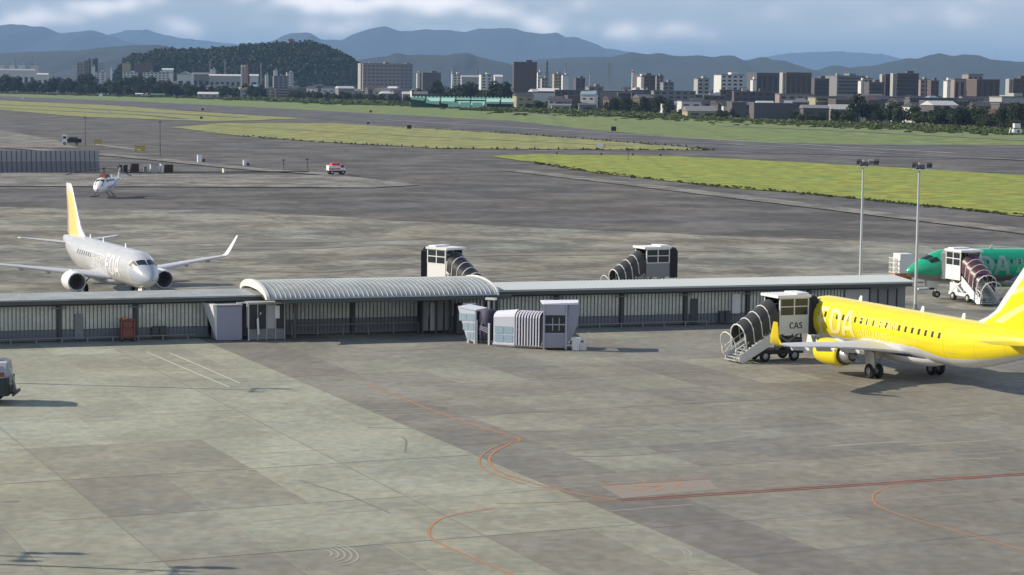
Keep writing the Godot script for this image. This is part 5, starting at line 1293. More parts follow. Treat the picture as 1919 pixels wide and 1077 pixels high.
func trees() -> void:
	mat("bark", lin(0.06, 0.05, 0.04), 0.95)
	tri_tex(mat("leaf_dark", lin(0.052, 0.068, 0.03), 1.0), M.fine, 4.0)
	tri_tex(mat("leaf_mid", lin(0.062, 0.084, 0.032), 1.0), M.fine, 5.0)
	tri_tex(mat("leaf_olive", lin(0.088, 0.098, 0.042), 1.0), M.fine, 5.0)
	var kinds := [tree_kind(3, 9.0, 4.2, M.leaf_dark), tree_kind(8, 7.0, 4.0, M.leaf_mid), tree_kind(14, 6.0, 3.6, M.leaf_olive), tree_kind(21, 11.0, 4.4, M.leaf_dark)]
	var words := ["round dark green tree", "bushy mid green tree", "low olive tree", "tall dark tree"]
	var plain := [M.leaf_dark, M.leaf_mid, M.leaf_olive]
	# rows: from point to point, how many, sizes, what the row is
	var rows := [[-691.0, -2899.0, -550.0, -2765.0, 30.0, 1.75, 1, "below the long white warehouse"], [-550.0, -2765.0, -455.0, -2646.0, 24.0, 1.9, 1, "below the white factory"], [-455.0, -2625.0, -366.0, -2526.0, 24.0, 1.8, 1, "below the school building"], [-377.0, -2600.0, -282.0, -2494.0, 18.0, 1.3, 1, "below the long white roofs"], [-246.0, -2389.0, -143.0, -2234.0, 26.0, 1.2, -1, "below the hill"], [-140.0, -2193.0, -92.0, -2078.0, 10.0, 0.95, -1, "below the large slab block"], [-94.0, -2153.0, -67.0, -2086.0, 7.0, 1.5, 1, "below the dark flat hall"], [-54.0, -2020.0, -4.0, -1884.0, 13.0, 1.7, 1, "behind the mint green hangar"], [0.0, -1802.0, 65.0, -1649.0, 16.0, 0.8, -1, "below the brown tower"], [65.0, -1649.0, 104.0, -1534.0, 14.0, 1.0, 1, "below the dark brown block"], [105.0, -1516.0, 122.0, -1462.0, 6.0, 0.8, 1, "left of the tan low hall"], [128.0, -1400.0, 145.0, -1342.0, 6.0, 0.6, 1, "before the depot wall"], [164.0, -1294.0, 199.0, -1261.0, 13.0, 0.75, -1, "right of the depot wall"], [201.0, -1273.0, 217.0, -1254.0, 8.0, 1.1, 1, "before the dark flats"], [217.0, -1257.0, 238.0, -1178.0, 18.0, 1.05, 1, "in the clump below the banded tower"], [236.0, -1186.0, 256.0, -1112.0, 18.0, 1.05, 1, "in the clump below the wide brown block"], [246.0, -1372.0, 272.0, -1229.0, 12.0, 1.2, 1, "behind the big clump"], [262.0, -1157.0, 277.0, -1126.0, 7.0, 1.2, 1, "at the right border"]]
	for q in rows:
		for i in int(q[4]):
			var f: float = (i + 0.5 + rng.randf_range(-0.35, 0.35)) / q[4]
			var k := rng.randi_range(0, 3)
			if q[6] < 0: k = rng.randi_range(1, 2)
			var s: float = q[5] * rng.randf_range(0.75, 1.3)
			var p := Vector3(lerpf(q[0], q[2], f) + rng.randf_range(-4, 4), -0.4, lerpf(q[1], q[3], f) + rng.randf_range(-14, 14))
			var t: Node3D = kinds[k].duplicate()
			t.name = numbered("tree")
			add_child(t, true)
			t.transform = Transform3D(Basis(Vector3.UP, rng.randf() * TAU).scaled(Vector3(s, s * rng.randf_range(0.85, 1.15), s)), p)
			tag(t, "%s, %s from left, %s" % [words[k], ordinal(i + 1), q[7]], "tree", "trees " + q[7])
	for k in kinds: k.free()
	# scrub that covers the bank between the runway and the town: nobody could count it
	var xf := []
	for q in [[-684.0, -2842.0, -266.0, -2355.0, 500.0, 1.0, 14.0], [-281.0, -2384.0, -107.0, -2027.0, 1300.0, 1.7, 22.0], [-115.0, -2133.0, 0.0, -1836.0, 500.0, 1.4, 8.0], [-90.0, -1874.0, 0.0, -1640.0, 140.0, 0.45, 5.0], [-214.0, -2181.0, -105.0, -1945.0, 500.0, 1.0, 16.0], [-8.0, -1725.0, 107.0, -1445.0, 1000.0, 1.2, 22.0], [99.0, -1428.0, 175.0, -1269.0, 600.0, 0.8, 12.0], [164.0, -1280.0, 256.0, -1040.0, 900.0, 0.9, 14.0], [29.0, -1465.0, 178.0, -1132.0, 160.0, 0.5, 16.0], [172.0, -1168.0, 245.0, -997.0, 260.0, 0.6, 14.0]]:
		for i in int(q[4]):
			var f := rng.randf()
			var s: float = rng.randf_range(0.35, 1.0) * q[5]
			xf.append(Transform3D(Basis(Vector3.UP, rng.randf() * TAU).scaled(Vector3(s * 1.4, s * rng.randf_range(0.5, 1.0), s * 1.4)), Vector3(lerpf(q[0], q[2], f) + rng.randfn(0, 1) * q[6], -0.3, lerpf(q[1], q[3], f) + rng.randfn(0, 1) * q[6] * 2.0)))
	tri_tex(mat("scrub_leaf", lin(0.115, 0.145, 0.05), 1.0), M.fine, 6.0)
	multi("scrub", clump(2.6, 60, 9, 0.6, 0.6).mesh(), M.scrub_leaf, xf, "low green scrub on the bank between the runway and the town", "scrub")
	# uncut tufts on the ragged edges of the grass
	var tf := []
	var edge := [V(5.3, -567), V(16.3, -518), V(37.7, -454), V(55.6, -420), V(73, -378), V(83, -353), V(130, -285)]
	for i in 380:
		var seg := rng.randi_range(0, edge.size() - 2)
		var p: Vector2 = edge[seg].lerp(edge[seg + 1], rng.randf()) + Vector2(rng.randfn(0, 1), rng.randfn(0, 1)) * 0.9
		var s := rng.randf_range(0.05, 0.15)
		tf.append(Transform3D(Basis(Vector3.UP, rng.randf() * TAU).scaled(Vector3(s * 1.6, s, s * 1.6)), Vector3(p.x, -0.05, p.y)))
	var edge_b := [V(-103, -807), V(-65, -735), V(-24, -678), V(23, -685), V(61, -694), V(62, -712), V(36, -787), V(-0.6, -885), V(-49, -987)]
	for i in 240:
		var seg := rng.randi_range(0, edge_b.size() - 2)
		var p: Vector2 = edge_b[seg].lerp(edge_b[seg + 1], rng.randf()) + Vector2(rng.randfn(0, 1), rng.randfn(0, 1)) * 1.6
		var s := rng.randf_range(0.05, 0.16)
		tf.append(Transform3D(Basis(Vector3.UP, rng.randf() * TAU).scaled(Vector3(s * 2.0, s, s * 2.0)), Vector3(p.x, -0.05, p.y)))
	multi("weeds", clump(2.0, 36, 19, 0.7, 0.6).mesh(), M.weeds, tf, "dark uncut weeds along the ragged edges of the two mown islands", "weeds")

func ordinal(n: int) -> String:
	var w := ["zeroth", "first", "second", "third", "fourth", "fifth", "sixth", "seventh", "eighth", "ninth", "tenth", "eleventh", "twelfth"]
	if n < w.size(): return w[n]
	return "%d%s" % [n, "st" if n % 10 == 1 and n != 11 else "nd" if n % 10 == 2 and n != 12 else "rd" if n % 10 == 3 and n != 13 else "th"]

# ---------------------------------------------------------------- boarding walkway
func walk_part(called: String, b: MB, mt: Material, parent: Node) -> MeshInstance3D:
	return obj(called, b, mt, parent)

func bays(o: Node3D, x0: float, x1: float, wz: float, low: float, top: float, split: float, upper: String, lower: String) -> void:
	var n := maxi(1, roundi((x1 - x0) / 5.9))
	for k in n:
		var a := lerpf(x0, x1, float(k) / n)
		var e := lerpf(x0, x1, float(k + 1) / n)
		var p := MB.new()
		p.span(a + 0.16, e - 0.16, split, top, wz - 0.06, wz)
		obj("wall_panel", p, M[upper], o)
		var l := MB.new()
		l.span(a + 0.16, e - 0.16, low, split - 0.03, wz - 0.06, wz + 0.02)
		obj("lower_panel", l, M[lower], o)
		var r := MB.new()
		var m := int((e - a - 0.3) / 0.31)
		for j in m + 1:
			var x := a + 0.22 + (e - a - 0.44) * j / m
			r.span(x - 0.028, x + 0.028, low + 0.1, top - 0.004, wz + 0.024, wz + 0.075)
		var ro := obj("rib", r, M.rib_grey, o)
		ro.set_meta("kind", "stuff")
		var c := MB.new()
		c.span(a - 0.13, a + 0.13, 0.0, top + 0.1, wz - 0.1, wz + 0.19)
		obj("column", c, M.frame_dark, o)
		var t := MB.new()
		t.span(a - 0.55, a + 0.55, top - 0.19, top - 0.11, wz + 0.2, wz + 0.34)
		obj("lamp", t, M.mid_grey, o)
	var back := MB.new()
	back.span(x0, x1, 0.0, top + 0.15, -3.5, -3.4)
	obj("back_wall", back, M.wall_panel, o)
	var fl := MB.new()
	fl.span(x0, x1, 0.05, 0.2, -3.4, wz - 0.07)
	obj("floor", fl, M.mid_grey, o)
	var bm := MB.new()
	bm.span(x0, x1, top + 0.002, top + 0.22, wz - 0.09, wz + 0.1)
	obj("header_beam", bm, M.frame_dark, o)

func guard_rail(o: Node3D, x0: float, x1: float, z: float) -> void:
	var r := MB.new()
	r.tube([Vector3(x0, 0.38, z), Vector3(x1, 0.38, z)], 0.055, 6)
	obj("guard_rail", r, M.mid_grey, o)
	var x := x0
	while x <= x1 + 0.01:
		var p := MB.new()
		p.span(x - 0.05, x + 0.05, 0.0, 0.36, z - 0.05, z + 0.05)
		obj("rail_post", p, M.mid_grey, o)
		x += 1.95

func door(o: Node3D, x: float, w: float, h: float, z: float, mt: String) -> void:
	var d := MB.new()
	d.span(x - w / 2, x + w / 2, 0.15, h, z + 0.12, z + 0.18)
	obj("door", d, M[mt], o)

func walkway() -> void:
	var base := Vector3(0, 0, -178)
	# left wing
	var o := thing("covered_walkway", "long covered walkway with flat metal roof and ribbed wall, left of the vaulted hall", "walkway", base, WALK)
	bays(o, -60.3, -24.9, -0.9, 0.12, 2.78, 0.95, "wall_panel", "wall_low")
	var b := MB.new()
	b.hexa([Vector3(-62, 3.27, 0.3), Vector3(-20.9, 3.30, 0.3), Vector3(-20.9, 3.36, -4.4), Vector3(-62, 3.33, -4.4), Vector3(-62, 3.38, 0.34), Vector3(-20.4, 3.43, 0.34), Vector3(-20.4, 3.52, -4.4), Vector3(-62, 3.47, -4.4)])
	obj("roof", b, M.roof_metal, o)
	b = MB.new()
	b.span(-62, -20.9, 3.02, 3.26, 0.02, 0.26)
	obj("fascia", b, M.fascia, o)
	b = MB.new()
	for k in 104:
		b.bar(Vector3(-61.8 + k * 0.4, 3.405, 0.3), Vector3(-61.8 + k * 0.4, 3.50, -4.3), 0.05, 0.04)
	obj("roof_seam", b, M.roof_metal, o).set_meta("kind", "stuff")
	b = MB.new()
	b.span(-24.9, -20.3, 0.0, 3.0, -3.5, -3.4)
	b.span(-24.7, -19.4, 0.0, 3.0, -1.4, -1.3)
	obj("back_wall", b, M.mid_grey, o)
	guard_rail(o, -60.0, -26.3, 0.05)
	door(o, -35.2, 0.66, 2.15, -0.9, "mid_grey")
	for x in [-29.3, -28.7]:
		b = MB.new()
		b.span(x - 0.27, x + 0.27, 0.2, 1.05, -0.72, -0.5)
		obj("cabinet", b, M.frame_dark, o)
	# right wing
	o = thing("covered_walkway", "long covered walkway with corrugated pale roof, right of the vaulted hall", "walkway", base, WALK)
	bays(o, -1.6, 33.4, -0.9, 0.12, 2.75, 0.95, "wall_panel", "wall_low")
	var rows := []
	for i in 2:
		var row := []
		for k in 260:
			var x := -1.9 + k * 39.1 / 259.0
			row.append(Vector3(x, (3.40 if i == 0 else 3.68) + (0.05 if k % 2 else 0.0), 0.34 if i == 0 else -3.6))
		rows.append(row)
	b = MB.new()
	b.grid(rows)
	b.span(-1.9, 37.2, 3.28, 3.385, -3.5, 0.26)
	obj("roof", b, M.galvanised, o)
	b = MB.new()
	b.span(-1.6, 37.1, 2.99, 3.27, 0.0, 0.22)
	obj("fascia", b, M.fascia, o)
	b = MB.new()
	b.span(33.56, 37.0, 0.0, 2.98, -3.5, -0.86)
	obj("end_wall", b, M.mid_grey, o)
	for x in [34.3, 35.25, 36.15]:
		b = MB.new()
		b.span(x - 0.06, x + 0.06, 1.0, 2.7, -0.85, -0.82)
		obj("slot_window", b, M.near_black, o)
	b = MB.new()
	b.span(31.0, 33.3, 1.6, 2.75, -0.76, -0.70)
	obj("notice_board", b, M.light_grey, o)
	guard_rail(o, 5.8, 17.6, 0.05)
	door(o, 16.65, 0.62, 2.25, -0.9, "frame_dark")
	for x in [19.2, 19.75]:
		b = MB.new()
		b.span(x - 0.22, x + 0.22, 0.2, 1.15, -0.72, -0.5)
		obj("cabinet", b, M.frame_dark, o)
	b = MB.new()
	b.span(20.2, 20.9, 0.9, 2.6, -0.74, -0.66)
	obj("wall_sign", b, M.white_dull, o)
	# vaulted hall
	o = thing("vaulted_hall", "waiting hall under a ribbed barrel vault, between the two walkway wings", "building", base, WALK)
	var c := Vector2(-1.5, 3.35)
	var arc := func(x: float, grow: float) -> Array:
		var row := []
		for k in 25:
			var a := PI * k / 24.0
			row.append(Vector3(x, c.y + sin(a) * (1.0 + grow), c.x + cos(a) * (5.0 + grow)))
		return row
	b = MB.new()
	b.grid([arc.call(-21.1, 0.0), arc.call(-2.45, 0.0)], 1)
	b.grid([arc.call(-21.1, -0.12), arc.call(-2.45, -0.12)], 1)
	obj("roof", b, M.roof_metal, o)
	b = MB.new()
	for k in 48:
		var x := -20.9 + k * 0.39
		b.grid([arc.call(x - 0.06, 0.0), arc.call(x - 0.04, 0.03), arc.call(x + 0.04, 0.03), arc.call(x + 0.06, 0.0)])
	obj("roof_seam", b, M.roof_metal, o).set_meta("kind", "stuff")
	for e in [[-21.35, -21.1], [-2.45, -2.3]]:
		b = MB.new()
		b.grid([arc.call(e[0], 0.12), arc.call(e[1], 0.12)], 1)
		b.grid([arc.call(e[0], -0.5), arc.call(e[0], 0.12)])
		b.grid([arc.call(e[0], -0.5), arc.call(e[1], -0.5)], 1)
		b.grid([arc.call(e[1], -0.5), arc.call(e[1], 0.12)])
		obj("end_arch", b, M.white_dull, o)
	b = MB.new()
	b.span(-20.1, -1.2, 3.05, 3.33, 3.2, 3.44)
	obj("fascia", b, M.fascia, o)
	bays(o, -19.0, -1.9, -0.95, 0.1, 2.75, 1.3, "wall_panel", "wall_low")  # dark lower panels hold the shade under the vault in their colour
	b = MB.new()
	b.span(-19.3, -1.9, 3.0, 3.04, -6.2, 3.2)
	obj("ceiling", b, M.fascia, o)
	for x in [-18.9, -13.2, -7.6, -2.2]:
		b = MB.new()
		b.span(x - 0.1, x + 0.1, 0, 3.0, 2.6, 2.8)
		if x > -18 and x < -3: continue
		obj("column", b, M.frame_dark, o)
	b = MB.new()
	b.tube([Vector3(-18.5, 0.9, 0.0), Vector3(-8.0, 0.9, 0.0)], 0.05, 6)
	for k in 6: b.span(-18.5 + k * 2.1 - 0.04, -18.5 + k * 2.1 + 0.04, 0, 0.9, -0.04, 0.04)
	obj("hand_rail", b, M.mid_grey, o)
	# glazed vestibule at the hall's left end
	o = thing("glazed_vestibule", "glazed boarding vestibule with white posts under the white arch", "vestibule", on_walk(-20.9, 0, 0.6), WALK)
	b = MB.new()
	b.span(-1.55, 1.7, 2.85, 3.0, -1.4, 1.2)
	obj("roof", b, M.light_grey, o)
	for k in 5:
		b = MB.new()
		b.span(-1.5 + k * 0.72, -1.42 + k * 0.72, 0, 2.84, 1.02, 1.1)
		obj("post", b, M.white_dull if k == 0 else M.light_grey, o)
	for k in 4:
		b = MB.new()
		b.span(-1.40 + k * 0.72, -0.80 + k * 0.72, 0.9, 2.8, 1.04, 1.07)
		obj("pane", b, M.glass_dark if k != 2 else M.light_grey, o)
		b = MB.new()
		b.span(-1.40 + k * 0.72, -0.80 + k * 0.72, 0.06, 0.86, 1.03, 1.08)
		obj("panel", b, M.mid_grey, o)
	b = MB.new()
	b.tube([Vector3(-0.75, 0.5, 1.4), Vector3(-0.8, 1.7, 1.4), Vector3(-0.55, 2.2, 1.35)], 0.09, 6)
	b.span(0.62, 1.0, 1.7, 2.7, 1.12, 1.16)
	obj("sign", b, M.white_paint, o)
	# store box and the hall's right vestibule
	o = thing("equipment_cabin", "plain grey equipment cabin standing against the left walkway", "cabin", on_walk(-23.85, 0, 0.3), WALK)
	b = MB.new()
	b.hexa([Vector3(-1.0, 0.05, -1.0), Vector3(1.0, 0.05, -1.0), Vector3(1.0, 0.05, 1.2), Vector3(-1.0, 0.05, 1.2), Vector3(-1.0, 2.75, -1.0), Vector3(1.0, 2.75, -1.0), Vector3(1.0, 2.7, 1.2), Vector3(-1.0, 2.7, 1.2)])
	obj("body", b, M.curtain_blue, o)
	b = MB.new()
	b.hexa([Vector3(-1.02, 0.1, 1.0), Vector3(-1.0, 0.1, 1.0), Vector3(-1.0, 0.1, 1.2), Vector3(-1.02, 0.1, 1.2), Vector3(-1.75, 2.86, -0.9), Vector3(-1.0, 2.86, -0.9), Vector3(-1.0, 2.86, 1.22), Vector3(-1.3, 2.86, 1.22)])
	obj("flared_side", b, M.white_dull, o)  # white wedge shaped after the sunlit part of the left face
	b = MB.new()
	b.span(-1.05, 1.05, 2.76, 2.84, -1.0, 1.26)
	obj("roof", b, M.light_grey, o)
	b = MB.new()
	b.span(0.6, 1.5, 2.9, 3.0, 1.0, 1.12)
	b.span(1.4, 1.5, 1.0, 2.9, 1.0, 1.12)
	obj("door_track", b, M.white_dull, o)
	o = thing("entrance_bay", "dark entrance bay with grey panels at the hall's right end", "vestibule", on_walk(-6.0, 0, 0.4), WALK)
	for k in 4:
		b = MB.new()
		b.span(-1.9 + k * 0.62, -1.42 + k * 0.62, 0.3, 2.6, 0.4 + 0.1 * (k % 2), 0.46 + 0.1 * (k % 2))
		obj("panel", b, M.mid_grey if k != 1 else M.light_grey, o)
	b = MB.new()
	b.span(0.7, 1.7, 0.1, 2.5, 0.5, 1.4)
	obj("cupboard", b, M.dark_grey, o)
	b = MB.new()
	b.span(0.9, 2.0, 2.55, 2.7, 2.2, 2.4)
	obj("lamp", b, M.white_paint, o)
	for x in [-2.0, -0.9, 0.3]:
		b = MB.new()
		b.span(x - 0.06, x + 0.06, 0, 2.9, 0.7, 0.82)
		obj("post", b, M.dark_grey, o)
	# red rolling rack
	o = thing("equipment_trolley", "rusty red trolley frame parked by the left walkway wall", "trolley", on_walk(-31.6, 0, 0.15), WALK)
	b = MB.new()
	for s in [[-0.5, -0.3], [0.5, -0.3], [0.5, 0.3], [-0.5, 0.3]]:
		b.span(s[0] - 0.05, s[0] + 0.05, 0.12, 1.8, s[1] - 0.05, s[1] + 0.05)
	for y in [0.35, 1.0, 1.65]:
		b.span(-0.55, 0.55, y, y + 0.08, -0.35, 0.35)
	obj("frame", b, M.red_rust, o)
	b = MB.new()
	b.span(-0.4, 0.4, 0.44, 0.98, -0.25, 0.3)
	b.span(-0.35, 0.3, 1.1, 1.6, -0.2, 0.28)
	obj("box", b, M.red_rust, o)
	b = MB.new()
	b.span(-0.5, -0.1, 1.75, 1.95, 0.1, 0.3)
	obj("lid", b, M.orange_paint, o)
	for s in [[-0.45, -0.25], [0.45, -0.25], [0.45, 0.25], [-0.45, 0.25]]:
		b = MB.new()
		b.tube([Vector3(s[0], 0.1, s[1] - 0.05), Vector3(s[0], 0.1, s[1] + 0.05)], 0.1, 8)
		obj("wheel", b, M.rubber, o)

# ---------------------------------------------------------------- the jets (nose at the origin, tail along +z, starboard +x)
const RINGS := [[0.0, 0.04, 0.04, 2.52], [0.12, 0.26, 0.25, 2.53], [0.35, 0.46, 0.45, 2.56], [0.8, 0.74, 0.70, 2.63], [1.4, 1.0, 0.98, 2.75], [2.0, 1.19, 1.21, 2.88], [2.7, 1.34, 1.42, 3.01], [3.4, 1.44, 1.58, 3.10], [4.2, 1.495, 1.66, 3.14], [5.2, 1.505, 1.675, 3.15], [12.0, 1.505, 1.675, 3.15], [20.0, 1.505, 1.675, 3.15], [21.5, 1.50, 1.66, 3.165], [23.0, 1.45, 1.58, 3.25], [24.5, 1.34, 1.42, 3.40], [26.0, 1.17, 1.22, 3.58], [27.5, 0.96, 1.0, 3.76], [29.0, 0.70, 0.74, 3.94], [30.4, 0.44, 0.48, 4.10], [31.3, 0.24, 0.28, 4.20], [31.66, 0.1, 0.12, 4.24]]

func ring_at(s: float) -> Vector3:
	for i in RINGS.size() - 1:
		if s <= RINGS[i + 1][0]:
			var f: float = clampf((s - RINGS[i][0]) / (RINGS[i + 1][0] - RINGS[i][0]), 0, 1)
			return Vector3(lerpf(RINGS[i][1], RINGS[i + 1][1], f), lerpf(RINGS[i][2], RINGS[i + 1][2], f), lerpf(RINGS[i][3], RINGS[i + 1][3], f))
	return Vector3(0.1, 0.12, 4.24)

func skin(s: float, a: float, off := 0.0) -> Vector3:      # a: 0 top, 90 starboard, -90 port
	var r := ring_at(s)
	var d := Vector2(sin(deg_to_rad(a)), cos(deg_to_rad(a)))
	return Vector3(d.x * (r.x + off), r.z + d.y * (r.y + off), s)

func patch(s0: float, s1: float, a0: float, a1: float, off: float, lean := 0.0) -> MB:
	var b := MB.new()
	var rows := []
	for i in 4:
		var row := []
		for k in 5:
			var a := lerpf(a0, a1, k / 4.0)
			row.append(skin(lerpf(s0, s1, i / 3.0) + lean * (k / 4.0), a, off))
		rows.append(row)
	b.grid(rows, 1)
	return b

func wing_loft(sections: Array, side: float) -> MB:
	# section: [t, leading edge s, chord, height, thickness share]
	var prof := [[0.0, 0.0], [0.06, 0.42], [0.25, 0.62], [0.5, 0.55], [0.8, 0.24], [1.0, 0.02], [0.8, -0.12], [0.5, -0.30], [0.25, -0.38], [0.06, -0.30]]
	var b := MB.new()
	var rows := []
	for i in sections.size():
		var q: Array = sections[i]
		var p0: Array = sections[maxi(i - 1, 0)]
		var p1: Array = sections[mini(i + 1, sections.size() - 1)]
		var along := Vector2(p1[0] - p0[0], p1[3] - p0[3]).normalized()
		var up := Vector2(-along.y, along.x)
		var row := []
		for k in prof.size() + 1:
			var f: Array = prof[k % prof.size()]
			var th: float = f[1] * q[4] * q[2]
			row.append(Vector3((q[0] + up.x * th) * side, q[3] + up.y * th, q[1] + f[0] * q[2]))
		rows.append(row)
	b.grid(rows, 1)
	var last: Array = rows[rows.size() - 1]
	for k in range(1, last.size() - 2):
		b.tri(last[0], last[k], last[k + 1])
	return b

func letters(text: String, height: float, s0: float, arc_mid: float, side: float, off: float, bold := true) -> MB:
	# lettering laid on the skin: read from the port side towards the tail, on starboard towards the nose
	var tm := TextMesh.new()
	var f := SystemFont.new()
	f.font_names = PackedStringArray(["Droid Sans"])
	f.font_weight = 700 if bold else 400
	tm.font = f
	tm.text = text
	tm.depth = 0.0
	tm.font_size = 64
	tm.pixel_size = height / 46.0
	tm.line_spacing = -6.0
	tm.horizontal_alignment = HORIZONTAL_ALIGNMENT_LEFT
	var ar := tm.surface_get_arrays(0)
	var vs: PackedVector3Array = ar[Mesh.ARRAY_VERTEX]
	var ix: PackedInt32Array = ar[Mesh.ARRAY_INDEX]
	var b := MB.new()
	var todo := []
	for i in range(0, ix.size(), 3):
		todo.append([vs[ix[i]], vs[ix[i + 1]], vs[ix[i + 2]]])
	while todo.size():
		var t: Array = todo.pop_back()
		var e := 0
		var longest := 0.0
		for k in 3:
			var l: float = absf(t[k].y - t[(k + 1) % 3].y)
			if l > longest:
				longest = l; e = k
		if longest > 0.22:
			var m: Vector3 = (t[e] + t[(e + 1) % 3]) / 2.0
			todo.append([t[e], m, t[(e + 2) % 3]])
			todo.append([m, t[(e + 1) % 3], t[(e + 2) % 3]])
			continue
		var p := []
		for k in 3:
			var s: float = s0 + t[k].x * (-side)
			var r := ring_at(s)
			var a: float = arc_mid - rad_to_deg(t[k].y / r.y)
			p.append(skin(s, a * side, off))
		b.tri(p[0], p[1], p[2])
	return b

func skin_texture(paint: Callable) -> ImageTexture:
	var im := Image.create(512, 256, false, Image.FORMAT_RGB8)
	var grime := noise(0.03, 4, 61)
	for y in 256:
		for x in 512:
			var s := 31.68 * (x + 0.5) / 512.0
			var c: Color = paint.call(s, 360.0 * (y + 0.5) / 256.0 - 180.0)
			var k := 1.0 + 0.05 * grime.get_noise_2d(x * 0.5, y * 4.0)
			for j in [58, 96, 140, 190, 244, 292, 340, 392, 438]:
				if x == j: k *= 0.90
			if y in [70, 186, 60, 196]: k *= 0.95
			im.set_pixel(x, y, Color(c.r * k, c.g * k, c.b * k))
	return ImageTexture.create_from_image(im)

func fin_texture(paint: Callable) -> ImageTexture:
	var im := Image.create(256, 256, false, Image.FORMAT_RGB8)
	for y in 256:
		for x in 256:
			im.set_pixel(x, y, paint.call(22.0 + 10.0 * (x + 0.5) / 256.0, 4.0 + 6.2 * (1.0 - (y + 0.5) / 256.0)))
	return ImageTexture.create_from_image(im)

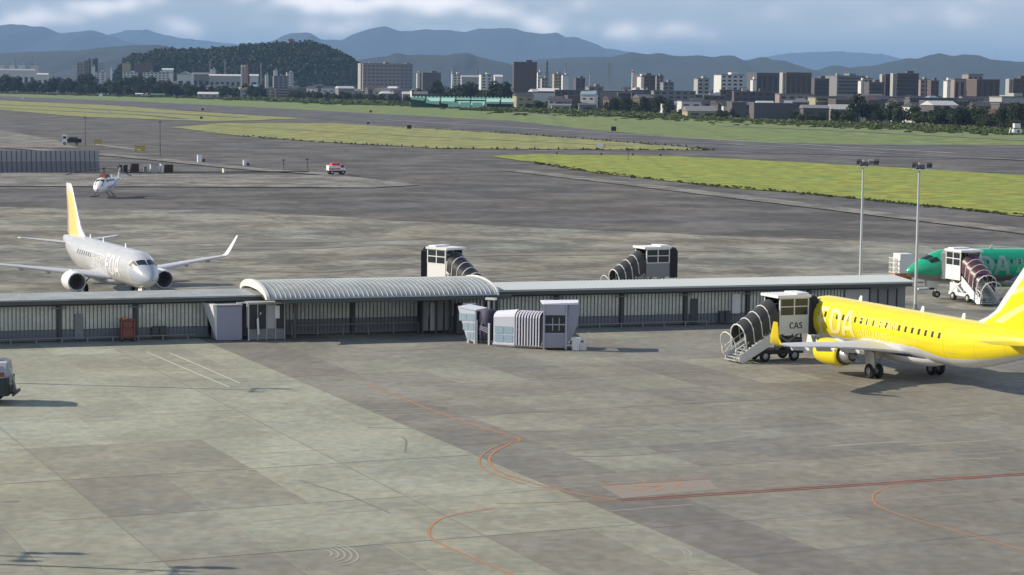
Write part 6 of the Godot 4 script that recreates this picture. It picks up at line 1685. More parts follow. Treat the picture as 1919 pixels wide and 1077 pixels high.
func jet(label: String, at: Vector3, heading: float, paint: Callable, fin_paint: Callable, nacelle: String, wing_mt: String, tips: String, letter_mt: String, raked: bool, windows := 20) -> Node3D:
	var o := thing("airliner", label, "airplane", at, -heading)
	var body := mat("jet_skin_" + String(o.name), Color.WHITE, 0.28)
	body.albedo_texture = skin_texture(paint)
	body.clearcoat_enabled = true
	body.clearcoat = 0.4
	body.clearcoat_roughness = 0.12
	var b := MB.new()
	var rows := []
	var uvs := []
	var ss := []
	for i in RINGS.size() - 1:
		var n := 3 if RINGS[i + 1][0] < 5.3 else 4
		for k in n: ss.append(lerpf(RINGS[i][0], RINGS[i + 1][0], float(k) / n))
	ss.append(31.66)
	for s in ss:
		var row := []
		var ur := []
		for k in 41:
			var a := -180.0 + 9.0 * k
			row.append(skin(s, a))
			ur.append(Vector2(s / 31.68, (a + 180.0) / 360.0))
		rows.append(row)
		uvs.append(ur)
	b.grid(rows, 1, uvs)
	var fus := obj("fuselage", b, body, o)
	# wing box fairing under the belly
	b = MB.new()
	var fr := []
	for q in [[9.3, 0.2, 0.1], [10.4, 1.25, 0.35], [12.5, 1.55, 0.5], [16.0, 1.55, 0.5], [18.0, 1.1, 0.35], [19.2, 0.2, 0.1]]:
		var row := []
		for k in 13:
			var a := PI * k / 12.0
			row.append(Vector3(cos(a) * q[1], 1.75 - sin(a) * (0.25 + q[2]), q[0]))
		fr.append(row)
	b.grid(fr, 1)
	obj("belly_fairing", b, M.white_paint, o)
	for side in [-1.0, 1.0]:
		for k in windows:
			var s: float = 5.4 + k * 0.795
			if raked and s < 11.0: continue
			obj("window", patch(s - 0.12, s + 0.12, side * 66.0, side * 80.0, 0.012), M.glass_dark, o)
		# doors: fine outlines in the skin
		for d in [[4.0, 0.42], [21.9, 0.36]]:
			var fr2 := MB.new()
			for e in [[d[0] - d[1], d[0] - d[1] + 0.018, 52.0, 112.0], [d[0] + d[1] - 0.018, d[0] + d[1], 52.0, 112.0], [d[0] - d[1], d[0] + d[1], 51.4, 52.0], [d[0] - d[1], d[0] + d[1], 111.4, 112.0]]:
				var q := patch(e[0], e[1], side * e[2], side * e[3], 0.009)
				fr2.v.append_array(q.v); fr2.uv.append_array(q.uv); fr2.g.append_array(q.g)
			obj("door_outline", fr2, M.light_grey, o)
		# cockpit panes: front and side
		obj("cockpit_window", patch(1.42, 2.12, side * 3.0, side * 40.0, 0.016, 0.40), M.glass_dark, o)
		obj("cockpit_window", patch(1.92, 2.75, side * 43.5, side * 66.0, 0.016, 0.30), M.glass_dark, o)
		# wing
		var sec := [[0.0, 9.6, 7.2, 1.75, 0.13], [1.5, 10.6, 6.0, 1.92, 0.13], [4.4, 12.5, 3.85, 2.28, 0.115], [8.5, 14.8, 2.65, 2.72, 0.10], [12.3, 16.85, 1.55, 3.06, 0.09]]
		obj("wing", wing_loft(sec, side), M[wing_mt], o)
		if raked:
			sec = [[12.31, 16.86, 1.53, 3.065, 0.09], [12.7, 17.1, 1.4, 3.2, 0.09], [13.2, 17.6, 1.1, 3.75, 0.08], [14.15, 18.55, 0.5, 4.95, 0.07]]
		else:
			sec = [[12.31, 16.86, 1.53, 3.065, 0.09], [12.6, 17.0, 1.5, 3.2, 0.09], [12.8, 17.35, 1.2, 3.7, 0.08], [13.1, 18.2, 0.62, 4.75, 0.07]]
		obj("winglet", wing_loft(sec, side), M[tips], o)
		for t in [5.6, 8.0, 10.4]:
			b = MB.new()
			var h: float = 2.3 + (t - 4.4) * 0.105
			var tr: float = 16.4 + (t - 4.4) * 0.26
			b.hexa([Vector3(side * t - 0.12, h - 0.42, tr - 1.6), Vector3(side * t + 0.12, h - 0.42, tr - 1.6), Vector3(side * t + 0.05, h - 0.2, tr + 0.55), Vector3(side * t - 0.05, h - 0.2, tr + 0.55), Vector3(side * t - 0.12, h - 0.02, tr - 1.9), Vector3(side * t + 0.12, h - 0.02, tr - 1.9), Vector3(side * t + 0.06, h - 0.04, tr + 0.5), Vector3(side * t - 0.06, h - 0.04, tr + 0.5)])
			obj("flap_fairing", b, M[wing_mt], o)
		# engine
		var e := thing_part("engine", o, Vector3(side * 4.15, 1.58, 10.2))
		b = MB.new()
		b.lathe([Vector2(0.66, 0.85), Vector2(0.69, 0.3), Vector2(0.74, 0.08), Vector2(0.80, 0.0), Vector2(0.87, 0.10)], Vector3.ZERO, Basis(), 28)
		obj("intake_lip", b, M.steel, e)
		b = MB.new()
		b.lathe([Vector2(0.87, 0.10), Vector2(0.93, 0.5), Vector2(0.965, 1.1), Vector2(0.95, 1.9), Vector2(0.88, 2.6), Vector2(0.80, 3.0), Vector2(0.76, 3.0)], Vector3.ZERO, Basis(), 28)
		obj("nacelle", b, M[nacelle], e)
		b = MB.new()
		b.lathe([Vector2(0.66, 0.84), Vector2(0.22, 0.86), Vector2(0.12, 0.66), Vector2(0.0, 0.5)], Vector3.ZERO, Basis(), 20)
		obj("fan", b, M.near_black, e)
		b = MB.new()
		b.lathe([Vector2(0.6, 2.6), Vector2(0.58, 3.1), Vector2(0.46, 3.8), Vector2(0.36, 3.9)], Vector3.ZERO, Basis(), 20)
		b.lathe([Vector2(0.76, 2.95), Vector2(0.6, 2.75)], Vector3.ZERO, Basis(), 20)
		obj("core_cowl", b, M.steel, e)
		b = MB.new()
		b.lathe([Vector2(0.3, 3.6), Vector2(0.24, 4.0), Vector2(0.03, 4.55)], Vector3.ZERO, Basis(), 14)
		obj("exhaust_cone", b, M.mid_grey, e)
		b = MB.new()
		b.hexa([Vector3(-0.13, 0.75, 0.9), Vector3(0.13, 0.75, 0.9), Vector3(0.13, 0.5, 3.6), Vector3(-0.13, 0.5, 3.6), Vector3(-0.1, 1.05, 1.9), Vector3(0.1, 1.05, 1.9), Vector3(0.08, 0.74, 4.4), Vector3(-0.08, 0.74, 4.4)])
		obj("pylon", b, M[wing_mt], e)
		# tailplane
		obj("tailplane", wing_loft([[0.4, 27.0, 3.4, 3.85, 0.10], [0.9, 27.3, 3.1, 3.9, 0.10], [5.0, 29.35, 1.5, 4.36, 0.09]], side), M[wing_mt] if not "yellow" in tips else M[tips], o)
		# main gear
		var g := thing_part("main_gear", o, Vector3(side * 2.6, 0, 14.5))
		b = MB.new()
		b.tube([Vector3(0, 0.5, 0), Vector3(side * 0.05, 1.9, 0)], 0.12, 8)
		b.tube([Vector3(0, 0.8, 0), Vector3(-side * 0.9, 1.8, 0)], 0.06, 6)
		b.tube([Vector3(-0.4, 0.52, 0), Vector3(0.4, 0.52, 0)], 0.09, 8)
		obj("strut", b, M.light_grey, g)
		b = MB.new()
		b.hexa([Vector3(side * 0.3, 0.75, -0.5), Vector3(side * 0.34, 0.75, -0.5), Vector3(side * 0.34, 0.75, 0.5), Vector3(side * 0.3, 0.75, 0.5), Vector3(side * 0.42, 1.9, -0.6), Vector3(side * 0.46, 1.9, -0.6), Vector3(side * 0.46, 1.9, 0.6), Vector3(side * 0.42, 1.9, 0.6)])
		obj("gear_door", b, M.white_dull, g)
		for w in [-0.34, 0.34]:
			wheel(g, Vector3(w, 0.52, 0), 0.52, 0.3)
	var ng := thing_part("nose_gear", o, Vector3(0, 0, 3.15))
	b = MB.new()
	b.tube([Vector3(0, 0.32, 0), Vector3(0, 1.75, -0.2)], 0.09, 8)
	b.tube([Vector3(-0.3, 0.33, 0), Vector3(0.3, 0.33, 0)], 0.06, 6)
	obj("strut", b, M.white_dull, ng)
	for w in [-0.22, 0.22]:
		wheel(ng, Vector3(w, 0.33, 0), 0.33, 0.2)
	for sd in [-1.0, 1.0]:
		b = MB.new()
		b.hexa([Vector3(sd * 0.42, 1.0, -1.1), Vector3(sd * 0.45, 1.0, -1.1), Vector3(sd * 0.45, 1.0, 0.1), Vector3(sd * 0.42, 1.0, 0.1), Vector3(sd * 0.32, 1.7, -1.1), Vector3(sd * 0.35, 1.7, -1.1), Vector3(sd * 0.35, 1.7, 0.1), Vector3(sd * 0.32, 1.7, 0.1)])
		obj("gear_door", b, M.white_dull, ng)
	# fin with its dorsal root
	var fm := mat("jet_fin_" + String(o.name), Color.WHITE, 0.3)
	fm.albedo_texture = fin_texture(fin_paint)
	b = MB.new()
	var frows := []
	var fuv := []
	var prof := [[0.0, 0.0], [0.08, 0.5], [0.3, 0.72], [0.6, 0.55], [1.0, 0.03], [0.6, -0.55], [0.3, -0.72], [0.08, -0.5]]
	for q in [[4.5, 22.3, 8.2, 0.28], [4.85, 22.9, 7.5, 0.28], [5.25, 23.9, 6.4, 0.30], [5.75, 24.75, 5.5, 0.30], [6.6, 25.5, 4.75, 0.26], [8.2, 27.0, 3.5, 0.19], [9.45, 28.15, 2.55, 0.13], [9.8, 28.65, 2.0, 0.06]]:
		var row := []
		var ur := []
		for k in prof.size() + 1:
			var p: Array = prof[k % prof.size()]
			var s: float = q[1] + p[0] * q[2]
			row.append(Vector3(p[1] * q[3], q[0], s))
			ur.append(Vector2((s - 22.0) / 10.0, 1.0 - (q[0] - 4.0) / 6.2))
		frows.append(row)
		fuv.append(ur)
	b.grid(frows, 1, fuv)
	for k in range(1, prof.size() - 1):
		b.tri(frows[7][0], frows[7][k], frows[7][k + 1], fuv[7][0], fuv[7][k], fuv[7][k + 1])
	obj("fin", b, fm, o)
	for s in [8.6, 16.4, 21.2]:
		b = MB.new()
		b.hexa([Vector3(-0.03, 4.8, s - 0.22), Vector3(0.03, 4.8, s - 0.22), Vector3(0.03, 4.8, s + 0.22), Vector3(-0.03, 4.8, s + 0.22), Vector3(-0.02, 5.2, s - 0.02), Vector3(0.02, 5.2, s - 0.02), Vector3(0.02, 5.2, s + 0.22), Vector3(-0.02, 5.2, s + 0.22)])
		obj("antenna", b, M.white_paint, o)
	b = MB.new()
	b.tube([Vector3(0, 4.24, 31.5), Vector3(0, 4.26, 31.75)], 0.14, 10)
	obj("tail_outlet", b, M.dark_grey, o)
	# lettering
	for side in [-1.0, 1.0]:
		var big := 5.1 if side < 0 else 10.6
		var small := 10.6 if side < 0 else 15.6
		for k in 3:
			obj("letter", letters("FDA"[k], 1.95, big - side * [0.0, 1.52, 3.28][k], 88.0, side, 0.016), M[letter_mt], fus)
			if letter_mt == "letter_white":
				obj("letter_shade", letters("FDA"[k], 1.95, big + 0.09 - side * [0.0, 1.52, 3.28][k], 90.0, side, 0.008), M.letter_shade, fus)
		obj("lettering", letters("FUJI DREAM\nAIRLINES", 0.62, small, 88.0, side, 0.016), M[letter_mt] if letter_mt != "letter_faint" else M.letter_small, fus).set_meta("kind", "stuff")
	return o

func thing_part(called: String, parent: Node, at: Vector3) -> Node3D:
	var n := Node3D.new()
	n.name = called
	n.position = at
	parent.add_child(n, true)
	return n

func wheel(parent: Node, at: Vector3, r: float, w: float) -> void:
	var x := Basis(Vector3(0, 0, -1), Vector3(0, 1, 0), Vector3(1, 0, 0))
	var b := MB.new()
	b.lathe([Vector2(r * 0.55, -w / 2), Vector2(r * 0.9, -w / 2), Vector2(r, -w * 0.32), Vector2(r, w * 0.32), Vector2(r * 0.9, w / 2), Vector2(r * 0.55, w / 2)], at, x, 18)
	obj("tyre", b, M.rubber, parent)
	b = MB.new()
	b.lathe([Vector2(0.0, -w * 0.42), Vector2(r * 0.56, -w * 0.45), Vector2(r * 0.56, w * 0.45), Vector2(0.0, w * 0.42)], at, x, 14)
	obj("rim", b, M.light_grey, parent)

func jets() -> void:
	mat("jet_yellow", lin(0.82, 0.66, 0.012), 0.3)
	mat("jet_silver", lin(0.56, 0.57, 0.60), 0.35)
	mat("jet_wing", lin(0.58, 0.59, 0.62), 0.45)
	mat("jet_green", lin(0.02, 0.38, 0.19), 0.3)
	mat("letter_faint", lin(0.84, 0.75, 0.30), 0.4)
	mat("letter_small", lin(0.83, 0.71, 0.16), 0.4)
	mat("letter_white", lin(0.80, 0.80, 0.80), 0.4)
	mat("letter_shade", lin(0.24, 0.24, 0.27), 0.4)
	mat("letter_pale", lin(0.26, 0.42, 0.36), 0.4)
	var yellow := lin(0.82, 0.66, 0.012)
	var white := lin(0.72, 0.72, 0.72)
	jet("yellow airliner with white belly parked at the covered boarding stair", Vector3(21.94, 0, -165.65), -0.4211,
		func(s: float, a: float) -> Color:
			var line := 128.0 - 16.0 * smoothstep(8.0, 13.0, s) + 14.0 * smoothstep(17.0, 21.0, s) + 14.0 * smoothstep(22, 29, s)
			return white if absf(a) > line else yellow,
		func(s: float, h: float) -> Color:
			var lead := 22.3 + (h - 4.5) * 1.9 if h < 5.75 else 24.7 + (h - 5.75) * 0.94
			var k := s - lead
			if k < 0.75: return white
			var wave := sin((s * 0.85 - h * 1.9) * 2.2 + sin(h * 1.3) * 0.8)
			return lin(0.82, 0.74, 0.30) if wave > 0.62 and h > 5.0 else yellow,
		"jet_yellow", "jet_wing", "yellow_paint", "letter_faint", false)
	jet("silver white airliner with yellow and pink swoosh on its fin, behind the left walkway", Vector3(-31.97, 0, -192.18), 2.6936,
		func(s: float, a: float) -> Color:
			var c := lin(0.55, 0.555, 0.58)
			if s < 2.9 - 0.012 * absf(absf(a) - 90.0) and absf(a) < 140: c = lin(0.44, 0.48, 0.54)  # blue-grey nose: sky reflection painted into the skin colour
			return lin(0.70, 0.70, 0.69) if absf(a) > 122 else c,
		func(s: float, h: float) -> Color:
			var lead := 22.3 + (h - 4.5) * 1.9 if h < 5.75 else 24.7 + (h - 5.75) * 0.94
			var k := (s - lead) / maxf(0.6, 31.2 - lead)
			var c := lin(0.70, 0.70, 0.72)
			var bend := 0.12 + 0.5 * pow(clampf((7.4 - h) / 3.0, 0, 1), 1.5)
			if h < 9.1 and k > bend * 0.55 and k < bend * 0.4 + 0.62: c = lin(0.78, 0.68, 0.24)
			if h < 8.4 and k >= bend * 0.4 + 0.62 and k < bend * 0.4 + 0.8: c = lin(0.70, 0.50, 0.52)
			if k > bend * 0.4 + 0.8 and h < 7: c = lin(0.66, 0.5, 0.56)
			return c,
		"white_paint", "jet_wing", "white_paint", "letter_white", true)
	var green := lin(0.015, 0.38, 0.20)
	jet("green airliner with grey belly, its nose at the covered stair on the far right", Vector3(38.3, 0, -210.7), -1.70,
		func(s: float, a: float) -> Color: return lin(0.20, 0.21, 0.19) if absf(a) > 121.0 - 14.0 * (1.0 - smoothstep(0.0, 2.5, s)) else green,
		func(_s: float, _h: float) -> Color: return green,
		"jet_green", "jet_wing", "jet_green", "letter_pale", false)

# ---------------------------------------------------------------- boarding stairs (aircraft door along +x at the origin)
func boarding_stair(label: String, at: Vector3, turn: float, side_mt: String, canopy: String, frame: String, truck: String, bellow: String, mark := "") -> Node3D:
	var o := thing("boarding_stair", label, "boarding stair", at, turn, "covered boarding stairs on the apron")
	var fy := 2.25
	var top := 4.95
	# cab at the top
	var b := MB.new()
	b.span(-2.6, 0.0, fy - 0.15, fy, -1.1, 1.1)
	obj("platform", b, M.mid_grey, o)
	b = MB.new()
	b.span(-2.75, 0.12, top - 0.2, top, -1.25, 1.25)
	b.span(-0.9, 0.1, top + 0.01, top + 0.12, -0.9, 0.9)
	obj("cab_roof", b, M.white_paint, o)
	for z in [-1.1, 1.1]:
		b = MB.new()
		b.span(-2.5, 0.0, fy - 0.2, fy + 1.15, z - 0.04, z + 0.04)
		obj("side_panel", b, M[side_mt], o)
		for k in 2:
			for j in 2:
				b = MB.new()
				b.span(-2.38 + k * 1.2, -1.30 + k * 1.2, fy + 1.2 + j * 0.68, fy + 1.80 + j * 0.68, z - 0.02, z + 0.02)
				obj("window", b, M.glass_dark, o)
		b = MB.new()
		for x in [-2.46, -1.25, -0.04]:
			b.span(x - 0.05, x + 0.05, fy + 1.15, top - 0.2, z - 0.05, z + 0.05)
		for y in [fy + 1.17, fy + 1.84, top - 0.25]:
			b.span(-2.46, -0.04, y - 0.04, y + 0.04, z - 0.055, z + 0.055)
		obj("window_frame", b, M[frame], o)
	# folding bellow at the aircraft door
	b = MB.new()
	var rows := []
	for k in 9:
		var x := 0.02 + k * 0.11
		var g := 0.10 if k % 2 else -0.02
		var row := []
		for q in [[-1.12 - g, fy - 0.3], [-1.12 - g, top - 0.5], [-0.8, top - 0.08 + g - k * 0.02], [0.8, top - 0.08 + g - k * 0.02], [1.12 + g, top - 0.5], [1.12 + g, fy - 0.3]]:
			row.append(Vector3(x, q[1], q[0]))
		rows.append(row)
	b.grid(rows)
	obj("bellow", b, M[bellow], o)
	# ramp: treads, side plates, handrails
	var x1 := -2.6
	var x0 := -5.5
	var y0 := 0.3
	for z in [-1.0, 1.0]:
		b = MB.new()
		b.hexa([Vector3(x0 - 0.3, 0.12, z - 0.03), Vector3(x0 + 0.2, 0.06, z - 0.03), Vector3(x0 + 0.2, 0.06, z + 0.03), Vector3(x0 - 0.3, 0.12, z + 0.03), Vector3(x0 - 0.3, y0 + 0.3, z - 0.03), Vector3(x0 + 0.2, y0 + 0.55, z - 0.03), Vector3(x0 + 0.2, y0 + 0.55, z + 0.03), Vector3(x0 - 0.3, y0 + 0.3, z + 0.03)])
		b.hexa([Vector3(x0 + 0.2, 0.06, z - 0.03), Vector3(x1, fy - 0.75, z - 0.03), Vector3(x1, fy - 0.75, z + 0.03), Vector3(x0 + 0.2, 0.06, z + 0.03), Vector3(x0 + 0.2, y0 + 0.55, z - 0.03), Vector3(x1, fy + 0.25, z - 0.03), Vector3(x1, fy + 0.25, z + 0.03), Vector3(x0 + 0.2, y0 + 0.55, z + 0.03)])
		obj("side_plate", b, M[side_mt], o)
		b = MB.new()
		b.tube([Vector3(x0 - 0.6, 0.2, z), Vector3(x0 - 0.6, 1.0, z), Vector3(x0 + 0.3, 1.5, z), Vector3(x1, fy + 1.0, z)], 0.045, 6)
		obj("handrail", b, M[frame], o)
	for k in 12:
		b = MB.new()
		var f := k / 12.0
		b.span(lerpf(x0 - 0.5, x1, f), lerpf(x0 - 0.5, x1, f) + 0.28, lerpf(0.2, fy, f) - 0.05, lerpf(0.2, fy, f), -0.95, 0.95)
		obj("tread", b, M.light_grey, o)
	# tunnel canopy over the ramp with hoops
	var seg := 4
	for k in seg:
		var fa := 0.10 + 0.92 * k / seg
		var fb := 0.10 + 0.92 * (k + 1) / seg
		b = MB.new()
		var cr := []
		for f in [fa, fb]:
			var row := []
			var cx := lerpf(x0, x1, f)
			var cy := lerpf(y0, fy, f)
			for j in 11:
				var a := PI * j / 10.0
				var side := clampf(cos(a) * 1.35, -1.0, 1.0)
				row.append(Vector3(cx - sin(a) * 0.25, cy + 0.55 + sin(a) * 1.75, side * 1.06))
			cr.append(row)
		b.grid(cr, 1)
		obj("canopy", b, M[canopy], o)
		b = MB.new()
		b.tube(cr[0], 0.045 if k else 0.06, 6)
		obj("hoop", b, M[frame], o)
	# open hoop at the foot
	b = MB.new()
	var hoop := []
	for j in 11:
		var a := PI * j / 10.0
		hoop.append(Vector3(x0 - 0.4 - sin(a) * 0.5, 0.5 + sin(a) * 1.75, clampf(cos(a) * 1.35, -1, 1) * 1.06))
	b.tube(hoop, 0.05, 6)
	for z in [-1.05, 1.05]:
		b.tube([Vector3(x0 - 0.5, 1.5, z), Vector3(x0 + 0.3, 0.55, z)], 0.035, 5)
		b.tube([Vector3(x0 - 0.4, 0.5, z), Vector3(x0 + 0.5, 1.6, z)], 0.035, 5)
	obj("hoop", b, M[frame], o)
	# truck below
	b = MB.new()
	b.span(-4.4, -0.2, 0.55, 0.85, -0.85, 0.85)
	obj("chassis", b, M[truck], o)
	b = MB.new()
	b.hexa([Vector3(-4.5, 0.45, -0.9), Vector3(-3.3, 0.45, -0.9), Vector3(-3.3, 0.45, 0.9), Vector3(-4.5, 0.45, 0.9), Vector3(-4.3, 0.9, -0.85), Vector3(-3.3, 1.25, -0.85), Vector3(-3.3, 1.25, 0.85), Vector3(-4.3, 0.9, 0.85)])
	obj("engine_cover", b, M[truck], o)
	b = MB.new()
	b.span(-1.6, -0.3, 0.86, 1.7, -0.8, 0.8)
	obj("driver_cab", b, M[truck] if truck != "near_black" else M.dark_grey, o)
	b = MB.new()
	for s in [[-2.6, -0.5], [-0.5, -2.6]]:
		for z in [-0.8, 0.8]:
			b.bar(Vector3(s[0], 0.86, z), Vector3(s[1], fy - 0.17, z), 0.09, 0.12)
	for x in [-2.5, -0.3]:
		b.bar(Vector3(x, 0.86, -0.6), Vector3(x, fy - 0.17, -0.6), 0.1, 0.1)
		b.bar(Vector3(x, 0.86, 0.6), Vector3(x, fy - 0.17, 0.6), 0.1, 0.1)
	obj("scissor_lift", b, M[truck] if truck != "near_black" else M.mid_grey, o)
	for x in [-3.5, -1.0]:
		for z in [-0.82, 0.82]:
			var h := thing_part("wheel", o, Vector3(x, 0, z))
			h.rotation.y = PI / 2
			wheel(h, Vector3(0, 0.42, 0), 0.42, 0.28)
	if mark:
		var tm := TextMesh.new()
		var f := SystemFont.new()
		f.font_names = PackedStringArray(["Droid Sans"])
		f.font_weight = 700
		tm.font = f
		tm.text = mark
		tm.font_size = 48
		tm.pixel_size = 0.0135
		tm.depth = 0.01
		put("lettering", tm, M.dark_grey, o, Transform3D(Basis(), Vector3(-1.1, fy + 0.42, 1.148)))
	return o

func stairs() -> void:
	var f := -0.4211
	var fwd := Vector3(sin(f), 0, -cos(f))
	var right := Vector3(cos(f), 0, sin(f))
	boarding_stair("grey boarding stair with black tunnel canopy docked at the yellow airliner", Vector3(21.94, 0, -165.65) - fwd * 3.4 - right * 1.85, 0.4211, "white_dull", "canopy_dark", "white_dull", "near_black", "bellow", "CAS")
	boarding_stair("boarding stair with its black canopy falling to the left, behind the right walkway", Vector3(14.6, 0, -208.3), 0.42, "mid_grey", "canopy_dark", "white_dull", "near_black", "bellow")  # side panels given a darker grey to carry the shade on that face
	boarding_stair("boarding stair with its black canopy falling to the right, behind the vaulted hall", Vector3(-7.2, 0, -204.6), 2.356, "white_paint", "canopy_dark", "white_paint", "near_black", "bellow")
	boarding_stair("white boarding stair with dark red canopy docked at the green airliner", Vector3(42.95, 0, -209.6), 1.95, "white_paint", "canopy_red", "white_paint", "white_paint", "bellow_grey")

func part_box(called: String, parent: Node, x0: float, x1: float, y0: float, y1: float, z0: float, z1: float, mt: String) -> MeshInstance3D:
	var b := MB.new()
	b.span(x0, x1, y0, y1, z0, z1)
	return obj(called, b, M[mt], parent)

func bridge() -> void:
	# panelled end piece with a slanting lower edge
	var o := thing("bridge_end_cab", "pale blue panelled cab with a slanting lower edge, end of the boarding bridge", "boarding bridge", Vector3(-3.1, 0, -169.7), -0.45)
	var b := MB.new()
	b.hexa([Vector3(-0.15, 0.3, 0.55), Vector3(0.55, 0.12, 0.55), Vector3(0.55, 0.12, 0.6), Vector3(-0.15, 0.3, 0.6), Vector3(-0.95, 2.75, 0.55), Vector3(0.55, 2.55, 0.55), Vector3(0.55, 2.55, 0.6), Vector3(-0.95, 2.75, 0.6)])
	obj("side_panel", b, M.bridge_white, o)
	for k in 2:
		for j in 3:
			var w := lerpf(0.9, 0.45, j / 2.0) * 0.75
			var y := 2.05 - j * 0.72
			part_box("pane", o, 0.48 - w * (k + 1) + 0.03, 0.48 - w * k - 0.03, y - 0.3, y + 0.28, 0.605, 0.62, "glass_blue")
	b = MB.new()
	b.hexa([Vector3(-0.95, 2.76, 0.62), Vector3(0.6, 2.57, 0.62), Vector3(0.6, 2.57, -1.4), Vector3(-0.95, 2.76, -1.4), Vector3(-0.95, 2.86, 0.62), Vector3(0.6, 2.66, 0.62), Vector3(0.6, 2.66, -1.4), Vector3(-0.95, 2.86, -1.4)])
	obj("roof", b, M.bridge_white, o)
	part_box("door_opening", o, 0.30, 0.5, 0.15, 2.4, -1.3, 0.45, "purple_dark")
	for z in [-1.3, -0.3, 0.5]:
		part_box("post", o, 0.52, 0.62, 0.0, 2.5, z - 0.05, z + 0.05, "bridge_white")
	for x in [-0.05, 0.5]:
		part_box("foot", o, x - 0.08, x + 0.08, 0.0, 0.28, 0.5, 0.62, "white_dull")
	part_box("base", o, -0.2, 0.5, 0.12, 0.3, -1.3, 0.5, "dark_grey")
	# swivel joint between the cab and the tunnel
	o = thing("bridge_swivel_joint", "dark swivel joint with loose purple cover between the bridge cab and the tunnel", "boarding bridge", Vector3(-1.75, 0, -169.0), -0.4)
	b = MB.new()
	b.lathe([Vector2(0.0, 0.3), Vector2(0.75, 0.3), Vector2(0.8, 1.2), Vector2(0.62, 1.9), Vector2(0.7, 2.6), Vector2(0.0, 2.75)], Vector3.ZERO, Basis(Vector3(1, 0, 0), Vector3(0, 0, -1), Vector3(0, 1, 0)), 14)
	obj("cover", b, M.purple_dark, o)
	part_box("post", o, -0.35, -0.2, 0, 3.4, -0.6, -0.45, "curtain_blue")
	part_box("beam", o, -0.5, 0.35, 3.4, 3.55, -0.7, -0.3, "white_dull")
	part_box("leg", o, 0.28, 0.42, 0, 1.7, 0.75, 0.88, "white_paint")
	part_box("leg", o, -0.75, -0.63, 0, 1.9, 0.75, 0.88, "curtain_blue")
	for k in 3:
		b = MB.new()
		b.bar(Vector3(-0.4, 1.2 + k * 0.12, 0.82), Vector3(0.3, 0.95 + k * 0.16, 0.86), 0.05, 0.08)
		obj("fold", b, M.curtain_blue, o)
	# telescopic tunnel
	o = thing("bridge_tunnel", "white concertina tunnel of the boarding bridge with two blue windows", "boarding bridge", Vector3(-1.05, 0, -168.0), -0.36)
	var arch := func(x: float, w: float, h: float, low: float) -> Array:
		var row := []
		for k in 13:
			var a := PI * k / 12.0
			row.append(Vector3(x, maxf(low, 1.5 + (h - 1.5) * sin(a) ** 0.6), clampf(cos(a) * 1.25, -1, 1) * w))
		row.push_front(Vector3(x, low, w))
		row.append(Vector3(x, low, -w))
		return row
	b = MB.new()
	b.grid([arch.call(0.0, 0.98, 2.72, 0.3), arch.call(1.75, 1.0, 2.9, 0.25)])
	b.grid([arch.call(0.0, 0.9, 2.6, 0.3), arch.call(0.0, 0.98, 2.72, 0.3)])
	obj("shell", b, M.bridge_white, o)
	for k in 2:
		for j in 2:
			part_box("pane", o, 0.12 + k * 0.80, 0.80 + k * 0.78, 0.42 + j * 0.66, 0.98 + j * 0.66, 1.005, 1.02, "glass_blue")
	part_box("sill", o, -0.05, 1.75, 0.18, 0.3, 0.9, 1.06, "bridge_white")
	b = MB.new()
	b.grid([arch.call(1.75, 0.9, 2.75, 0.3), arch.call(3.9, 0.9, 2.75, 0.3)])
	obj("inner_sleeve", b, M.purple_dark, o)
	for k in 9:
		b = MB.new()
		var x := 1.88 + k * 0.232
		b.grid([arch.call(x - 0.045, 0.91, 2.76, 0.2), arch.call(x - 0.045, 1.0, 2.84, 0.16), arch.call(x + 0.045, 1.0, 2.84, 0.16), arch.call(x + 0.045, 0.91, 2.76, 0.2)])
		obj("rib", b, M.bridge_white, o)
		part_box("rib_foot", o, x - 0.035, x + 0.035, 0.02, 0.2, 0.9, 1.05, "dark_grey")
	# head cab
	o = thing("bridge_head_cab", "grey framed head cab at the free end of the boarding bridge", "boarding bridge", Vector3(3.3, 0, -166.4), 0.06)
	part_box("floor", o, -0.9, 0.9, 0.15, 0.28, -1.2, 1.1, "mid_grey")
	for q in [[-0.88, 1.1], [0.82, 1.1], [-0.88, -1.2], [0.82, -1.2]]:
		part_box("post", o, q[0] - 0.07, q[0] + 0.07, 0.05, 3.5, q[1] - 0.07, q[1] + 0.07, "bridge_grey")
	part_box("front_panel", o, -0.8, 0.74, 0.3, 1.25, 1.06, 1.1, "curtain_blue")
	part_box("front_panel", o, -0.8, 0.74, 2.75, 3.5, 1.06, 1.1, "bridge_grey")
	part_box("pane", o, -0.8, 0.74, 1.32, 1.92, 1.07, 1.09, "glass_dark")
	part_box("pane", o, -0.8, 0.74, 2.02, 2.72, 1.07, 1.09, "glass_dark")
	for y in [1.28, 1.97, 2.73]:
		part_box("cross_rail", o, -0.82, 0.76, y - 0.035, y + 0.035, 1.05, 1.13, "bridge_grey")
	for x in [-0.25, 0.25]:
		part_box("window_wiper", o, x, x + 0.06, 1.5, 2.5, 1.1, 1.12, "light_grey")
	b = MB.new()
	b.hexa([Vector3(-1.0, 3.5, -1.4), Vector3(1.95, 3.5, -1.2), Vector3(1.7, 3.5, 1.0), Vector3(-1.0, 3.5, 1.25), Vector3(-1.0, 3.6, -1.4), Vector3(1.95, 3.66, -1.2), Vector3(1.7, 3.66, 1.0), Vector3(-1.0, 3.58, 1.25)])
	obj("roof", b, M.bridge_white, o)
	b = MB.new()
	var rows := []
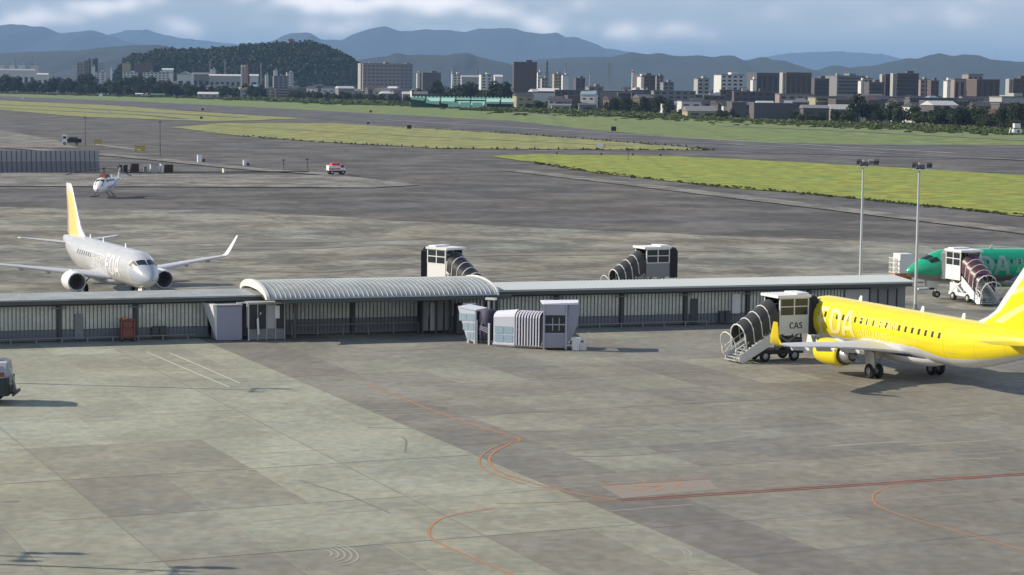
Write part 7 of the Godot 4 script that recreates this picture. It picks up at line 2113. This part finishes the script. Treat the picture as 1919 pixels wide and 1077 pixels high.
	for k in 7:
		var f := k / 6.0
		var x := 0.92 + f * 0.8 + (0.06 if k % 2 else 0.0)
		rows.append([Vector3(x - f * 0.25, 0.5 + f * 0.9, 1.0 - (0.06 if k % 2 else 0.0)), Vector3(x, 2.0, 1.02), Vector3(x + 0.1, 3.48, 1.0), Vector3(x + 0.1, 3.48, -1.1), Vector3(x - f * 0.25, 0.5 + f * 0.9, -1.1)])
	b.grid(rows)
	obj("closure_curtain", b, M.curtain_blue, o)
	part_box("threshold", o, 0.9, 2.4, 0.42, 0.5, -1.0, 0.8, "purple_dark")
	o = thing("bridge_drive", "white drive box and tilted arm on the ground beside the bridge head cab", "bridge drive", Vector3(5.0, 0, -165.7), -0.2)
	part_box("arm", o, -0.75, -0.1, 0.75, 0.95, -0.2, 0.2, "white_paint")
	part_box("foot", o, -0.75, -0.5, 0.35, 0.75, -0.15, 0.15, "white_paint")
	part_box("housing", o, -0.3, 0.28, 0.0, 0.95, -0.3, 0.3, "white_paint")
	part_box("motor", o, 0.3, 0.75, 0.0, 0.55, -0.22, 0.22, "white_dull")
	b = MB.new()
	b.bar(Vector3(0.62, 0.55, 0.1), Vector3(0.95, 1.35, 0.1), 0.3, 0.12)
	obj("lever", b, M.white_paint, o)

func poles() -> void:
	var P: Node3D
	for q in [[33.14, -205.9, 0, "tall floodlight pole behind the right walkway, the one farther from the green airliner"], [37.25, -199.5, 1, "tall floodlight pole standing in front of the green airliner's nose"], [-38.9, -144.4, 0, "tall floodlight pole whose shadow crosses the white lane lines"], [-35.8, -91.2, 0, "tall floodlight pole whose long shadow lies on the nearest paving"], [-42.6, -93.6, 0, "tall floodlight pole whose short shadow tip reaches the nearest paving"]]:
		var o := thing("floodlight_pole", q[3], "floodlight pole", Vector3(q[0], 0, q[1]), 0.0, "floodlight poles of the apron")
		var b := MB.new()
		b.tube([Vector3(0, 0, 0), Vector3(0, 13.5, 0)], 0.15, 10, 0.09)
		obj("pole", b, M.galvanised, o)
		b = MB.new()
		b.lathe([Vector2(0.3, 0), Vector2(0.3, 0.06), Vector2(0.17, 0.1), Vector2(0.15, 0.5)], Vector3.ZERO, Basis(Vector3(1, 0, 0), Vector3(0, 0, -1), Vector3(0, 1, 0)), 10)
		obj("base_plate", b, M.mid_grey, o)
		b = MB.new()
		b.span(-0.55, 0.6, 12.86, 12.96, -0.06, 0.06)
		b.span(-0.06, 0.06, 12.88, 12.98, -0.9, 0.9)
		b.span(-0.5, 1.7, 13.12, 13.18, -0.85, -0.78)
		obj("cross_arm", b, M.white_paint, o)
		for k in 3:
			b = MB.new()
			var x: float = [-0.3, 0.85 if q[2] == 0 else 1.05, 1.35][k]
			if q[2] == 1 and k == 2: continue
			b.box(Vector3(x, 13.3, -0.75), Vector3(0.5, 0.42, 0.34), Basis(Vector3.RIGHT, 0.5))
			obj("floodlight", b, M.dark_grey if k != 1 or q[2] == 1 else M.mid_grey, o)
		for k in 2:
			b = MB.new()
			b.box(Vector3(-0.25 + k * 0.4, 13.15, 0.8), Vector3(0.36, 0.34, 0.3), Basis(Vector3.RIGHT, -0.5))
			obj("floodlight", b, M.dark_grey, o)

func far_things() -> void:
	# blast fence at the far stand
	var o := thing("blast_fence", "grey panelled blast fence standing across the far apron", "blast fence", Vector3(-91.0, -0.1, -477.2), GRID)
	for k in 34:
		var x := -1.06 * (k + 0.5)
		var b := MB.new()
		b.hexa([Vector3(x - 0.49, 0.0, 0.9), Vector3(x + 0.49, 0.0, 0.9), Vector3(x + 0.49, 0.0, 0.8), Vector3(x - 0.49, 0.0, 0.8), Vector3(x - 0.49, 2.4, 0.32), Vector3(x + 0.49, 2.4, 0.32), Vector3(x + 0.49, 2.4, 0.22), Vector3(x - 0.49, 2.4, 0.22)])
		obj("panel", b, M.fence_low, o)
		b = MB.new()
		b.hexa([Vector3(x - 0.49, 2.46, 0.3), Vector3(x + 0.49, 2.46, 0.3), Vector3(x + 0.49, 2.46, 0.2), Vector3(x - 0.49, 2.46, 0.2), Vector3(x - 0.49, 4.7, 0.1), Vector3(x + 0.49, 4.7, 0.1), Vector3(x + 0.49, 4.7, 0.0), Vector3(x - 0.49, 4.7, 0.0)])
		obj("panel", b, M.fence_high, o)
		b = MB.new()
		b.bar(Vector3(x - 0.53, 0.0, 1.0), Vector3(x - 0.53, 4.72, 0.12), 0.1, 0.12)
		b.bar(Vector3(x - 0.53, 0.0, -1.8), Vector3(x - 0.53, 3.6, 0.0), 0.1, 0.1)
		obj("post", b, M.dark_grey, o)
	# helicopter
	o = thing("helicopter", "white and blue helicopter parked on the far apron with drooping rotor blades", "helicopter", Vector3(-70.9, -0.1, -375.6), 3.0)
	o.scale = Vector3.ONE * 1.36
	var b := MB.new()
	var rows := []
	for q in [[-2.3, 0.1, 0.1, 1.05], [-2.1, 0.5, 0.4, 1.1], [-1.5, 0.85, 0.75, 1.3], [-0.8, 1.0, 1.0, 1.5], [0.6, 1.02, 1.05, 1.55], [2.0, 0.95, 0.95, 1.6], [3.0, 0.5, 0.5, 1.85], [5.8, 0.2, 0.22, 2.15], [6.2, 0.05, 0.06, 2.2]]:
		var row := []
		for k in 17:
			var a := TAU * k / 16.0
			row.append(Vector3(sin(a) * q[1], q[3] + cos(a) * q[2], q[0]))
		rows.append(row)
	b.grid(rows, 1)
	obj("fuselage", b, M.white_paint, o)
	for s in [-1.0, 1.0]:
		b = MB.new()
		b.hexa([Vector3(s * 0.98, 1.2, -0.9), Vector3(s * 1.04, 1.2, -0.9), Vector3(s * 1.04, 1.2, 0.2), Vector3(s * 0.98, 1.2, 0.2), Vector3(s * 0.72, 2.25, -0.9), Vector3(s * 0.80, 2.25, -0.9), Vector3(s * 0.80, 2.25, 0.2), Vector3(s * 0.72, 2.25, 0.2)])
		obj("door_window", b, M.glass_dark, o)
		b = MB.new()
		b.hexa([Vector3(s * 0.5, 1.45, -1.98), Vector3(s * 0.06, 1.45, -2.02), Vector3(s * 0.06, 1.5, -1.8), Vector3(s * 0.5, 1.5, -1.76), Vector3(s * 0.52, 2.25, -1.14), Vector3(s * 0.06, 2.3, -1.2), Vector3(s * 0.06, 2.28, -0.95), Vector3(s * 0.52, 2.22, -0.9)])
		obj("windscreen", b, M.glass_dark, o)
		b = MB.new()
		b.hexa([Vector3(s * 0.9, 1.35, 0.3), Vector3(s * 1.07, 1.35, 0.3), Vector3(s * 1.03, 1.35, 1.9), Vector3(s * 0.88, 1.35, 1.9), Vector3(s * 0.7, 2.3, 0.3), Vector3(s * 0.84, 2.3, 0.3), Vector3(s * 0.8, 2.3, 1.9), Vector3(s * 0.68, 2.3, 1.9)])
		obj("blue_flank", b, M.heli_blue, o)
		b = MB.new()
		b.tube([Vector3(s * 1.15, 0.08, -1.7), Vector3(s * 1.15, 0.06, 1.6)], 0.07, 6)
		b.tube([Vector3(s * 1.15, 0.08, -0.8), Vector3(s * 0.6, 0.75, -0.7)], 0.05, 5)
		b.tube([Vector3(s * 1.15, 0.08, 1.0), Vector3(s * 0.6, 0.75, 0.9)], 0.05, 5)
		obj("skid", b, M.near_black, o)
		b = MB.new()
		b.box(Vector3(s * 0.75, 2.15, 5.4), Vector3(0.08, 0.9, 0.6))
		obj("end_plate", b, M.white_paint, o)
	b = MB.new()
	b.span(-0.8, 0.8, 2.1, 2.17, 5.1, 5.6)
	obj("stabiliser", b, M.white_paint, o)
	b = MB.new()
	b.hexa([Vector3(-0.5, 2.4, -0.6), Vector3(0.5, 2.4, -0.6), Vector3(0.4, 2.4, 1.8), Vector3(-0.4, 2.4, 1.8), Vector3(-0.3, 2.95, -0.2), Vector3(0.3, 2.95, -0.2), Vector3(0.3, 2.9, 1.2), Vector3(-0.3, 2.9, 1.2)])
	obj("engine_cowl", b, M.red_rust, o)
	b = MB.new()
	b.hexa([Vector3(-0.05, 2.2, 5.6), Vector3(0.05, 2.2, 5.6), Vector3(0.05, 2.2, 6.3), Vector3(-0.05, 2.2, 6.3), Vector3(-0.04, 3.5, 6.3), Vector3(0.04, 3.5, 6.3), Vector3(0.04, 3.5, 6.8), Vector3(-0.04, 3.5, 6.8)])
	obj("fin", b, M.white_paint, o)
	b = MB.new()
	b.tube([Vector3(0, 2.9, 0.2), Vector3(0, 3.6, 0.2)], 0.1, 8)
	b.tube([Vector3(0, 3.55, 0.2), Vector3(0, 3.75, 0.2)], 0.28, 8)
	obj("rotor_mast", b, M.dark_grey, o)
	for k in 4:
		b = MB.new()
		var a := k * PI / 2 + 0.62
		var d := Vector3(cos(a), 0, sin(a))
		for j in 5:
			var p := Vector3(0, 3.62, 0.2) + d * (0.25 + j * 1.1) - Vector3(0, 0.028 * j * j, 0)
			var n := Vector3(0, 3.62, 0.2) + d * (0.25 + (j + 1) * 1.1) - Vector3(0, 0.028 * (j + 1) * (j + 1), 0)
			b.bar(p, n, 0.3, 0.05)
		obj("rotor_blade", b, M.near_black, o)
	b = MB.new()
	for k in 2: b.box(Vector3(0.14, 3.3, 6.5), Vector3(0.04, 1.7, 0.14), Basis(Vector3.RIGHT, 0.5 + k * PI / 2))
	obj("tail_rotor", b, M.dark_grey, o)
	# red and white fire engine on the taxiway edge
	o = thing("fire_engine", "small red and white fire engine driving on the pale strip of the taxiway", "fire engine", Vector3(-38.9, -0.05, -477.0), 0.35)
	part_box("chassis", o, -1.9, 1.9, 0.5, 0.9, -1.05, 1.05, "near_black")
	part_box("body", o, -1.95, 0.6, 0.9, 2.0, -1.15, 1.15, "white_paint")
	part_box("equipment_deck", o, -1.2, 0.5, 2.0, 2.5, -1.0, 1.0, "fire_red")
	b = MB.new()
	b.hexa([Vector3(0.65, 0.9, -1.1), Vector3(1.95, 0.9, -1.1), Vector3(1.95, 0.9, 1.1), Vector3(0.65, 0.9, 1.1), Vector3(0.65, 2.3, -1.0), Vector3(1.4, 2.3, -1.0), Vector3(1.4, 2.3, 1.0), Vector3(0.65, 2.3, 1.0)])
	obj("cab", b, M.white_paint, o)
	part_box("cab_roof", o, 0.7, 1.5, 2.31, 2.45, -0.95, 0.95, "fire_red")
	b = MB.new()
	b.hexa([Vector3(0.8, 1.55, 1.06), Vector3(1.55, 1.55, 1.06), Vector3(1.55, 1.55, 1.12), Vector3(0.8, 1.55, 1.12), Vector3(0.8, 2.15, 1.02), Vector3(1.4, 2.15, 1.02), Vector3(1.4, 2.15, 1.06), Vector3(0.8, 2.15, 1.06)])
	obj("window", b, M.glass_dark, o)
	part_box("stripe", o, -1.96, 0.6, 1.1, 1.4, 1.155, 1.17, "fire_red")
	for x in [-1.2, 1.2]:
		for z in [-1.0, 1.0]:
			var h := thing_part("wheel", o, Vector3(x, 0, z))
			h.rotation.y = PI / 2
			wheel(h, Vector3(0, 0.5, 0), 0.5, 0.35)
	# crates and cabinets along the far stand edge
	var spots := [[-85.6, -472.9, 0.7, 1.7, "near_black", "left one of two slim dark cabinets near the blast fence"], [-84.5, -473.2, 0.7, 1.7, "near_black", "right one of two slim dark cabinets near the blast fence"], [-82.6, -473.7, 1.7, 2.0, "crate_brown", "big dark brown crate beside the slim cabinets"], [-80.4, -474.4, 0.5, 1.3, "mid_grey", "low grey bin between the brown crate and the pale panels"], [-78.6, -475.0, 1.6, 1.9, "light_grey", "pale grey wire cage in the row of crates"], [-77.0, -475.4, 0.5, 2.0, "white_dull", "upright white board in the row of crates"], [-75.5, -475.8, 1.7, 1.8, "crate_brown", "dark brown crate at the end of the row"], [-63.9, -479.2, 0.35, 1.0, "white_dull", "short white post alone on the far apron"]]
	for q in spots:
		o = thing("crate" if q[2] > 1.0 else "cabinet", q[5], "crate" if q[2] > 1.0 else "cabinet", Vector3(q[0], -0.1, q[1]), GRID)
		part_box("body", o, -q[2] / 2, q[2] / 2, 0.1, q[3], -0.6, 0.6, q[4])
		part_box("lid", o, -q[2] / 2 - 0.04, q[2] / 2 + 0.04, q[3] + 0.003, q[3] + 0.07, -0.64, 0.64, "dark_grey")
		part_box("pallet", o, -q[2] / 2, q[2] / 2, 0.0, 0.095, -0.55, 0.55, "mid_grey")
	# white equipment shelters by the taxi lanes
	for q in [[-78.0, -540.0, 1.7, 1.1, "white equipment cabinet with dark box at its foot, on the taxi lane edge"], [-64.7, -523.0, 1.2, 0.7, "small white and grey marker cabinet on the taxi lane edge"]]:
		o = thing("equipment_cabinet", q[4], "cabinet", Vector3(q[0], -0.1, q[1]), GRID)
		part_box("body", o, -q[3] / 2, q[3] / 2, 0.0, q[2], -0.4, 0.4, "white_paint")
		part_box("box", o, q[3] / 2 + 0.02, q[3] / 2 + 0.8, 0.0, q[2] * 0.5, -0.3, 0.3, "dark_grey")
		part_box("lid", o, -q[3] / 2 - 0.05, q[3] / 2 + 0.05, q[2] + 0.002, q[2] + 0.1, -0.45, 0.45, "white_dull")
	o = thing("lorry", "white fronted dark flatbed lorry parked beyond the blast fence", "lorry", Vector3(-136.2, -0.1, -669.0), 0.2)
	part_box("cab", o, -2.6, -1.2, 0.5, 3.0, -1.1, 1.1, "white_paint")
	part_box("window", o, -2.4, -1.4, 1.9, 2.6, 1.11, 1.13, "glass_dark")
	part_box("bed", o, -1.1, 3.2, 0.7, 1.9, -1.1, 1.1, "near_black")
	part_box("load", o, -0.6, 2.0, 1.91, 2.4, -0.9, 0.9, "dark_grey")
	for x in [-1.9, 1.8]:
		for z in [-1.0, 1.0]:
			var h := thing_part("wheel", o, Vector3(x, 0, z))
			h.rotation.y = PI / 2
			wheel(h, Vector3(0, 0.45, 0), 0.45, 0.3)
	for q in [[-127.0, -664.6, 1.1, "narrow yellow taxiway sign beside the dark lamp post"], [-105.0, -611.0, 1.5, "wide yellow and black taxiway sign on the lane edge"]]:
		o = thing("taxiway_sign", q[3], "sign", Vector3(q[0], -0.1, q[1]), 0.1)
		part_box("face", o, -q[2], q[2], 0.3, 1.6, -0.1, 0.1, "sign_yellow")
		part_box("border", o, -q[2] - 0.06, q[2] + 0.06, 1.605, 1.68, -0.12, 0.12, "near_black")
		for x in [-q[2] * 0.8, q[2] * 0.8]:
			part_box("leg", o, x - 0.05, x + 0.05, 0.0, 0.3, -0.05, 0.05, "dark_grey")
	for q in [[-130.6, -663.0, 8.4, "dark lamp post beyond the blast fence by the yellow sign"], [-94.0, -578.2, 9.0, "dark lamp post standing alone on the taxi lane edge"], [-46.8, -493.0, 2.6, "short dark mast with a cross bar near the fire engine"], [-52.6, -497.0, 2.2, "shorter dark mast left of the fire engine"]]:
		o = thing("lamp_post", q[3], "lamp post", Vector3(q[0], -0.1, q[1]), 0.2)
		b = MB.new()
		b.tube([Vector3.ZERO, Vector3(0, q[2], 0)], 0.14 if q[2] > 5 else 0.06, 6, 0.07)
		obj("post", b, M.dark_grey, o)
		part_box("lamp_head", o, -0.35, 0.35, q[2], q[2] + 0.25, -0.15, 0.15, "dark_grey")
		if q[2] < 5:
			b = MB.new()
			b.tube([Vector3(0.5, 0, 0.1), Vector3(0.0, q[2] * 0.9, 0)], 0.04, 5)
			obj("stay", b, M.dark_grey, o)
	# low barrier rail along the far lane
	o = thing("barrier_rail", "low pale barrier rail running along the taxi lane to the fire engine", "barrier", Vector3(0, -0.1, 0))
	b = MB.new()
	b.bar(Vector3(-126, 0.7, -655), Vector3(-104, 0.7, -607), 0.1, 0.2)
	obj("rail", b, M.mid_grey, o)
	for k in 9:
		var p := Vector3(-126, 0, -655).lerp(Vector3(-104, 0, -607), k / 8.0)
		b = MB.new()
		b.tube([p, p + Vector3(0, 0.7, 0)], 0.07, 5)
		obj("post", b, M.mid_grey, o)
	o = thing("cable_duct", "long dark kerb line that edges the pale strip before the fire engine", "kerb", Vector3(0, -0.1, 0))
	b = MB.new()
	b.bar(Vector3(-86, 0.12, -472.2), Vector3(-46, 0.12, -488.5), 0.35, 0.24)
	obj("kerb", b, M.dark_grey, o)
	# white runway board, wind cone, markers
	o = thing("runway_board", "white runway board on the grass tip between two taxiways", "sign", Vector3(27.7, -0.1, -697.0), 0.1)
	part_box("face", o, -1.2, 1.2, 0.25, 1.6, -0.12, 0.12, "white_paint")
	part_box("end", o, -1.45, -1.21, 0.25, 1.5, -0.12, 0.12, "light_grey")
	part_box("end", o, 1.21, 1.45, 0.25, 1.5, -0.12, 0.12, "mid_grey")
	for x in [-0.9, 0.9]: part_box("leg", o, x - 0.06, x + 0.06, 0, 0.25, -0.06, 0.06, "dark_grey")
	o = thing("runway_post", "slim dark post standing in the bright green grass", "post", Vector3(31.2, -0.1, -592.0))
	b = MB.new()
	b.tube([Vector3.ZERO, Vector3(0, 2.6, 0)], 0.09, 6)
	obj("post", b, M.dark_grey, o)
	part_box("plate", o, -0.6, 0.6, 2.6, 2.8, -0.1, 0.1, "dark_grey")
	for q in [[-94.3, -1433.0, 1.6, "near_black", "dark marker beside the far edge of the runway"], [-45.3, -943.0, 1.9, "near_black", "tall dark marker between the runway and the pale grass"], [-69.5, -1038.3, 1.2, "near_black", "low dark marker left of the tall one by the pale grass"], [43.5, -948.5, 2.2, "near_black", "dark marker on the far side of the runway, in the green strip"], [-238.5, -1283.2, 1.6, "white_paint", "white ball marker between two dark legs on the left grass"], [-445.9, -2350.0, 4.0, "white_paint", "white marker board at the edge of the town trees"], [-460.5, -2041.0, 2.6, "white_paint", "small white marker on the far left grass"], [-205.9, -1440.0, 1.5, "near_black", "dark marker on the left grass beside the drain"], [-161.8, -1127.0, 1.4, "near_black", "dark marker at the left end of the pale grass"]]:
		o = thing("runway_marker", q[4], "marker", Vector3(q[0], -0.1, q[1]))
		part_box("face", o, -q[2] * 0.5, q[2] * 0.5, 0.3, q[2], -0.2, 0.2, q[3])
		for x in [-q[2] * 0.35, q[2] * 0.35]: part_box("leg", o, x - 0.06, x + 0.06, 0.0, 0.3, -0.06, 0.06, "near_black")
	# edge lights: one is built, the rest are copies
	var first := thing("edge_light", "low dark edge light along the pale grass", "edge light", Vector3(-24, -0.1, -676.5), 0.0, "edge lights along the pale grass")
	b = MB.new()
	b.lathe([Vector2(0.0, 0.0), Vector2(0.38, 0.0), Vector2(0.3, 0.3), Vector2(0.22, 0.34), Vector2(0.2, 0.62), Vector2(0.0, 0.72)], Vector3.ZERO, Basis(Vector3(1, 0, 0), Vector3(0, 0, -1), Vector3(0, 1, 0)), 8)
	obj("body", b, M.near_black, first)
	var runs := [[-8.0, -905.0, 62.0, -718.0, 30], [-24.0, -676.5, 58.0, -692.0, 12], [-66.0, -733.0, -26.0, -679.0, 10], [8.0, -634.0, 47.0, -629.5, 4]]
	for q in runs:
		for k in int(q[4]):
			var f: float = (k + rng.randf_range(0.2, 0.8)) / q[4]
			dup(first, Vector3(lerpf(q[0], q[2], f), -0.1, lerpf(q[1], q[3], f)), rng.randf() * 3.0)
	o = thing("localizer_shelter", "white framed instrument shelter at the right edge of the far grass", "shelter", Vector3(232.0, -0.4, -1006.0), 0.2)
	part_box("cabin", o, -1.5, 2.4, 0.0, 2.4, -1.2, 1.2, "white_paint")
	part_box("upper_cabin", o, -1.2, 1.8, 3.0, 5.0, -1.0, 1.0, "white_paint")
	part_box("window", o, 0.2, 1.2, 0.8, 1.9, 1.21, 1.24, "glass_dark")
	for x in [-1.3, 2.0]: part_box("post", o, x - 0.1, x + 0.1, 2.41, 2.99, -0.1, 0.1, "white_dull")
	b = MB.new()
	b.tube([Vector3(-3.4, 0, 0), Vector3(-2.6, 3.0, 0)], 0.25, 6)
	obj("stay", b, M.white_paint, o)

func near_things() -> void:
	# tank lorry that reaches into the picture from the left
	var o := thing("tank_lorry", "fuel tank lorry with red stripe and ladder, its tail at the left edge", "lorry", Vector3(-31.15, 0, -135.2), 0.05)
	o.scale = Vector3.ONE * 1.1
	var b := MB.new()
	var rows := []
	for x in [-6.5, -6.3, -0.5, -0.3]:
		var row := []
		var g := 0.85 if x in [-6.5, -0.3] else 1.0
		for k in 21:
			var a := TAU * k / 20.0
			row.append(Vector3(x, 1.75 + sin(a) * 0.72 * g, cos(a) * 1.12 * g))
		rows.append(row)
	b.grid(rows, 1)
	for e in [0, 3]:
		for k in 20: b.tri(Vector3(rows[e][0].x, 1.75, 0), rows[e][k], rows[e][k + 1])
	obj("tank", b, M.tank_grey, o)
	part_box("stripe", o, -6.4, -0.4, 1.62, 1.86, 1.10, 1.145, "red_rust")
	part_box("side_skirt", o, -6.4, -0.32, 0.5, 1.5, 0.95, 1.13, "tank_green")
	part_box("chassis", o, -8.5, 0.0, 0.55, 0.8, -0.5, 0.5, "near_black")
	part_box("walkway_rail", o, -6.2, -0.5, 2.52, 2.58, 0.3, 0.36, "light_grey")
	part_box("manhole", o, -1.6, -0.9, 2.46, 2.66, -0.3, 0.3, "white_dull")
	part_box("manhole", o, -3.8, -3.1, 2.46, 2.66, -0.3, 0.3, "white_dull")
	part_box("hatch_box", o, -0.8, -0.35, 2.0, 2.4, 0.4, 0.9, "white_dull")
	b = MB.new()
	for z in [0.35, 0.75]:
		b.tube([Vector3(-0.15, 0.7, z), Vector3(-0.15, 2.5, z), Vector3(-0.6, 2.62, z)], 0.03, 6)
	for k in 6: b.tube([Vector3(-0.15, 0.85 + k * 0.28, 0.35), Vector3(-0.15, 0.85 + k * 0.28, 0.75)], 0.022, 5)
	obj("ladder", b, M.light_grey, o)
	b = MB.new()
	b.tube([Vector3(-0.1, 2.2, 1.0), Vector3(0.18, 1.3, 1.05), Vector3(0.25, 0.95, 1.05)], 0.03, 5)
	obj("hose", b, M.light_grey, o)
	part_box("rear_plate", o, -0.31, -0.2, 0.5, 1.5, -1.1, 1.1, "tank_green")
	part_box("rear_bumper", o, 0.02, 0.12, 0.5, 0.66, -1.1, 1.1, "near_black")
	part_box("hose_box", o, -0.18, 0.1, 0.72, 1.05, 0.2, 1.1, "near_black")
	part_box("cab", o, -8.8, -7.0, 0.7, 2.6, -1.1, 1.1, "white_paint")
	for x in [-7.8, -2.4, -1.2]:
		for z in [-0.9, 0.9]:
			var h := thing_part("wheel", o, Vector3(x, 0, z))
			h.rotation.y = PI / 2
			wheel(h, Vector3(0, 0.48, 0), 0.48, 0.3)
	# ground power cart and a pallet near the green airliner
	o = thing("ground_cart", "white boxed ground cart on an orange frame ahead of the green airliner's nose", "ground cart", Vector3(41.2, -0.1, -229.0), 0.3)
	part_box("box", o, -0.6, 0.9, 0.95, 3.0, -0.8, 0.8, "white_paint")
	part_box("frame", o, -1.1, 0.9, 0.35, 0.9, -0.7, 0.7, "orange_paint")
	b = MB.new()
	for k in 5:
		b.span(-1.12, -1.07, 0.9, 2.6, -0.7 + k * 0.34, -0.64 + k * 0.34)
	for k in 4: b.span(-1.13, -1.06, 1.0 + k * 0.5, 1.06 + k * 0.5, -0.75, 0.75)
	b.span(-0.95, -0.85, 0.9, 2.5, 0.6, 0.7)
	obj("cage", b, M.white_dull, o)
	for x in [-0.7, 0.5]:
		for z in [-0.6, 0.6]:
			var h := thing_part("wheel", o, Vector3(x, 0, z))
			h.rotation.y = PI / 2
			wheel(h, Vector3(0, 0.3, 0), 0.3, 0.2)
	o = thing("wheel_chock_tray", "low white and black tray lying on the ground below the green nose", "tray", Vector3(42.0, -0.1, -220.6), 0.4)
	part_box("tray", o, -0.8, 0.5, 0.0, 0.14, -0.3, 0.3, "white_dull")
	part_box("block", o, 0.55, 1.1, 0.0, 0.2, -0.3, 0.3, "near_black")
